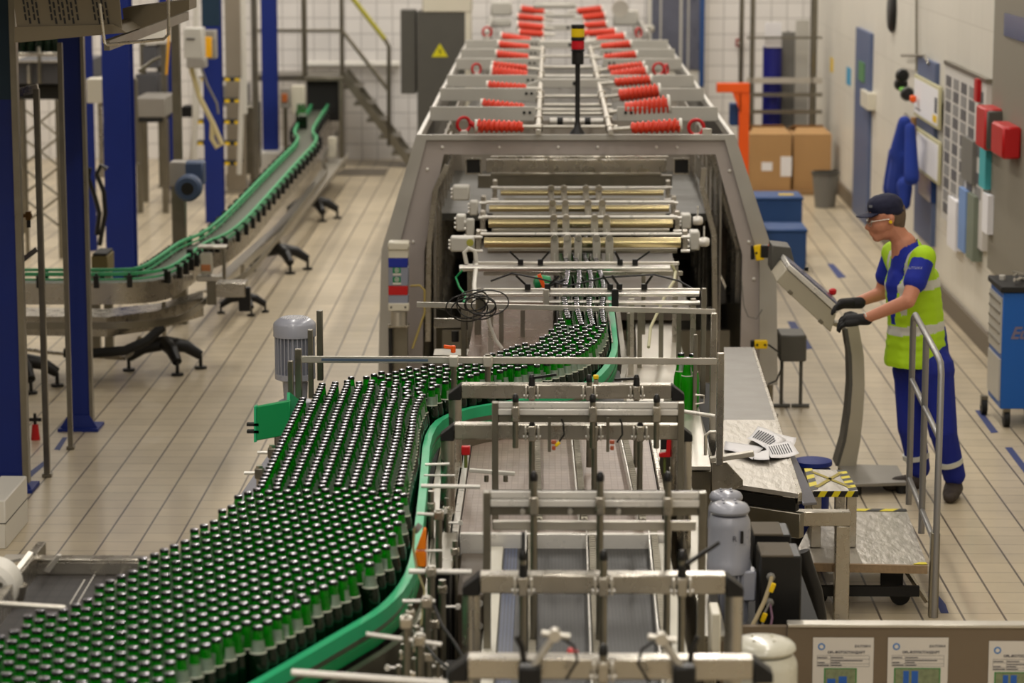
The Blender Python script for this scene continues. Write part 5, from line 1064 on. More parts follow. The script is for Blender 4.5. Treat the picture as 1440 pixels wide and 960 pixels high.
# ------------------------------------------------------------------ the worker
SKIN = mat('skin', (198, 134, 106), .55, 0, .05, 30); SHIRT = mat('blue_tshirt', (22, 40, 150), .8, 0, .06, 12, bump=.2); TROU = mat('blue_work_trousers', (18, 34, 130), .85, 0, .1, 9, bump=.4)
VEST = mat('yellow_green_vest', (172, 214, 22), .7, 0, .06, 7, bump=.3); REFL = mat('reflective_tape', (205, 205, 196), .5, .1); CAPB = mat('navy_cap', (22, 24, 50), .8)
GLOVE = mat('black_gloves', (24, 23, 24), .75); HAIR = mat('short_greying_hair', (104, 86, 70), .9); SHOE = mat('dark_work_shoes', (58, 50, 44), .7)
def blob(name, segs, m, parent, vox=.01, smooth=6):
    """continuous skin: ellipsoids along tapered bones, fused by a voxel remesh"""
    bm = bmesh.new()
    for sgm in segs:
        a, b, ra, rb = Vector(sgm[0]), Vector(sgm[1]), sgm[2], sgm[3]; sc = sgm[4] if len(sgm) > 4 else None; rot = sgm[5] if len(sgm) > 5 else 0
        L = (b-a).length; n = max(1, int(L/(min(ra, rb)*.28)))
        for i in range(n+1):
            t = i/n; r = ra+(rb-ra)*t; p = a.lerp(b, t)
            M = Matrix.Translation(p) @ Matrix.Rotation(rot, 4, 'Z') @ Matrix.Diagonal((*(sc or (1, 1, 1)), 1))
            bmesh.ops.create_icosphere(bm, subdivisions=2, radius=r, matrix=M)
    me = bpy.data.meshes.new(name); bm.to_mesh(me); bm.free(); o = bpy.data.objects.new(name, me); COL.objects.link(o)
    rm = o.modifiers.new('r', 'REMESH'); rm.mode = 'VOXEL'; rm.voxel_size = vox
    sm = o.modifiers.new('s', 'SMOOTH'); sm.iterations = smooth; sm.factor = .5
    dg = bpy.context.evaluated_depsgraph_get(); me2 = bpy.data.meshes.new_from_object(o.evaluated_get(dg)); bpy.data.objects.remove(o); bpy.data.meshes.remove(me)
    me2.name = name; me2.materials.clear(); 
    for mm in (m if isinstance(m, list) else [m]): me2.materials.append(mm)
    for p in me2.polygons: p.use_smooth = True
    o = bpy.data.objects.new(name, me2); COL.objects.link(o)
    if parent is not None: o.parent = parent; w_ = WORLD(parent); o.location = (-w_[0], -w_[1], -w_[2])
    WP[o.name] = (0, 0, 0)
    return o
G = ay
fd = R_(200)               # facing direction of the body
Ff = Vector((math.cos(fd), math.sin(fd), 0)); Lf = Vector((-math.sin(fd), math.cos(fd), 0))
footN, footF = az(1342, 700, 0), az(1290, 690, 0)
wk = thing('person', ((footN.x+footF.x)/2, (footN.y+footF.y)/2, 0), 'man in navy cap, yellow-green safety vest, blue shirt and trousers, black gloves at the console', 'person')
pel = G(1298, 497, 15.5); chest = G(1283, 400, 15.47); neck = G(1271, 338, 15.46); head = G(1245, 311, 15.45)
shN, shF = G(1299, 363, 15.27), G(1256, 357, 15.66); elN, wrN = G(1277, 423, 15.14), G(1214, 449, 15.22)
elF, wrF = G(1240, 412, 15.72), G(1202, 426, 15.62)
hpN, hpF = G(1313, 520, 15.40), G(1284, 520, 15.60); knN, knF = G(1326, 605, 15.36), G(1282, 600, 15.58)
anN, anF = Vector((footN.x+.0, footN.y+.03, .09)), Vector((footF.x+.01, footF.y+.03, .09))
hd = Vector((-1, -.12, -.10)).normalized()    # gaze
def H(f, s, u): # head frame: forward, side (towards camera), up
    upv = Vector((-.12, 0, 1)).normalized(); sd = hd.cross(upv).normalized()*-1; return head+hd*f+sd*s+upv*u
sdir = 1 if (H(0, 1, 0)-head).y < 0 else -1
def Hc(f, s, u): return H(f, s*sdir, u)
segs = [(Hc(-.02, 0, .045), Hc(.015, 0, .045), .082, .078), (Hc(.0, 0, .0), Hc(.035, 0, -.01), .072, .068), (Hc(.03, 0, -.06), Hc(.055, 0, -.085), .045, .030), (Hc(-.01, 0, -.05), Hc(.0, 0, -.06), .052, .05),
        (Hc(.088, 0, .012), Hc(.108, 0, -.022), .010, .015), (Hc(.108, 0, -.026), Hc(.104, 0, -.028), .015, .014), (Hc(.085, 0, -.052), Hc(.088, 0, -.05), .016, .015), (Hc(.085, 0, -.064), Hc(.083, 0, -.066), .014, .013), (Hc(.075, .022, .033), Hc(.078, -.022, .033), .014, .014),
        (Hc(-.035, 0, -.03), neck+Vector((.01, 0, -.03)), .056, .062), (neck+Vector((.0, 0, -.02)), chest, .075, .12),
        (Hc(-.015, .076, .0), Hc(-.02, .078, .025), .014, .018), (Hc(-.015, -.076, .0), Hc(-.02, -.078, .025), .014, .018),
        (chest, pel, .13, .12), (shN, elN, .055, .044), (elN, wrN, .043, .030), (shF, elF, .055, .044), (elF, wrF, .043, .030), (chest+Vector((0, 0, .03)), shN, .08, .06), (chest+Vector((0, 0, .03)), shF, .08, .06),
        (pel, hpN, .11, .095), (pel, hpF, .11, .095), (hpN, knN, .085, .06), (knN, anN, .058, .042), (hpF, knF, .085, .06), (knF, anF, .058, .042)]
blob('body', segs, SKIN, wk, .007, 4)
# eyes, ear plug, spectacles, hair, cap
mb = MB()
for s_ in (1,): mb.lathe([(.001, -.008), (.008, -.004), (.008, .004), (.001, .008)], Hc(.082, .03*s_, .012), 10)
mb.build('eye', mat('eye_white', (210, 205, 200), .3), wk)
mb = MB(); mb.cyl(Hc(-.008, .088, .005), Hc(-.008, .100, .005), .009); lab(mb.build('ear_plug', YEL, wk), 'yellow ear plug')
mb = MB(); mb.tube([Hc(-.02, .085, .022), Hc(.06, .075, .018), Hc(.092, .06, .014), Hc(.1, .03, .0), Hc(.105, .0, .010), Hc(.1, -.03, .0), Hc(.09, -.06, .012)], .0025, 6); mb.tube([Hc(.09, .058, .012), Hc(.096, .045, -.014), Hc(.104, .022, -.012), Hc(.108, .012, .010)], .0018, 6); mb.build('spectacles', STEELW, wk)
blob('hair', [(Hc(-.045, 0, .02), Hc(-.05, 0, .05), .075, .075), (Hc(-.06, 0, -.02), Hc(-.055, 0, .03), .055, .07), (Hc(-.02, .05, .035), Hc(-.03, .05, .035), .034, .034), (Hc(-.02, -.05, .035), Hc(-.03, -.05, .035), .034, .034)], HAIR, wk, .008, 3)
blob('cap', [(Hc(-.022, 0, .09), Hc(.012, 0, .09), .094, .088, (1, 1, .78)), (Hc(-.03, 0, .06), Hc(.01, 0, .068), .092, .085, (1, 1, .5))], CAPB, wk, .008, 5)
ob = MB(); n = 10; top_, bot_ = [], []
for i in range(n+1):
    s_ = -1+2*i/n; f_ = math.sqrt(max(0, 1-s_*s_*.86)); top_.append(Hc(.05+.115*f_, .078*s_, .058-.016*f_-.012*s_*s_))
for i in range(n+1):
    s_ = -1+2*i/n; bot_.append(Hc(.05, .078*s_, .062-.01*s_*s_))
ob.add(top_+bot_+[p+Vector((0, 0, .006)) for p in top_]+[p+Vector((0, 0, .006)) for p in bot_], [(i, i+1, n+1+i+1, n+1+i) for i in range(n)]+[(2*(n+1)+i, 3*(n+1)+i, 3*(n+1)+i+1, 2*(n+1)+i+1) for i in range(n)]+[(i, 2*(n+1)+i, 2*(n+1)+i+1, i+1) for i in range(n)])
ob.build('cap_peak', CAPB, wk)
p = Hc(.085, .045, .10); mb = MB(); mb.box(p, (.02, .008, .014)); mb.build('cap_badge', mat('cap_badge_grey', (110, 112, 120), .6), wk)
# shirt (torso with two short sleeves), trousers, shoes
mid_ = shN.lerp(elN, .55); midF = shF.lerp(elF, .55)
blob('tshirt', [(chest+Vector((0, 0, -.02)), pel, .142, .135), (neck+Vector((.012, 0, -.055)), chest, .078, .13), (chest+Vector((0, 0, .03)), shN, .07, .062), (chest+Vector((0, 0, .03)), shF, .07, .062), (shN, mid_, .066, .070), (shF, midF, .066, .070)], SHIRT, wk, .009, 4)
blob('trousers', [(pel+Vector((0, 0, .10)), pel, .14, .155), (pel, hpN, .14, .125), (pel, hpF, .14, .125), (hpN, knN, .118, .086), (knN, Vector((anN.x, anN.y, .13)), .082, .068), (hpF, knF, .118, .086), (knF, Vector((anF.x, anF.y, .13)), .082, .068)], TROU, wk, .010, 4)
for nm, an, kn in (('n', anN, knN), ('f', anF, knF)):
    c = kn.lerp(an, .60); d = (an-kn).normalized(); mb = MB(); mb.cyl(c-d*.014, c+d*.014, .0775, n=24); lab(mb.build('reflective_band', REFL, wk), 'pale reflective band on trouser leg')
for an, sd in ((footN, 1), (footF, 0)):
    f_ = Vector((-.25, -.97, 0)) if sd else Vector((-.92, -.25, 0))
    c = Vector((an.x, an.y, 0)); blob('shoe', [(c+Vector((0, .04, .05)), c+f_*.12+Vector((0, .04, .042)), .058, .052, (1, 1, .85)), (c+f_*.12+Vector((0, .04, .038)), c+f_*.18+Vector((0, .04, .034)), .050, .042, (1, 1, .8)), (c+Vector((0, .04, .07)), c+Vector((0, .04, .11)), .052, .052)], SHOE, wk, .008, 3)
# vest
vb = G(1287, 503, 15.48)
cN = chest+Vector((0, 0, .0))
FV = lambda p, f, s: p+Ff*f+Lf*s
vest = blob('safety_vest', [(chest+Vector((0, 0, .0)), G(1288, 455, 15.48), .165, .168), (G(1288, 455, 15.48), vb+Vector((.0, 0, .03)), .168, .180), (vb+Vector((.0, 0, .03)), vb+Vector((.0, 0, -.01)), .18, .185),
      (neck+Vector((.025, 0, -.06)), chest, .09, .15), (chest+Vector((0, 0, .05)), shN+Vector((0, 0, .006)), .122, .073), (chest+Vector((0, 0, .05)), shF+Vector((0, 0, .006)), .122, .073)], [VEST, REFL, SHIRT], wk, .009, 5)
# cut the vest: neck hole, front opening and flat hem
bm = bmesh.new(); bm.from_mesh(vest.data)
zh = G(1287, 516, 15.4).z
dele = [v for v in bm.verts if v.co.z < zh or (v.co-neck).length < .075]
bmesh.ops.delete(bm, geom=dele, context='VERTS')
ztp = chest.z
b1, b2 = G(1290, 442, 15.3).z, G(1290, 470, 15.3).z
bandA = (G(1300, 404, 15.3).z-.0, .026); bandB = (G(1290, 466, 15.3).z, .026)
cx = G(1287, 440, 15.47)
for f in bm.faces:
    c = f.calc_center_median(); r = c-cx; fr = r.x*Ff.x+r.y*Ff.y; sd_ = r.x*Lf.x+r.y*Lf.y
    tilt = .10*(c.x-cx.x)
    for z0, hh in (bandA, bandB):
        if abs(c.z-z0-tilt) < hh: f.material_index = 1
    if fr > .02:
        open_ = .016+max(0, c.z-(ztp-.18))*.22
        if abs(sd_-.02) < open_ and c.z > ztp-.22: f.material_index = 2
    if c.z > ztp-.16 and fr > -.02 and abs(abs(sd_)-(.095+max(0, c.z-ztp)*.2)) < .014 and f.material_index == 0: f.material_index = 1
bm.to_mesh(vest.data); bm.free()
# sleeve lettering stand-in of a few pale strokes as on the near sleeve
q = G(1281, 378, 15.165); text_mesh('БАЛТИКА', .02, facing((q.x-.035, q.y-.012, q.z)), wk, mat('pale_lettering', (170, 175, 200), .7), 'sleeve_lettering', italic=.3)
# gloved hands with separate fingers
def glove(wr, d, palm_n, curl, nm):
    d = Vector(d).normalized(); up = Vector(palm_n).normalized(); sd2 = d.cross(up).normalized(); segs = [(wr-d*.03, wr+d*.015, .036, .034), (wr+d*.01, wr+d*.075, .034, .032, (1, 1, 1)), (wr+d*.03+sd2*.02, wr+d*.08+sd2*.028, .024, .022), (wr+d*.03-sd2*.02, wr+d*.08-sd2*.028, .024, .022)]
    for k, off_ in enumerate((-.033, -.011, .011, .033)):
        L_ = (.03, .035, .033, .026)[k]; p = wr+d*.085+sd2*off_
        q = p+d*L_*math.cos(curl)-up*L_*math.sin(curl); r2 = q+d*L_*.8*math.cos(curl*2)-up*L_*.8*math.sin(curl*2); r3 = r2+d*L_*.6*math.cos(curl*2.7)-up*L_*.6*math.sin(curl*2.7)
        segs += [(p, q, .0115, .011), (q, r2, .011, .0100), (r2, r3, .010, .009)]
    p = wr+d*.03+sd2*.04; q = p+d*.025+sd2*.028-up*.01; r2 = q+d*.03+sd2*.006-up*.012; segs += [(p, q, .0145, .013), (q, r2, .013, .0105)]
    return blob('glove', segs, GLOVE, wk, .0045, 2)
glove(wrN+Vector((-.01, 0, 0)), (-1, .05, -.06), (0, -.55, .83), .55, 'near')
glove(wrF+Vector((-.0, 0, 0)), (-1, -.15, -.02), (0, .3, .95), .5, 'far')
mb = MB(); mb.tube([wrN+Vector((.012, -.036, .02)), wrN+Vector((.008, -.03, .035)), wrN+Vector((.0, 0, .042))], .004); mb.build('glove_cuff_trim', WHITEP, wk)

# ------------------------------------------------------------------ tool trolley
a = az(1385, 590, 0)
tx0, ty0 = az(1404, 600, 0).x, 17.45
tt = thing('tool_trolley', (tx0+.35, 17.7, 0), 'bright blue tool trolley on castors with clutter on its black top', 'tool trolley')
zt_ = ay(1405, 407, ty0).z; zb = ay(1405, 575, ty0).z
mb = MB(); mb.bb((tx0, ty0, zb), (tx0+.30, ty0+.50, zt_-.02)); mb.build('body', BLUEB, tt, bevel=.005)
mb = MB(); mb.bb((tx0-.02, ty0-.02, zt_-.02), (tx0+.315, ty0+.52, zt_+.02)); mb.build('top_mat', BLACKM, tt, bevel=.006)
mb = MB(); mb.bb((tx0-.012, ty0+.02, zt_-.06-.36), (tx0, ty0+.48, zt_-.06)); fr_ = mb.build('drawer_front', PAINTL, tt)
for k in range(5): mb = MB(); mb.bb((tx0-.018, ty0+.03, zt_-.09-k*.066-.012), (tx0-.010, ty0+.47, zt_-.09-k*.066)); mb.build('drawer_handle', STEELD, fr_)
mb = MB(); mb.bb((tx0-.012, ty0+.02, zb+.05), (tx0, ty0+.48, zt_-.46)); mb.build('lower_door', PAINTL, tt)
text_mesh('Euro', .11, facing((tx0+.05, ty0-.003, ay(1412, 476, ty0).z)), tt, mat('silver_lettering', (120, 110, 130), .5), 'brand_lettering', italic=.35, bold=.003)
for (x, y) in ((tx0+.05, ty0+.05), (tx0+.26, ty0+.05), (tx0-.03, ty0+.47), (tx0+.26, ty0+.45)):
    mb = MB(); mb.cyl((x-.018, y, .055), (x+.018, y, .055), .055, n=22); w_ = mb.build('castor', RUBB, tt); mb = MB(); mb.extr([(x-.022, y-.02, .06), (x-.022, y+.02, .06), (x-.022, y+.03, zb), (x-.022, y-.03, zb)], (.044, 0, 0)); mb.build('fork', STEELD, w_)
for i, (dx, dy, w_, m, nm) in enumerate(((.04, .3, .04, ALU, 'small bright metal cup lying on the tool trolley'), (.14, .25, .16, STEELD, 'grey tool heap on the tool trolley'), (.27, .15, .16, WHITEP, 'crumpled white rag on the tool trolley'))):
    if i == 0: mb = MB(); mb.lathe([(.001, 0), (.02, 0), (.022, .03), (.018, .032)], (tx0+dx, ty0+dy, zt_+.02), 14); o = mb.build('metal_cup', m, None)
    elif i == 1:
        mb = MB(); rr = random.Random(2)
        for k in range(9): c = Vector((tx0+.08+rr.random()*.14, ty0+.1+rr.random()*.25, zt_+.028+.004*k)); dd = Vector((rr.uniform(-1, 1), rr.uniform(-1, 1), 0)).normalized()*.06; mb.beam(c-dd, c+dd, .012, .008)
        o = mb.build('hand_tools', STEELW, None); o['kind'] = 'stuff'
    else:
        o = blob('rag', [(Vector((tx0+.20, ty0+.1, zt_+.04)), Vector((tx0+.27, ty0+.16, zt_+.06)), .025, .04), (Vector((tx0+.24, ty0+.08, zt_+.05)), Vector((tx0+.2, ty0+.2, zt_+.03)), .03, .02)], m, None, .012, 2)
    tag(o, nm, ('cup', 'tools', 'rag')[i])
# floor tape
TAPE = mat('blue_floor_tape', (44, 58, 116), .6)
def tape(q, lb):
    P_ = [az(u, v, .0) for u, v in q]; mb = MB(); mb.extr([p+Vector((0, 0, .0005)) for p in P_], (0, 0, .0012)); tag(mb.build('floor_tape', TAPE, None, smooth=False), lb, 'floor tape')
tape([(1371, 577), (1380, 577), (1404, 608), (1394, 609)], 'blue floor tape beside the castor of the tool trolley')
tape([(1413, 629), (1423, 629), (1450, 664), (1450, 678)], 'slanted blue floor tape at the right picture edge below the trolley')
tape([(1163, 371), (1172, 371), (1190, 390), (1178, 391)], 'short blue floor tape between console and wall')
tape([(1323, 862), (1334, 862), (1330, 850), (1318, 835), (1312, 835)], 'blue floor tape behind the foot of the handrail')
tape([(1120, 833), (1290, 833), (1290, 838), (1120, 838)], 'long thin blue floor tape under the step platform')
tape([(30, 672), (62, 648), (70, 648), (38, 676)], 'blue floor tape beside the front left column')
tape([(76, 632), (88, 615), (95, 615), (84, 633)], 'short blue floor tape between the two front columns')
tape([(1107, 452), (1118, 452), (1143, 490), (1128, 492)], 'dark blue floor tape behind the curved stand of the console')
# ------------------------------------------------------------------ right wall
XW = 3.3
def wallbox(u0, v0, u1, v1, th=.02, x=XW, pu=None):
    """box on the right-hand wall covering the photo span u0..u1 (u0 farther), top v0, bottom v1 read at u0"""
    a, b = ax(u0, v0, x), ax(u1, v0, x); z1 = ax(u0, v1, x).z
    return (x-th, b.y, z1), (x, a.y, a.z)
def wb(name, m, u0, v0, u1, v1, th=.02, parent=None, bevel=0):
    A, B = wallbox(u0, v0, u1, v1, th); mb = MB(); mb.bb(A, B); return mb.build(name, m, parent, bevel=bevel, smooth=False)
DOORB = mat('blue_grey_door', (92, 104, 136), .5, .1)
o = wb('door_1', DOORB, 1209, 38, 1229, 305, .04); tag(o, kind='structure')
x = wb('door_notice', mat('green_notice', (84, 130, 84), .7), 1214, 85, 1222, 112, .05, o)
o = wb('door_2', DOORB, 1297, 78, 1322, 330, .04); tag(o, kind='structure')
wb('door_window', mat('deep_blue_glass', (16, 52, 110), .15), 1300, 238, 1318, 272, .05, o)
A, B = wallbox(1404, 20, 1500, 385, .03); mb = MB(); mb.bb(A, (B[0], B[1], 3.2)); o = mb.build('door_3', mat('grey_shutter', (136, 130, 116), .6), None, smooth=False); tag(o, kind='structure')
wb('door_window', mat('deep_blue_glass', (0, 0, 0)), 1420, 18, 1500, 50, .04, o)
def tw(name, m, u0, v0, u1, v1, lb, cat, th=.02, group=None, bevel=.003):
    o = wb(name, m, u0, v0, u1, v1, th, None, bevel); tag(o, lb, cat, group); return o
tw('door_box', CREAM, 1221, 125, 1232, 148, 'cream box beside the blue-grey door down the right wall', 'box', .08)
tw('sticker', mat('cyan_sticker', (60, 150, 190), .6), 1191, 93, 1197, 118, 'small cyan sticker on the far right wall', 'sticker', .004)
tw('sticker', YEL, 1168, 80, 1172, 100, 'small yellow sticker on the far right wall', 'sticker', .004)
BRD = mat('notice_frame', (196, 190, 150), .5)
for (v0, v1, lb) in ((104, 162, 'upper framed white notice board on the blue-grey door beside the photo wall'), (177, 235, 'lower blank white notice board below the one with a yellow mark')):
    A, B = wallbox(1297, v0, 1333, v1, .07); mb = MB(); mb.bb((A[0], A[1], A[2]), (A[0]+.025, B[1], B[2])); o = mb.build('notice_board', BRD, None, bevel=.004); tag(o, lb, 'notice board')
    mb = MB(); mb.bb((A[0]-.004, A[1]+.04, A[2]+.03), (A[0], B[1]-.04, B[2]-.03)); mb.build('white_panel', PAPER, o)
    if v0 < 150:
        mb = MB(); mb.bb((A[0]-.006, A[1]+.07, A[2]+.05), (A[0]-.004, A[1]+.3, A[2]+.11)); mb.build('yellow_mark', YEL, o); mb = MB(); mb.bb((A[0]-.006, A[1]+.07, A[2]+.13), (A[0]-.004, A[1]+.2, A[2]+.26)); mb.build('dark_picture', INK, o)
        mb = MB(); mb.bb((A[0]-.006, B[1]-.5, A[2]+.07), (A[0]-.004, B[1]-.15, A[2]+.08)); mb.build('text_line', INK, o)
a, b = ax(1336, 90, XW), ax(1395, 112, XW)
pbz0, pbz1 = ax(1336, 292, XW).z, a.z
bo = thing('photo_board', (XW-.03, (a.y+b.y)/2, pbz0), 'tall white board covered with columns of small dark photos on the right wall', 'notice board')
mb = MB(); mb.bb((XW-.04, b.y, pbz0-.1), (XW, a.y, pbz1)); mb.build('panel', mat('board_white', (206, 202, 196), .6), bo)
mb = MB(); mb.bb((XW-.05, b.y-.02, pbz1), (XW, a.y+.02, pbz1+.03)); mb.build('top_rail', STEELD, bo)
rr = random.Random(11)
PH = [mat('photo_dark', (96, 94, 96), .6), mat('photo_mid', (140, 138, 136), .6)]
L_ = a.y-b.y
for c in range(5):
    for r in range(11):
        if c >= 3 and (r > 7 or rr.random() < .35): continue
        if c == 4 and rr.random() < .4: continue
        y0 = a.y-.10-c*L_/5.2; z0 = pbz1-.08-r*(pbz1-pbz0)/11.2
        mb = MB(); mb.bb((XW-.044, y0-L_/5.2*.66, z0-.085), (XW-.04, y0, z0)); mb.build('photo_print', PH[(c+r) % 2], bo)
for (u0, v0, u1, v1, m, lb) in ((1346, 275, 1358, 345, PAPER, 'white paper leaflet hanging under the left of the photo board'), (1362, 262, 1372, 350, mat('blue_leaflet', (120, 150, 200), .7), 'pale blue leaflet hanging below the photo board'), (1374, 270, 1384, 362, mat('grey_green_leaflet', (120, 128, 112), .7), 'grey-green leaflet hanging lowest below the photo board'), (1366, 190, 1382, 250, GREYM, 'grey triangular paper on the photo board'), (1392, 200, 1401, 262, mat('teal_leaflet', (70, 170, 176), .6), 'teal strip of leaflets at the right edge of the photo board'), (1396, 270, 1404, 325, PAPER, 'white paper holder below the teal leaflets'), (1384, 110, 1388, 142, RED, 'thin red strip above the red dispenser')):
    tw('leaflet', m, u0, v0, u1, v1, lb, 'paper', .075, None, 0)
def dispenser(u, v, w, h, lb, frontm, x=XW-.15):
    a_, b_ = ax(u, v, x), ax(u+w, v+h, x); t = thing('dispenser', a_, lb, 'dispenser')
    z0 = ax(u, v+h, x).z
    mb = MB(); mb.bb((x, a_.y-.42, z0), (XW, a_.y, a_.z)); mb.build('case', RED, t, bevel=.012)
    mb = MB(); mb.bb((x+.01, a_.y-.455, z0+.01), (XW-.02, a_.y-.42, a_.z-.01)); mb.build('front_cover', frontm, t, bevel=.012)
dispenser(1373, 147, 28, 58, 'red wall box with a dark front beside the photo board', GREYD)
a_ = ax(1416, 170, XW-.05); mb = MB(); mb.bb((XW-.16, a_.y-.5, ax(1416, 215, XW-.05).z), (XW-.03, a_.y, a_.z)); o = mb.build('alarm_box', RED, None, bevel=.015); tag(o, 'plain red wall box on the grey shutter at the right edge', 'wall box')
# jacket, headset, rods, conduit, clock
p = ax(1270, 215, XW-.14)
t = thing('jacket', p, 'blue work jacket hanging on the right wall below a headset', 'jacket')
top, bot = ax(1272, 165, XW-.26), ax(1266, 288, XW-.26); yj = top.y
P_ = lambda u, v: ax(u, v, XW-.26)
j = blob('jacket_body', [(P_(1272, 172), P_(1268, 215), .06, .11, (1, 1.5, 1)), (P_(1268, 215), P_(1264, 262), .11, .14, (.8, 1.7, 1)), (P_(1280, 180), P_(1282, 250), .05, .07, (1, 1, 1)), (P_(1256, 215), P_(1252, 265), .06, .09, (.8, 1, 1)), (P_(1272, 262), P_(1273, 286), .09, .06, (.8, 1.2, 1))], mat('jacket_blue', (26, 52, 140), .85, 0, .15, 8, bump=.5), t, .02, 3)
mb = MB(); mb.cyl(P_(1273, 168), ax(1273, 160, XW), .012); mb.build('hook', STEELD, t)
p = ax(1272, 118, XW-.12); t = thing('ear_defenders', p, 'black and green ear defenders hanging on the right wall above the jacket', 'ear defenders')
for (du, dv, m, nm) in ((-3, -12, BLACK, 'cup'), (-5, 0, BLACK, 'cup'), (4, 14, BLACK, 'strap_pad')):
    c = ax(1272+du, 118+dv, XW-.12); mb = MB(); mb.lathe([(.001, -.05), (.05, -.045), (.065, 0), (.05, .045), (.001, .05)], c, 18, M=Matrix.Rotation(PI/2, 3, 'X')); mb.build(nm, m, t)
c = ax(1270, 126, XW-.14); mb = MB(); mb.box(c, (.06, .12, .035)); lab(mb.build('pad', mat('lime_pad', (110, 190, 50), .6), t, bevel=.01), 'lime green pad')
c = ax(1284, 139, XW-.12); mb = MB(); mb.box(c, (.05, .1, .06)); lab(mb.build('tag', ORG, t, bevel=.01), 'orange tag')
for (P2, r, m, lb, nm, ct) in (([ax(1289, -10, XW-.03), ax(1289, 100, XW-.03)], .012, STEELD, 'thin grey conduit running down the right wall above the jacket', 'conduit', 'pipe'), ([ax(1268, 78, XW-.05), ax(1300, 78, XW-.05), ax(1306, 90, XW-.05)], .012, STEELD, 'thin rod bracket on the right wall near the blue-grey door', 'wall_rod', 'rod'), ([ax(1285, 165, XW-.1), ax(1284, 196, XW-.1)], .025, mat('tan_wood', (170, 130, 84), .7), 'tan wooden handle hanging beside the blue jacket', 'wooden_handle', 'handle')):
    mb = MB(); mb.tube(P2, r); tag(mb.build(nm, m, None), lb, ct)
p = ax(1253, 15, XW-.03); t = thing('wall_clock', p, 'dark round wall clock high on the right wall', 'clock'); mb = MB(); mb.lathe([(.001, 0), (.2, 0), (.21, .03), (.18, .05)], (XW, p.y, p.z), 28, M=Matrix.Rotation(-PI/2, 3, 'Y')); mb.build('case', BLACK, t); mb = MB(); mb.lathe([(.001, .045), (.175, .045)], (XW, p.y, p.z), 24, M=Matrix.Rotation(-PI/2, 3, 'Y'), cap=False); mb.build('face', mat('clock_face', (70, 90, 120), .3), t)

# ------------------------------------------------------------------ back right corner
def bbx(name, m, u0, v0, u1, v1, y, d, lb=None, cat=None, parent=None, bevel=.004, group=None):
    a_, b_ = ay(u0, v0, y), ay(u1, v1, y); mb = MB(); mb.bb((a_.x, y, max(0, b_.z)), (b_.x, y+d, a_.z)); o = mb.build(name, m, parent, bevel=bevel)
    if lb: tag(o, lb, cat, group)
    return o
yb_ = 34.6
w1 = bbx('window_1', WHITEP, 912, -30, 990, 128, yb_, .15, bevel=0); tag(w1, kind='structure')
for (u0, u1) in ((917, 927), (931, 955), (960, 966), (970, 984)): bbx('window_pane', mat('dim_window_glass', (92, 94, 108), .3, 0, .3, 6), u0, -30, u1, 98, yb_-.02, .03, parent=w1, bevel=0)
bbx('window_jamb', BLUED, 985, -30, 990, 122, yb_-.04, .06, parent=w1)
t = thing('fire_alarm', ay(1040, 60, 34.7), 'small red alarm box on the white tiled back wall', 'alarm')
p = ay(1040, 60, 34.7); mb = MB(); mb.box(p, (.10, .06, .10)); mb.build('box', REDD, t, bevel=.01); mb = MB(); mb.lathe([(.03, 0), (.03, .01)], p+Vector((0, -.03, 0)), 14, M=Matrix.Rotation(PI/2, 3, 'X')); mb.build('button', WHITEP, t)
# steel rack with blue drums
yr = 32.2; rk = thing('steel_rack', ay(1100, 180, yr), 'tall steel tube rack against the back wall holding a dark blue roll', 'rack')
for u in (1048, 1059, 1144, 1153): a_, b_ = ay(u, -20, yr), ay(u, 262, yr); mb = MB(); mb.cyl((a_.x, yr+(0 if u in (1059, 1144) else .5), 0), (a_.x, yr+(0 if u in (1059, 1144) else .5), a_.z), .028); mb.build('upright', STEELD, rk)
for v, h in ((53, 3), (113, 8), (133, 5), (157, 5), (179, 6)): a_, b_ = ay(1050, v, yr), ay(1156, v, yr); mb = MB(); mb.beam(a_, b_, .05, h*yr/FPX); mb.build('crossbar', STEELW if v == 113 else STEELD, rk)
a_, b_ = ay(1050, 182, yr), ay(1156, 182, yr); mb = MB(); mb.bb((a_.x, yr, a_.z-.05), (b_.x, yr+.6, a_.z)); mb.build('shelf', STEELD, rk)
sh = a_.z
for (u0, v0, u1, v1, m, lb, nm, ct, dy) in ((1073, 65, 1098, 175, mat('deep_blue_roll', (22, 26, 120), .5), 'dark blue roll standing on the rear steel rack', 'plastic_roll', 'roll', .2), (1075, 31, 1098, 64, PAPER, 'white printed sheet above the dark blue roll', 'paper_block', 'paper', .2), (1100, 45, 1116, 175, GREYM, 'grey slab standing right of the dark blue roll on the rack', 'panel', 'panel', .3), (1119, 28, 1136, 175, PAINTL, 'pale narrow panel leaning at the right of the rack', 'panel', 'panel', .3)):
    p, q = ay(u0, v0, yr+dy), ay(u1, v1, yr+dy); r = (q.x-p.x)/2
    if nm == 'plastic_roll': mb = MB(); mb.cyl(((p.x+q.x)/2, yr+dy, sh), ((p.x+q.x)/2, yr+dy, p.z), r, n=24); mb.cyl(((p.x+q.x)/2, yr+dy, p.z), ((p.x+q.x)/2, yr+dy, p.z+.02), r*.4)
    elif nm == 'paper_block': mb = MB(); mb.bb((p.x, yr+dy-.12, ay(u0, 66, yr+dy).z), (q.x, yr+dy-.10, p.z))
    else: mb = MB(); mb.bb((p.x, yr+dy, sh), (q.x, yr+dy+.06, p.z)); mb.box(((p.x+q.x)/2, yr+dy+.03, p.z), (.02, .05, .03))
    tag(mb.build(nm, m, None, bevel=.004 if nm != 'plastic_roll' else 0), lb, ct)
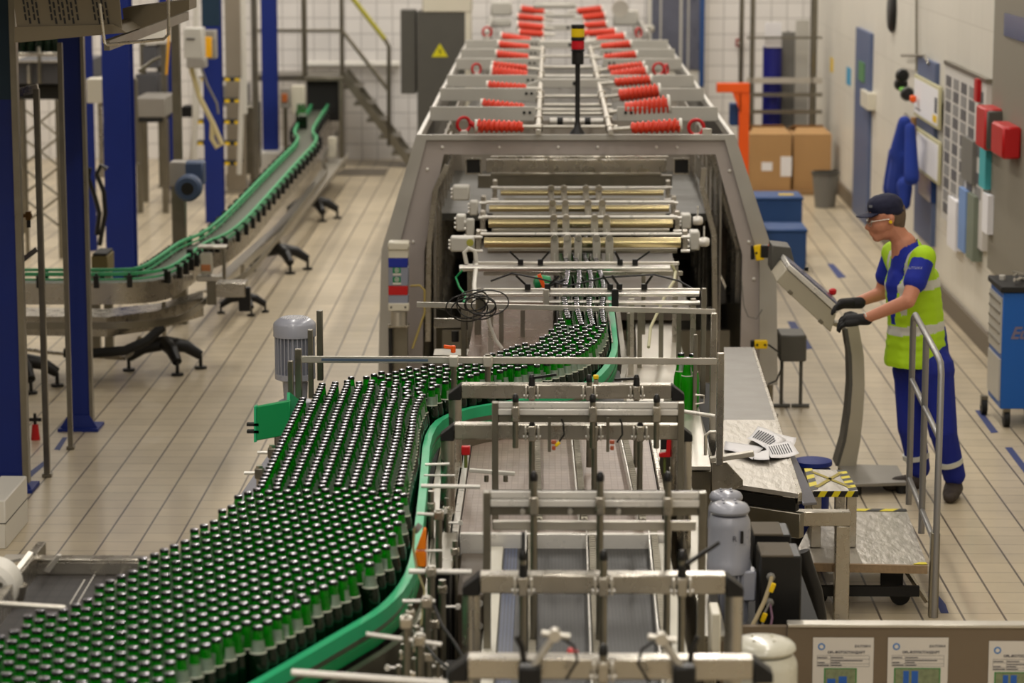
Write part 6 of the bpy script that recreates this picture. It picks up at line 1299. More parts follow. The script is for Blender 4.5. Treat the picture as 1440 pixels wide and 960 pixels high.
# orange hoist
yo = 28.0; hs = thing('hoist_stand', ay(1045, 270, yo), 'bright orange steel hoist stand with short arm behind the machine', 'hoist')
a_, b_ = ay(1040, 128, yo), ay(1052, 285, yo); mb = MB(); mb.bb((a_.x, yo, 0), (b_.x, yo+.08, a_.z)); mb.build('post', ORG, hs, bevel=.004)
a_, b_ = ay(1008, 117, yo), ay(1054, 130, yo); mb = MB(); mb.bb((a_.x, yo-.01, b_.z), (b_.x, yo+.09, a_.z)); mb.build('arm', ORG, hs, bevel=.004)
mb = MB(); mb.extr([ay(1030, 130, yo), ay(1042, 130, yo), ay(1042, 160, yo)], (0, .05, 0)); mb.build('gusset', ORG, hs)
mb = MB(); c = ay(1046, 250, yo); mb.bb((c.x-.2, yo-.2, 0), (c.x+.2, yo+.3, .05)); mb.build('base', ORG, hs)
p, q = ay(1026, 145, yo+.2), ay(1038, 176, yo+.2); mb = MB(); mb.bb((p.x, yo+.12, q.z), (q.x, yo+.3, p.z)); mb.build('winch_box', BLUED, hs, bevel=.01)
# cartons and bin
yk = 30.9
pz = bbx('pallet', mat('pallet_wood', (150, 118, 78), .8), 1058, 268, 1166, 279, yk-.05, .9, 'wooden pallet under the two brown cartons', 'pallet')
def carton(u0, v0, u1, v1, y, lb, labels):
    a_, b_ = ay(u0, v0, y), ay(u1, v1, y); t = thing('carton', (a_.x, y, b_.z), lb, 'carton')
    h = a_.z-b_.z; mb = MB(); mb.bb((a_.x, y, b_.z), (b_.x, y+.75, a_.z)); mb.build('box', CARD, t, bevel=.006)
    mb = MB(); mb.extr([(a_.x, y, a_.z), (b_.x, y, a_.z), (b_.x-.06, y+.25, a_.z+.06), (a_.x+.05, y+.25, a_.z+.06)], (0, 0, .008)); mb.extr([(a_.x, y+.75, a_.z), (b_.x, y+.75, a_.z), (b_.x-.06, y+.45, a_.z+.07), (a_.x+.05, y+.45, a_.z+.07)], (0, 0, .008)); mb.build('flap', CARD, t)
    for q in labels: p0, p1 = ay(q[0], q[1], y-.003), ay(q[2], q[3], y-.003); mb = MB(); mb.bb((p0.x, y-.004, p1.z), (p1.x, y, p0.z)); mb.build('paper_label', PAPER, t)
carton(1054, 190, 1112, 270, yk, 'left brown carton with two white labels on the pallet', [(1071, 228, 1086, 240), (1098, 220, 1113, 248)])
carton(1116, 190, 1168, 270, yk+.05, 'right brown carton without labels on the pallet', [])
c = az(1160, 291, 0); t = thing('waste_bin', (c.x, c.y, 0), 'tapered grey waste bin in front of the cartons', 'bin')
mb = MB(); mb.lathe([(.11, 0), (.145, .36), (.145, .36)], (c.x, c.y, 0), 26); mb.build('tub', GREYM, t); mb = MB(); mb.lathe([(.14, .355), (.155, .36), (.155, .39), (.14, .39)], (c.x, c.y, 0), 26, cap=False); mb.build('rim', GREYD, t)
# blue cabinets by the machine
for (u0, v0, u1, v1, y, vb, lb) in ((1063, 277, 1128, 320, 25.6, 372, 'upper, farther dull blue steel box beside the machine'), (1078, 322, 1134, 360, 24.6, 372, 'lower, nearer dull blue steel box beside the machine')):
    a_, b_ = ay(u0, v0, y), ay(u1, v1, y); t = thing('machine_box', (a_.x, y, 0), lb, 'box'); mb = MB(); mb.bb((a_.x, y, .02), (b_.x, y+.5, a_.z-.02)); mb.build('case', BLUED, t, bevel=.015)
    mb = MB(); mb.bb((a_.x-.01, y-.012, a_.z-.03), (b_.x+.01, y+.51, a_.z)); mb.build('lid', BLUED, t, bevel=.01)
    if y > 25: mb = MB(); mb.box(((a_.x+b_.x)/2+.08, y+.2, a_.z+.003), (.14, .1, .004)); mb.build('yellow_note', YEL, t)
t = thing('floor_unit', ay(1110, 470, 17.9), 'small dark floor unit with thin legs between machine and console stand', 'unit')
p = ay(1112, 455, 18.2); mb = MB(); mb.bb((p.x-.08, 18.1, .32), (p.x+.1, 18.4, .5)); mb.build('case', GREYD, t, bevel=.01)
for dx in (-.06, .07): mb = MB(); mb.cyl((p.x+dx, 18.15, 0), (p.x+dx, 18.15, .33), .012); mb.cyl((p.x+dx-.06, 18.15, .01), (p.x+dx+.06, 18.15, .01), .015); mb.build('leg', GREYD, t)
# ------------------------------------------------------------------ left side: columns and posts
def column(u0, u1, y, lb, zbase=0, plate=True, ztop=4.6, flange=None, m=BLUE, teal=0):
    a_, b_ = ay(u0, 300, y), ay(u1, 300, y); w = b_.x-a_.x; t = thing('steel_column', ((a_.x+b_.x)/2, y, zbase), lb, 'column')
    mb = MB(); xm = (a_.x+b_.x)/2
    mb.bb((a_.x, y, zbase), (b_.x, y+.012, ztop)); mb.bb((xm-.006, y+.012, zbase), (xm+.006, y+w*.9, ztop)); mb.bb((a_.x, y+w*.9, zbase), (b_.x, y+w*.9+.012, ztop)); mb.build('profile', m, t, smooth=False)
    if plate: mb = MB(); mb.bb((a_.x-.06, y-.06, zbase), (b_.x+.06, y+w+.05, zbase+.02)); mb.extr([(a_.x-.05, y-.01, zbase+.02), (b_.x+.05, y-.01, zbase+.02), (b_.x, y-.0, zbase+.10), (a_.x, y-.0, zbase+.10)], (0, -.012, 0)); mb.build('base_plate', m, t, smooth=False)
    if teal: mb = MB(); mb.bb((a_.x-.002, y-.003, teal), (b_.x+.002, y+.014, ztop)); lab(mb.build('upper_band', mat('dark_teal_tone', (12, 44, 66), .6), t, smooth=False), 'dark teal upper band')  # front face turns dark teal above the given height
    if flange: mb = MB(); mb.bb((b_.x, y-.01, zbase+.05), (b_.x+flange, y+.06, ztop)); lab(mb.build('grey_strip', STEELD, t, smooth=False), 'grey strip along the column')
    return t
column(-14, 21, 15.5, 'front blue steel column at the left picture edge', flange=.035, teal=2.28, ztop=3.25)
column(88, 119, 17.3, 'dark blue steel column with a splayed foot, second from the left', flange=.02, ztop=3.25)
column(148, 187, 23.5, 'broad blue steel column behind the curve of the left conveyor')
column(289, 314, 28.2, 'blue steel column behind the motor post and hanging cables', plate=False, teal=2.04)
column(371, 392, 32.9, 'slim blue steel column standing on a white plinth', .28, plate=False)
column(122, 134, 26.0, 'thin blue steel post between the dark and the broad blue columns', plate=False)
column(229, 246, 31.3, 'distant double blue post left of the motor post', plate=False)
a_ = ay(372, 226, 32.6); mb = MB(); mb.bb((a_.x-.14, 32.6, 0), (a_.x+.2, 33.3, .3)); tag(mb.build('plinth', WHITEP, None, bevel=.01), 'white plinth under the slim blue column', 'plinth')
def postt(u, v0, v1, y, w, lb, m=STEELD, toz=None, floor=False):
    a_, b_ = ay(u, v0, y), ay(u, v1, y); mb = MB(); z1 = 0 if floor else b_.z; mb.bb((a_.x-w/2, y-w/2, z1), (a_.x+w/2, y+w/2, a_.z)); mb.box((a_.x, y, z1+.012 if floor else z1), (w*1.6, w*1.6, .02)); tag(mb.build('steel_post', m, None, bevel=.002), lb, 'post')
postt(51, 125, 590, 15.9, .035, 'slim olive-grey post between the two front columns', floor=True)
postt(84, 60, 600, 16.7, .03, 'slim grey post just left of the second blue column', floor=True)
postt(246, 0, 228, 22.5, .07, 'grey post rising above the dark motor')
postt(224, 60, 262, 30.5, .06, 'grey post in front of the distant blue posts')
postt(357, -20, 255, 29.5, .06, 'thin grey post left of the slim blue column', floor=True)
postt(329, -20, 230, 31.0, .2, 'wide pale grey duct behind the hanging cables', mat('grey_duct', (150, 140, 124), .5, .3, .1, 4), floor=True)
postt(190, 110, 230, 27.0, .04, 'thin grey post beside the broad blue column')
mb = MB(); mb.beam(ay(24, 130, 15.9), ay(54, 124, 15.9), .03, .05); tag(mb.build('rail', STEEL, None), 'short steel rail on top of the olive-grey post', 'rail')
mb = MB(); mb.beam(ay(26, 370, 15.95), ay(52, 350, 15.95), .02, .03); tag(mb.build('strut', STEELD, None), 'short slanting strut on the olive-grey post', 'strut')
t = thing('fire_hydrant_valve', az(50, 618), 'small red valve at the foot of the olive-grey post', 'valve'); c = az(50, 618); mb = MB(); mb.cyl((c.x, c.y, 0), (c.x, c.y, .1), .03, .02); mb.build('body', RED, t); mb = MB(); mb.cyl((c.x-.04, c.y, .13), (c.x+.04, c.y, .13), .012); mb.cyl((c.x, c.y, .09), (c.x, c.y, .17), .01); mb.build('handle', BLACKM, t)
t = thing('valve', ay(42, 303, 15.9), 'small dark brass valve on a pipe between the front columns', 'valve'); c = ay(40, 303, 15.9); mb = MB(); mb.box(c, (.03, .03, .05)); mb.cyl(c+Vector((-.05, 0, 0)), c+Vector((.02, 0, 0)), .012); mb.build('body', mat('dark_brass', (110, 80, 40), .4, .6), t); mb = MB(); mb.cyl(c+Vector((0, 0, -.07)), c+Vector((.0, 0, -.02)), .012); mb.build('stem', BLACKM, t)
# overhead tray
yo = 13.5
tr = thing('overhead_tray', ay(90, 40, yo), 'slotted grey metal tray hanging overhead at the top left', 'tray')
TRY = mat('overhead_tray_sheet', (122, 112, 92), .5, .4, .12, 5)
A_ = [ay(18, -6, yo), ay(27, 60, yo), ay(172, 46, yo), ay(165, -30, yo), ay(16, -30, yo)]
mb = MB(); mb.extr(A_, (0, .02, 0)); mb_s = mb
mb = MB(); mb.extr([ay(21, 38, yo-.02), ay(20, 60, yo-.02), ay(178, 46, yo-.02), ay(160, 34, yo-.02)], (0, .5, 0)); mb.build('lower_flange', TRY, tr, smooth=False)
mb = mb_s; mb.mi = 1
for c in range(20):
    if c in (4, 5, 13, 14, 15): continue
    for r in range(4):
        u = 36+c*6.1-(r*1.6); v = 24-r*11+(5 if c % 2 else 0); p = ay(u, v, yo-.002); mb.box(p, (.0085, .006, .030), M=Matrix.Rotation(-.15, 3, 'Y'))
mb.build('slotted_sheet', [TRY, BLACK], tr, smooth=False)
mb = MB(); mb.bb((-7.5, 12.6, 3.25), (-1.75, 19.5, 3.35)); mb.bb((-7.5, 12.6, 3.35), (-1.75, 12.65, 3.7)); mb.build('shade_deck', TRY, tr, smooth=False)  # unseen deck added above the view to shade the left columns
for x, y in ((-6.8, 13.2), (-6.8, 18.8)): mb = MB(); mb.bb((x-.06, y-.06, 0), (x+.06, y+.06, 3.25)); mb.build('shade_deck_post', BLUE, tr)  # legs of the added shading deck, outside the view
cvo = thing('overhead_conveyor', ay(210, 25, yo+.8), 'overhead conveyor section continuing right of the slotted tray', 'conveyor')
mb = MB(); mb.extr([ay(172, 12, yo+.5), ay(266, 0, yo+.5), ay(266, 14, yo+.5), ay(176, 48, yo+.5)], (0, .3, 0)); mb.build('side_sheet', TRY, cvo, smooth=False)
mb = MB(); mb.tube([ay(140, 5, yo-.1), ay(147, 60, yo-.1), ay(151, 63, yo-.1), ay(230, 55, yo-.1), ay(237, 48, yo-.1), ay(237, -10, yo-.1)], .008); lab(mb.build('hoop', STEEL, cvo), 'thin steel hoop below')
mb = MB(); mb.beam(ay(150, 64, yo), ay(262, 22, yo+2), .03, .05); mb.build('lower_bar', STEELD, cvo)
# junction boxes and cable on the column
yj = 27.6
t = thing('junction_box', ay(293, 66, yj), 'grey box with a bright yellow front on the blue column', 'electrical box')
def part(nm, m, u0, v0, u1, v1, y, d, par, bv=.006):
    a_, b_ = ay(u0, v0, y), ay(u1, v1, y); mb = MB(); mb.bb((a_.x, y, b_.z), (b_.x, y+d, a_.z)); return mb.build(nm, m, par, bevel=bv)
part('housing', PAINTG, 282, 43, 303, 83, yj, .2, t); lab(part('yellow_cover', mat('amber_yellow', (244, 178, 20), .45), 283, 52, 298, 81, yj-.02, .02, t), 'yellow cover')
t = thing('drive_unit', ay(272, 70, yj-.6), 'pale grey drive unit left of the yellow-fronted box', 'drive')
part('housing', PAINTL, 258, 40, 284, 82, yj-.6, .3, t); part('flange', PAINTG, 262, 82, 288, 96, yj-.6, .25, t); part('vents', BLACK, 262, 54, 274, 56, yj-.61, .01, t, 0)
for i, (P_, m, lb) in enumerate((([(268, 75), (270, 100), (280, 135), (300, 175), (312, 203), (305, 207), (298, 195), (299, 170)], mat('cream_cable', (190, 176, 130), .6), 'thick cream cable looping down past the blue column'), ([(283, 95), (292, 120), (305, 145), (307, 160)], mat('grey_cable', (0, 0, 0)), 'thin grey cable hanging beside the cream cable'), ([(236, 0), (237, 60), (234, 105)], mat('amber_yellow', (0, 0, 0)), 'thin yellow cable dropping from the overhead conveyor'))):
    mb = MB(); mb.tube([ay(u, v, 27.3) for u, v in P_], (.026, .012, .012)[i], 8); tag(mb.build('cable', m, None), lb, 'cable')
# motor on its post
ym = 21.6; t = thing('motor_post', az(250, 385+60), 'grey post with gearbox carrying a dark blue-grey round motor', 'motor')
part('post', STEELD, 240, 236, 262, 400, ym, .12, t); part('gearbox', PAINTG, 238, 228, 262, 262, ym-.05, .2, t); part('terminal_box', mat('slate_blue', (60, 76, 104), .5), 258, 228, 286, 262, ym-.05, .2, t, .015)
c = ay(264, 265, ym-.25); mb = MB(); mb.lathe([(.03, -.02), (.085, -.02), (.105, .0), (.105, .12), (.09, .16), (.09, .25)], c, 26, M=Matrix.Rotation(-PI/2, 3, 'X')); mb.build('motor_body', mat('slate_blue', (0, 0, 0)), t); mb = MB(); mb.lathe([(.001, -.022), (.05, -.022), (.05, -.01)], c, 20, M=Matrix.Rotation(-PI/2, 3, 'X')); mb.build('hub', BLACK, t)
a_ = ay(251, 400, ym); mb = MB(); mb.bb((a_.x-.06, ym, 0), (a_.x+.06, ym+.12, a_.z)); mb.build('post_foot', STEELD, t)

# ------------------------------------------------------------------ left curving conveyor
cz = .75
cpx = [(-40, 391), (90, 391), (180, 391), (217, 387), (246, 368), (272, 348), (300, 338), (324, 320), (350, 293), (400, 238), (437, 200), (424, 192), (436, 172), (451, 151)]
cp_ = [az(u, v, cz) for u, v in cpx]
cP = smooth_path(cp_, 2); path = [(p.x, p.y) for p in cP]
lc_ = thing('curved_conveyor', (cP[0].x+1, cP[0].y, 0), 'narrow steel conveyor with pale green rails curving away at the left', 'conveyor')
PGR = mat('pale_green_rail', (70, 168, 112), .45)
mb = MB(); mb.sweep(path, -.10, .10, cz-.06, cz-.02); mb.build('belt', mat('grey_chain_belt', (98, 102, 90), .45, .4, .25, 30), lc_)
for s_ in (-1, 1):
    mb = MB(); mb.sweep(path, s_*.115-.006, s_*.115+.006, cz-.17, cz-.02); mb.build('side_plate', STEEL, lc_)
    mb = MB(); mb.sweep(path, s_*.10-.01, s_*.10+.01, cz+.035, cz+.055); lab(mb.build('guide_rail', PGR, lc_), 'pale green guide rail')
    mb = MB(); mb.sweep(path, s_*.10-.008, s_*.10+.008, cz-.0, cz+.012); mb.build('lower_guide_rail', PGR, lc_)
# brackets along both sides
D_ = 0; nxt = .1
for i in range(len(cP)-1):
    sgm = (cP[i+1]-cP[i]); L = sgm.length; d = sgm.normalized(); nrm = Vector((d.y, -d.x)); t_ = 0
    while D_+L > nxt:
        q = cP[i]+d*(nxt-D_)
        for s_ in (1, -1):
            if s_ < 0 and int(nxt*100) % 2: pass
            pb = q+nrm*s_*.145; mb = MB(); mb.box((pb.x, pb.y, cz-.005), (.035, .035, .085), rz=math.atan2(d.y, d.x)); mb.cyl((pb.x, pb.y, cz+.045), (pb.x-nrm.x*s_*.05, pb.y-nrm.y*s_*.05, cz+.045), .008, n=6); mb.build('rail_bracket', BLACK, lc_)
        nxt += .2 if D_ < 3 else .42
    D_ += L
# drip trays under it
mb = MB(); mb.extr([az(24, 432, .46), az(150, 434, .46), az(230, 425, .46), az(285, 408, .46), az(286, 418, .46), az(220, 437, .46), az(150, 446, .46), az(24, 444, .46)], (0, 0, -.14)); mb.build('drip_tray', STEEL, lc_)
TRX = [(300, 408), (350, 360), (400, 318), (440, 272), (478, 222)]
mb = MB(); a1 = [az(u-14, v, .3) for u, v in TRX]; b1_ = [az(u+10, v+1, .3) for u, v in TRX]
mb.extr(a1+b1_[::-1], (0, 0, -.02)); mb.extr(b1_+[p+Vector((0, 0, .06)) for p in b1_[::-1]], (.012, 0, 0)); mb.build('long_drip_tray', STEELW, lc_)
mb = MB(); mb.sweep(path[2:], .20, .212, .42, .47); mb.build('lower_side_bar', STEELD, lc_)
mb = MB(); mb.tube([ay(90, 496, 19.0), ay(120, 497, 19.0), ay(175, 493, 19.0), ay(205, 480, 19.1), ay(228, 460, 19.2)], .035); mb.build('drain_pipe', BLACKM, lc_)
mb = MB(); mb.tube([az(24, 490, .14), az(75, 496, .14), az(175, 504, .14), az(184, 498, .16), az(196, 475, .24)], .015); mb.build('thin_pipe', STEEL, lc_)
def tripod(u, v, h, lb, k=1.0):
    c = az(u, v, .0); t = thing('tripod_foot', (c.x, c.y, 0), lb, 'support foot')
    mb = MB(); mb.cyl((c.x, c.y, .16*k), (c.x, c.y, h), .016); mb.build('stem', STEEL, t)
    for a in (R_(190), R_(-62), R_(12)):
        dx, dy = math.cos(a)*.26*k, math.sin(a)*.26*k; e = Vector((c.x+dx, c.y+dy, .1*k)); mb = MB()
        mb.tube([Vector((c.x, c.y, .2*k)), Vector((c.x+dx*.6, c.y+dy*.6, .17*k)), e], [.055*k, .048*k, .036*k], 10); l = mb.build('leg', BLACK, t)
        mb = MB(); mb.cyl((e.x, e.y, .0), (e.x, e.y, .1*k), .013*k); mb.cyl((e.x, e.y, 0), (e.x, e.y, .018), .045*k); mb.build('foot_pad', BLACK, l)
tripod(232, 520, .5, 'black tripod foot under the bend of the left conveyor')
tripod(393, 380, .28, 'black tripod foot halfway along the left conveyor tray')
tripod(440, 308, .28, 'black tripod foot under the far end of the left conveyor tray')
tripod(28, 545, .5, 'black tripod foot behind the olive-grey post')
tripod(342, 440, .4, 'black support foot near the cream sensor box', .7)
# cream sensor box and drive parts at the bend
yq_ = 19.9
t = thing('sensor_unit', ay(290, 370, yq_), 'cream box with an orange label on a small steel stand at the conveyor bend', 'sensor')
part('box', CREAM, 281, 356, 298, 386, yq_, .08, t, .01); part('orange_label', mat('pale_orange', (214, 140, 90), .6), 283, 372, 296, 381, yq_-.003, .003, t, 0); part('frame', STEELW, 277, 346, 318, 350, yq_, .12, t); part('frame', STEELD, 312, 350, 317, 395, yq_, .05, t); part('base', STEELW, 276, 388, 315, 396, yq_, .12, t); part('clamp', BLACK, 262, 350, 271, 388, yq_, .06, t)
a_ = ay(300, 396, yq_); mb = MB(); mb.bb((a_.x-.05, yq_, .42), (a_.x+.02, yq_+.05, a_.z)); mb.build('stand', STEELD, t)
t = thing('motor_housing', ay(320, 410, 19.6), 'steel drive housing projecting right under the conveyor bend', 'drive'); part('housing', STEEL, 303, 398, 345, 418, 19.6, .2, t); part('bracket', BLACK, 335, 404, 352, 438, 19.65, .06, t)
# green bottles at far end, tunnel, cream box
t = thing('tunnel', ay(455, 140, 33.5), 'dark tunnel opening where the left conveyor enters the platform', 'tunnel')
part('opening', BLACKM, 431, 114, 476, 170, 33.6, .6, t, 0); part('frame', STEELD, 427, 108, 482, 114, 33.5, .1, t); part('side', STEELD, 476, 112, 483, 225, 33.5, .1, t)
mass('beer_bottles', [(ay(430+dx*4, 178-dy*5, 31.5+dy*.4).x, 31.0+dy*.35, cz-.018) for dx in range(-1, 2) for dy in range(3)], 'few distant green bottles at the far end of the left conveyor')
t = thing('control_box', ay(418, 140, 32.5), 'cream control box above the far end of the left conveyor', 'control box'); part('box', CREAM, 409, 121, 428, 160, 32.5, .2, t); a_ = ay(418, 160, 32.5); mb = MB(); mb.cyl((a_.x, 32.6, 0), (a_.x, 32.6, a_.z), .03); mb.build('stand', STEELD, t)
t = thing('control_box', ay(399, 138, 32.5), 'small grey box with orange-brown front left of the cream control box', 'control box'); part('box', PAINTG, 394, 124, 407, 152, 32.4, .15, t); part('front', mat('orange_brown', (180, 96, 40), .5), 396, 132, 404, 144, 32.38, .02, t); a_ = ay(400, 152, 32.4); mb = MB(); mb.cyl((a_.x, 32.5, 0), (a_.x, 32.5, a_.z), .025); mb.build('stand', STEELD, t)
t = thing('control_box', ay(466, 200, 31.5), 'small cream box beside the far end of the long tray', 'control box'); part('box', CREAM, 461, 193, 473, 222, 31.5, .1, t); a_ = ay(467, 222, 31.5); mb = MB(); mb.cyl((a_.x, 31.55, .5), (a_.x, 31.55, a_.z), .02); mb.build('stand', STEELD, t)
# stairs, platform and railings
ys = 33.8
stt = thing('stairs', az(576, 228), 'open steel stairs with a yellow-topped handrail against the back wall', 'stairs')
s0, s1 = ay(481, 104, ys), ay(577, 230, ys)
for dy in (0, .7): mb = MB(); mb.beam(s0+Vector((0, dy, 0)), s1+Vector((0, dy, 0)), .04, .09); mb.build('stringer', STEELD, stt)
for k in range(5): p = s0.lerp(s1, .15+k*.185); mb = MB(); mb.bb((p.x-.14, ys, p.z-.02), (p.x+.10, ys+.7, p.z+.01)); mb.build('tread', STEELD, stt)
mb = MB(); mb.tube([ay(491, -8, ys), ay(543, 58, ys), ay(547, 66, ys), ay(547, 205, ys)], .026); mb.build('handrail', STEELD, stt)
mb = MB(); mb.cyl(ay(493, -6, ys-.02), ay(541, 55, ys-.02), .030); lab(mb.build('grip', mat('dull_yellow', (170, 164, 60), .5), stt), 'dull yellow grip')
mb = MB(); mb.cyl(ay(482, 44, ys), ay(546, 126, ys), .024); mb.build('mid_rail', STEELD, stt)
plf = thing('platform', ay(420, 110, ys), 'raised steel platform with railing at the back left', 'platform')
mb = MB(); a_, b_ = ay(355, 106, ys), ay(483, 114, ys); mb.bb((a_.x, ys, b_.z), (b_.x, ys+.8, a_.z)); mb.build('deck', STEELD, plf)
for v in (43, -10): mb = MB(); mb.cyl(ay(360, v, ys), ay(481, v, ys), .022); mb.build('rail', STEELD, plf)
for u in (427, 480): a_ = ay(u, -20, ys); mb = MB(); mb.cyl((a_.x, ys, ay(u, 106, ys).z), a_, .028 if u == 480 else .035); mb.build('rail_post', STEELD, plf)
a_ = ay(480, 110, ys); mb = MB(); mb.bb((a_.x-.03, ys, 0), (a_.x+.03, ys+.06, a_.z)); mb.build('leg', STEELD, plf)
mb = MB(); mb.cyl(ay(430, 91, 34.7), ay(562, 91, 34.7), .05); tag(mb.build('wall_pipe', WHITEP, None), 'white pipe running along the tiled back wall behind the stairs', 'pipe')
q = [az(u, v, .0) for u, v in ((470, 247), (483, 238), (546, 238), (540, 247))]; mb = MB(); mb.extr([p+Vector((0, 0, .003)) for p in q], (0, 0, .004)); tag(mb.build('floor_grate', mat('grate_grey', (104, 96, 84), .6), None), 'grey drain grate in the floor at the foot of the stairs', 'grate')
# electrical cabinet
ye = 31.0; ec = thing('electrical_cabinet', ay(610, 235, ye), 'tall dark grey electrical cabinet with a yellow warning triangle', 'cabinet')
a_, b_ = ay(586, 16, ye), ay(655, 250, ye); mb = MB(); mb.bb((a_.x, ye, 0), (b_.x, ye+.5, a_.z)); mb.build('body', GREYD, ec, bevel=.006)
part('side_box', GREYD, 563, 14, 585, 132, ye+.05, .3, ec); a_, b_ = ay(594, 0, ye), ay(663, 17, ye); mb = MB(); mb.bb((a_.x, ye-.02, b_.z), (b_.x, ye+.55, b_.z+.45)); lab(mb.build('top_housing', CREAM, ec, bevel=.01), 'cream top housing')
a_ = ay(660, 17, ye); mb = MB(); mb.bb((ay(654, 17, ye).x, ye-.01, 0), (ay(662, 17, ye).x, ye+.5, a_.z)); mb.build('side_strip', CREAM, ec)
tri = [ay(607, 80, ye-.005), ay(630, 80, ye-.005), ay(618.5, 61, ye-.005)]; mb = MB(); mb.extr(tri, (0, .004, 0)); sgn = mb.build('warning_triangle', mat('warning_yellow', (216, 206, 20), .5), ec, smooth=False)
c = ay(618.5, 73, ye-.008); s_ = .035; mb = MB(); mb.extr([c+Vector((x*s_, 0, z*s_)) for x, z in ((.35, 1.5), (-.5, .1), (.1, .1), (-.25, -1.3), (.6, .35), (0, .35))], (0, .003, 0)); mb.build('lightning_bolt', BLACK, sgn, smooth=False)
# white ladder with yellow-striped steps
yl = 30.0; ld = thing('step_ladder', az(300, 245), 'white-railed step ladder with black and yellow treads behind the blue column', 'ladder')
for (u0, v0, u1, v1) in ((276, -10, 273, 225), (280, 110, 270, 228), (341, -20, 344, 160), (341, 110, 336, 245)): mb = MB(); mb.cyl(ay(u0, v0, yl), ay(u1, v1, yl), .03); mb.build('rail', WHITEP, ld)
for v in (110, 140, 170, 200, 228):
    mb = MB(); a_, b_ = ay(275, v, yl), ay(338, v, yl); mb.bb((a_.x, yl, a_.z-.03), (b_.x, yl+.3, a_.z)); tr_ = mb.build('tread', BLACKM, ld)
    for u in (278, 316, 330): part('yellow_stripe', YEL, u, v, u+7, v+4, yl-.005, .01, tr_, 0)

# ------------------------------------------------------------------ far left machinery
def mach(name, lb, cat, boxes, extra=None, floor=True):
    u0, v0, u1, v1, y, d, m = boxes[0]; t = thing(name, ay((u0+u1)/2, v1, y), lb, cat)
    for k, (u0, v0, u1, v1, y, d, m) in enumerate(boxes): part(('body', 'panel', 'bar', 'cover')[min(k, 3)], m, u0, v0, u1, v1, y, d, t)
    return t
SL = mat('slate_sheet', (84, 84, 88), .5, .2, .15, 5)
m1 = mach('washing_machine_unit', 'long slate-grey machine with pale bars behind the front columns', 'machine', [(10, 88, 118, 118, 27, 1.2, SL), (10, 74, 118, 79, 26.8, .2, STEEL), (10, 120, 118, 140, 27.2, 1.0, BLACKM), (10, 86, 118, 88, 26.9, .1, STEELW), (52, 66, 57, 118, 26.8, .1, STEELD), (38, 92, 42, 118, 26.9, .1, STEELW)])
for u in (20, 100): a_ = ay(u, 140, 27.2); mb = MB(); mb.bb((a_.x-.05, 27.3, 0), (a_.x+.05, 27.4, a_.z)); mb.build('leg', STEELD, m1)
bl = [(ay(u, 68, 27).x, 26.9+.07*(i % 2), ay(60, 73, 27).z) for i, u in enumerate(range(22, 118, 6))]
mass('beer_bottles', bl, 'row of distant green bottles on the long slate-grey machine')
m2_ = mach('white_control_cabinet', 'cream wall box on a pale post between the dark and the broad blue columns', 'control box', [(121, 111, 148, 145, 24.5, .25, CREAM), (137, 145, 147, 250, 24.6, .1, STEEL)])
for (lb, bx) in (('grey-beige machine block right of the broad blue column', [(190, 138, 232, 165, 29, .8, PAINTG), (192, 165, 228, 172, 29, .7, BLACKM), (190, 105, 222, 136, 30, .6, SL)]), ('pale grey housing in front of the distant blue posts', [(196, 40, 232, 62, 30, .8, WHITEP), (200, 66, 220, 96, 30, .4, SL)]), ('brown-grey machine base behind the hanging cables', [(318, 150, 358, 245, 31.5, .8, STEELD), (300, 120, 345, 150, 32, .6, PAINTG), (255, 150, 275, 165, 31.5, .3, BLACKM)]), ('low olive crate behind the first bend of the left conveyor', [(128, 360, 152, 384, 20, .3, mat('olive_crate', (110, 98, 60), .7)), (130, 356, 150, 360, 20, .3, BLACKM)])):
    o = mach('machine_block', lb, 'machine', bx)
    b0 = bx[0]; p, q = ay(b0[0]+3, b0[3], b0[4]), ay(b0[2]-3, b0[3], b0[4])
    if q.z > .05:
        for x in (p.x, q.x): mb = MB(); mb.bb((x-.03, b0[4]+.05, 0), (x+.03, b0[4]+.12, q.z)); mb.build('leg', STEELD, o)
t = thing('scissor_truss', ay(60, 230, 25.5), 'light crossed-rod truss behind the olive-grey post', 'truss')
for k in range(4):
    v = 150+k*42
    for (u0, v0, u1, v1) in ((30, v, 84, v+42), (30, v+42, 84, v)): mb = MB(); mb.cyl(ay(u0, v0, 25.5), ay(u1, v1, 25.5), .012, n=6); mb.build('diagonal_rod', STEELD, t)
for u in (33, 80): a_ = ay(u, 140, 25.5); mb = MB(); mb.cyl((a_.x, 25.5, 0), a_, .02); mb.build('upright', STEELD, t)
for i, (P_, lb) in enumerate((([(126, 236), (124, 250), (133, 275), (140, 300), (136, 330)], 'black hose hanging in a loop behind the dark blue column'), ([(150, 238), (142, 232), (136, 245), (146, 270), (148, 300), (140, 345)], 'black cable curling beside the broad blue column'), ([(195, 100), (215, 85), (225, 80)], 'thin slanting rod near the pale grey housing'))):
    mb = MB(); mb.tube([ay(u, v, 22.5) for u, v in P_], .02 if i < 2 else .014, 8); tag(mb.build(('hose', 'cable', 'rod')[i], BLACK if i < 2 else STEELD, None), lb, ('hose', 'cable', 'rod')[i])

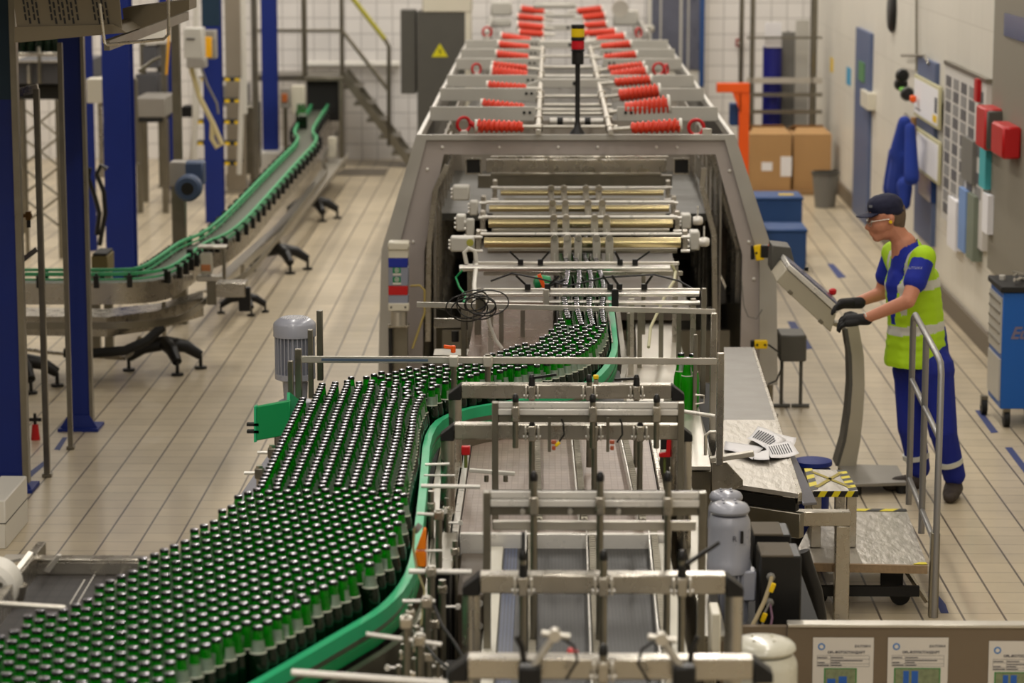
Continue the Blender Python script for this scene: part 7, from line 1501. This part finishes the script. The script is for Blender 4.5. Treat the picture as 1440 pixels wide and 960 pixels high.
# ------------------------------------------------------------------ left foreground
c = ay(16, 680, 13.2)
bx0 = az(33, 775, 0)
wx = az(30, 745, .0)
mb = MB(); ybx = az(10, 772, 0).y; a_ = az(-30, 772, 0); b_ = az(9, 772, 0); zt_ = ay(10, 704, ybx).z
mb.bb((a_.x, ybx, 0), (b_.x, ybx+.62, zt_)); o = mb.build('white_block', WHITEP, None, bevel=.006); tag(o, 'white painted block with a horizontal seam at the left picture edge', 'block')
mb = MB(); mb.bb((a_.x-.002, ybx-.002, zt_*.52), (b_.x+.002, ybx+.62, zt_*.52+.006)); mb.build('seam', GREYD, o)
yg = 8.7
t = thing('round_drive_unit', ay(15, 820, yg), 'white rounded drive housing with steel bracket at the left edge of the dark belt', 'drive')
c = ay(-8, 822, yg); mb = MB(); mb.lathe([(.001, -.05), (.07, -.05), (.09, -.03), (.09, .08), (.07, .1)], c, 28, M=Matrix.Rotation(PI/2, 3, 'X')); mb.build('housing', WHITEP, t)
for k in range(4): p = c+Vector((.05*math.cos(k*1.57+.6), -.055+.0, .05*math.sin(k*1.57+.6))); mb = MB(); mb.cyl(p+Vector((0, .02, 0)), p+Vector((0, -.055, 0)), .008, n=8); mb.build('bolt', STEELD, t)
mb = MB(); mb.extr([ay(0, 790, yg+.3), ay(32, 784, yg+.3), ay(40, 779, yg+.5), ay(8, 779, yg+.5)], (0, 0, -.01)); mb.extr([ay(20, 800, yg+.05), ay(27, 802, yg+.05), ay(27, 838, yg+.05), ay(20, 836, yg+.05)], (0, .25, 0)); mb.bb(tuple(ay(28, 802, yg+.06)), tuple(ay(40, 828, yg+.3))); mb.build('bracket', STEELW, t)
mb = MB(); p = ay(20, 835, yg); mb.lathe([(.03, -.03), (.045, .03)], p, 20); mb.build('shaft_cup', STEEL, t)
mb = MB(); mb.cyl(ay(-10, 848, 8.0), ay(92, 855, 8.0), .010); tag(mb.build('rod', STEELW, None), 'plain steel rod crossing over the dark belt at the left edge', 'rod')
mb = MB(); mb.extr([ay(60, 803, 8.95), ay(80, 780, 8.95), ay(86, 781, 8.95), ay(74, 800, 8.95), ay(70, 806, 8.95)], (0, .02, 0)); tag(mb.build('corner_plate', STEELW, None, bevel=.002), 'bent steel corner plate at the far left corner of the dark belt', 'plate')
for (u0, v0, u1, v1) in ((133, 808, 108, 850), (119, 815, 98, 850), (169, 808, 160, 822)):
    mb = MB()
    a_, b_ = az(u0, v0, BELT+.002), az(u1, v1, BELT+.002); n = 12
    for k in range(n):
        p, q = a_.lerp(b_, k/n), a_.lerp(b_, (k+.6)/n); mb.beam(p, q, .004, .003)
    lab(mb.build('stud_line', WHITEP, cv), 'dotted white line of studs')
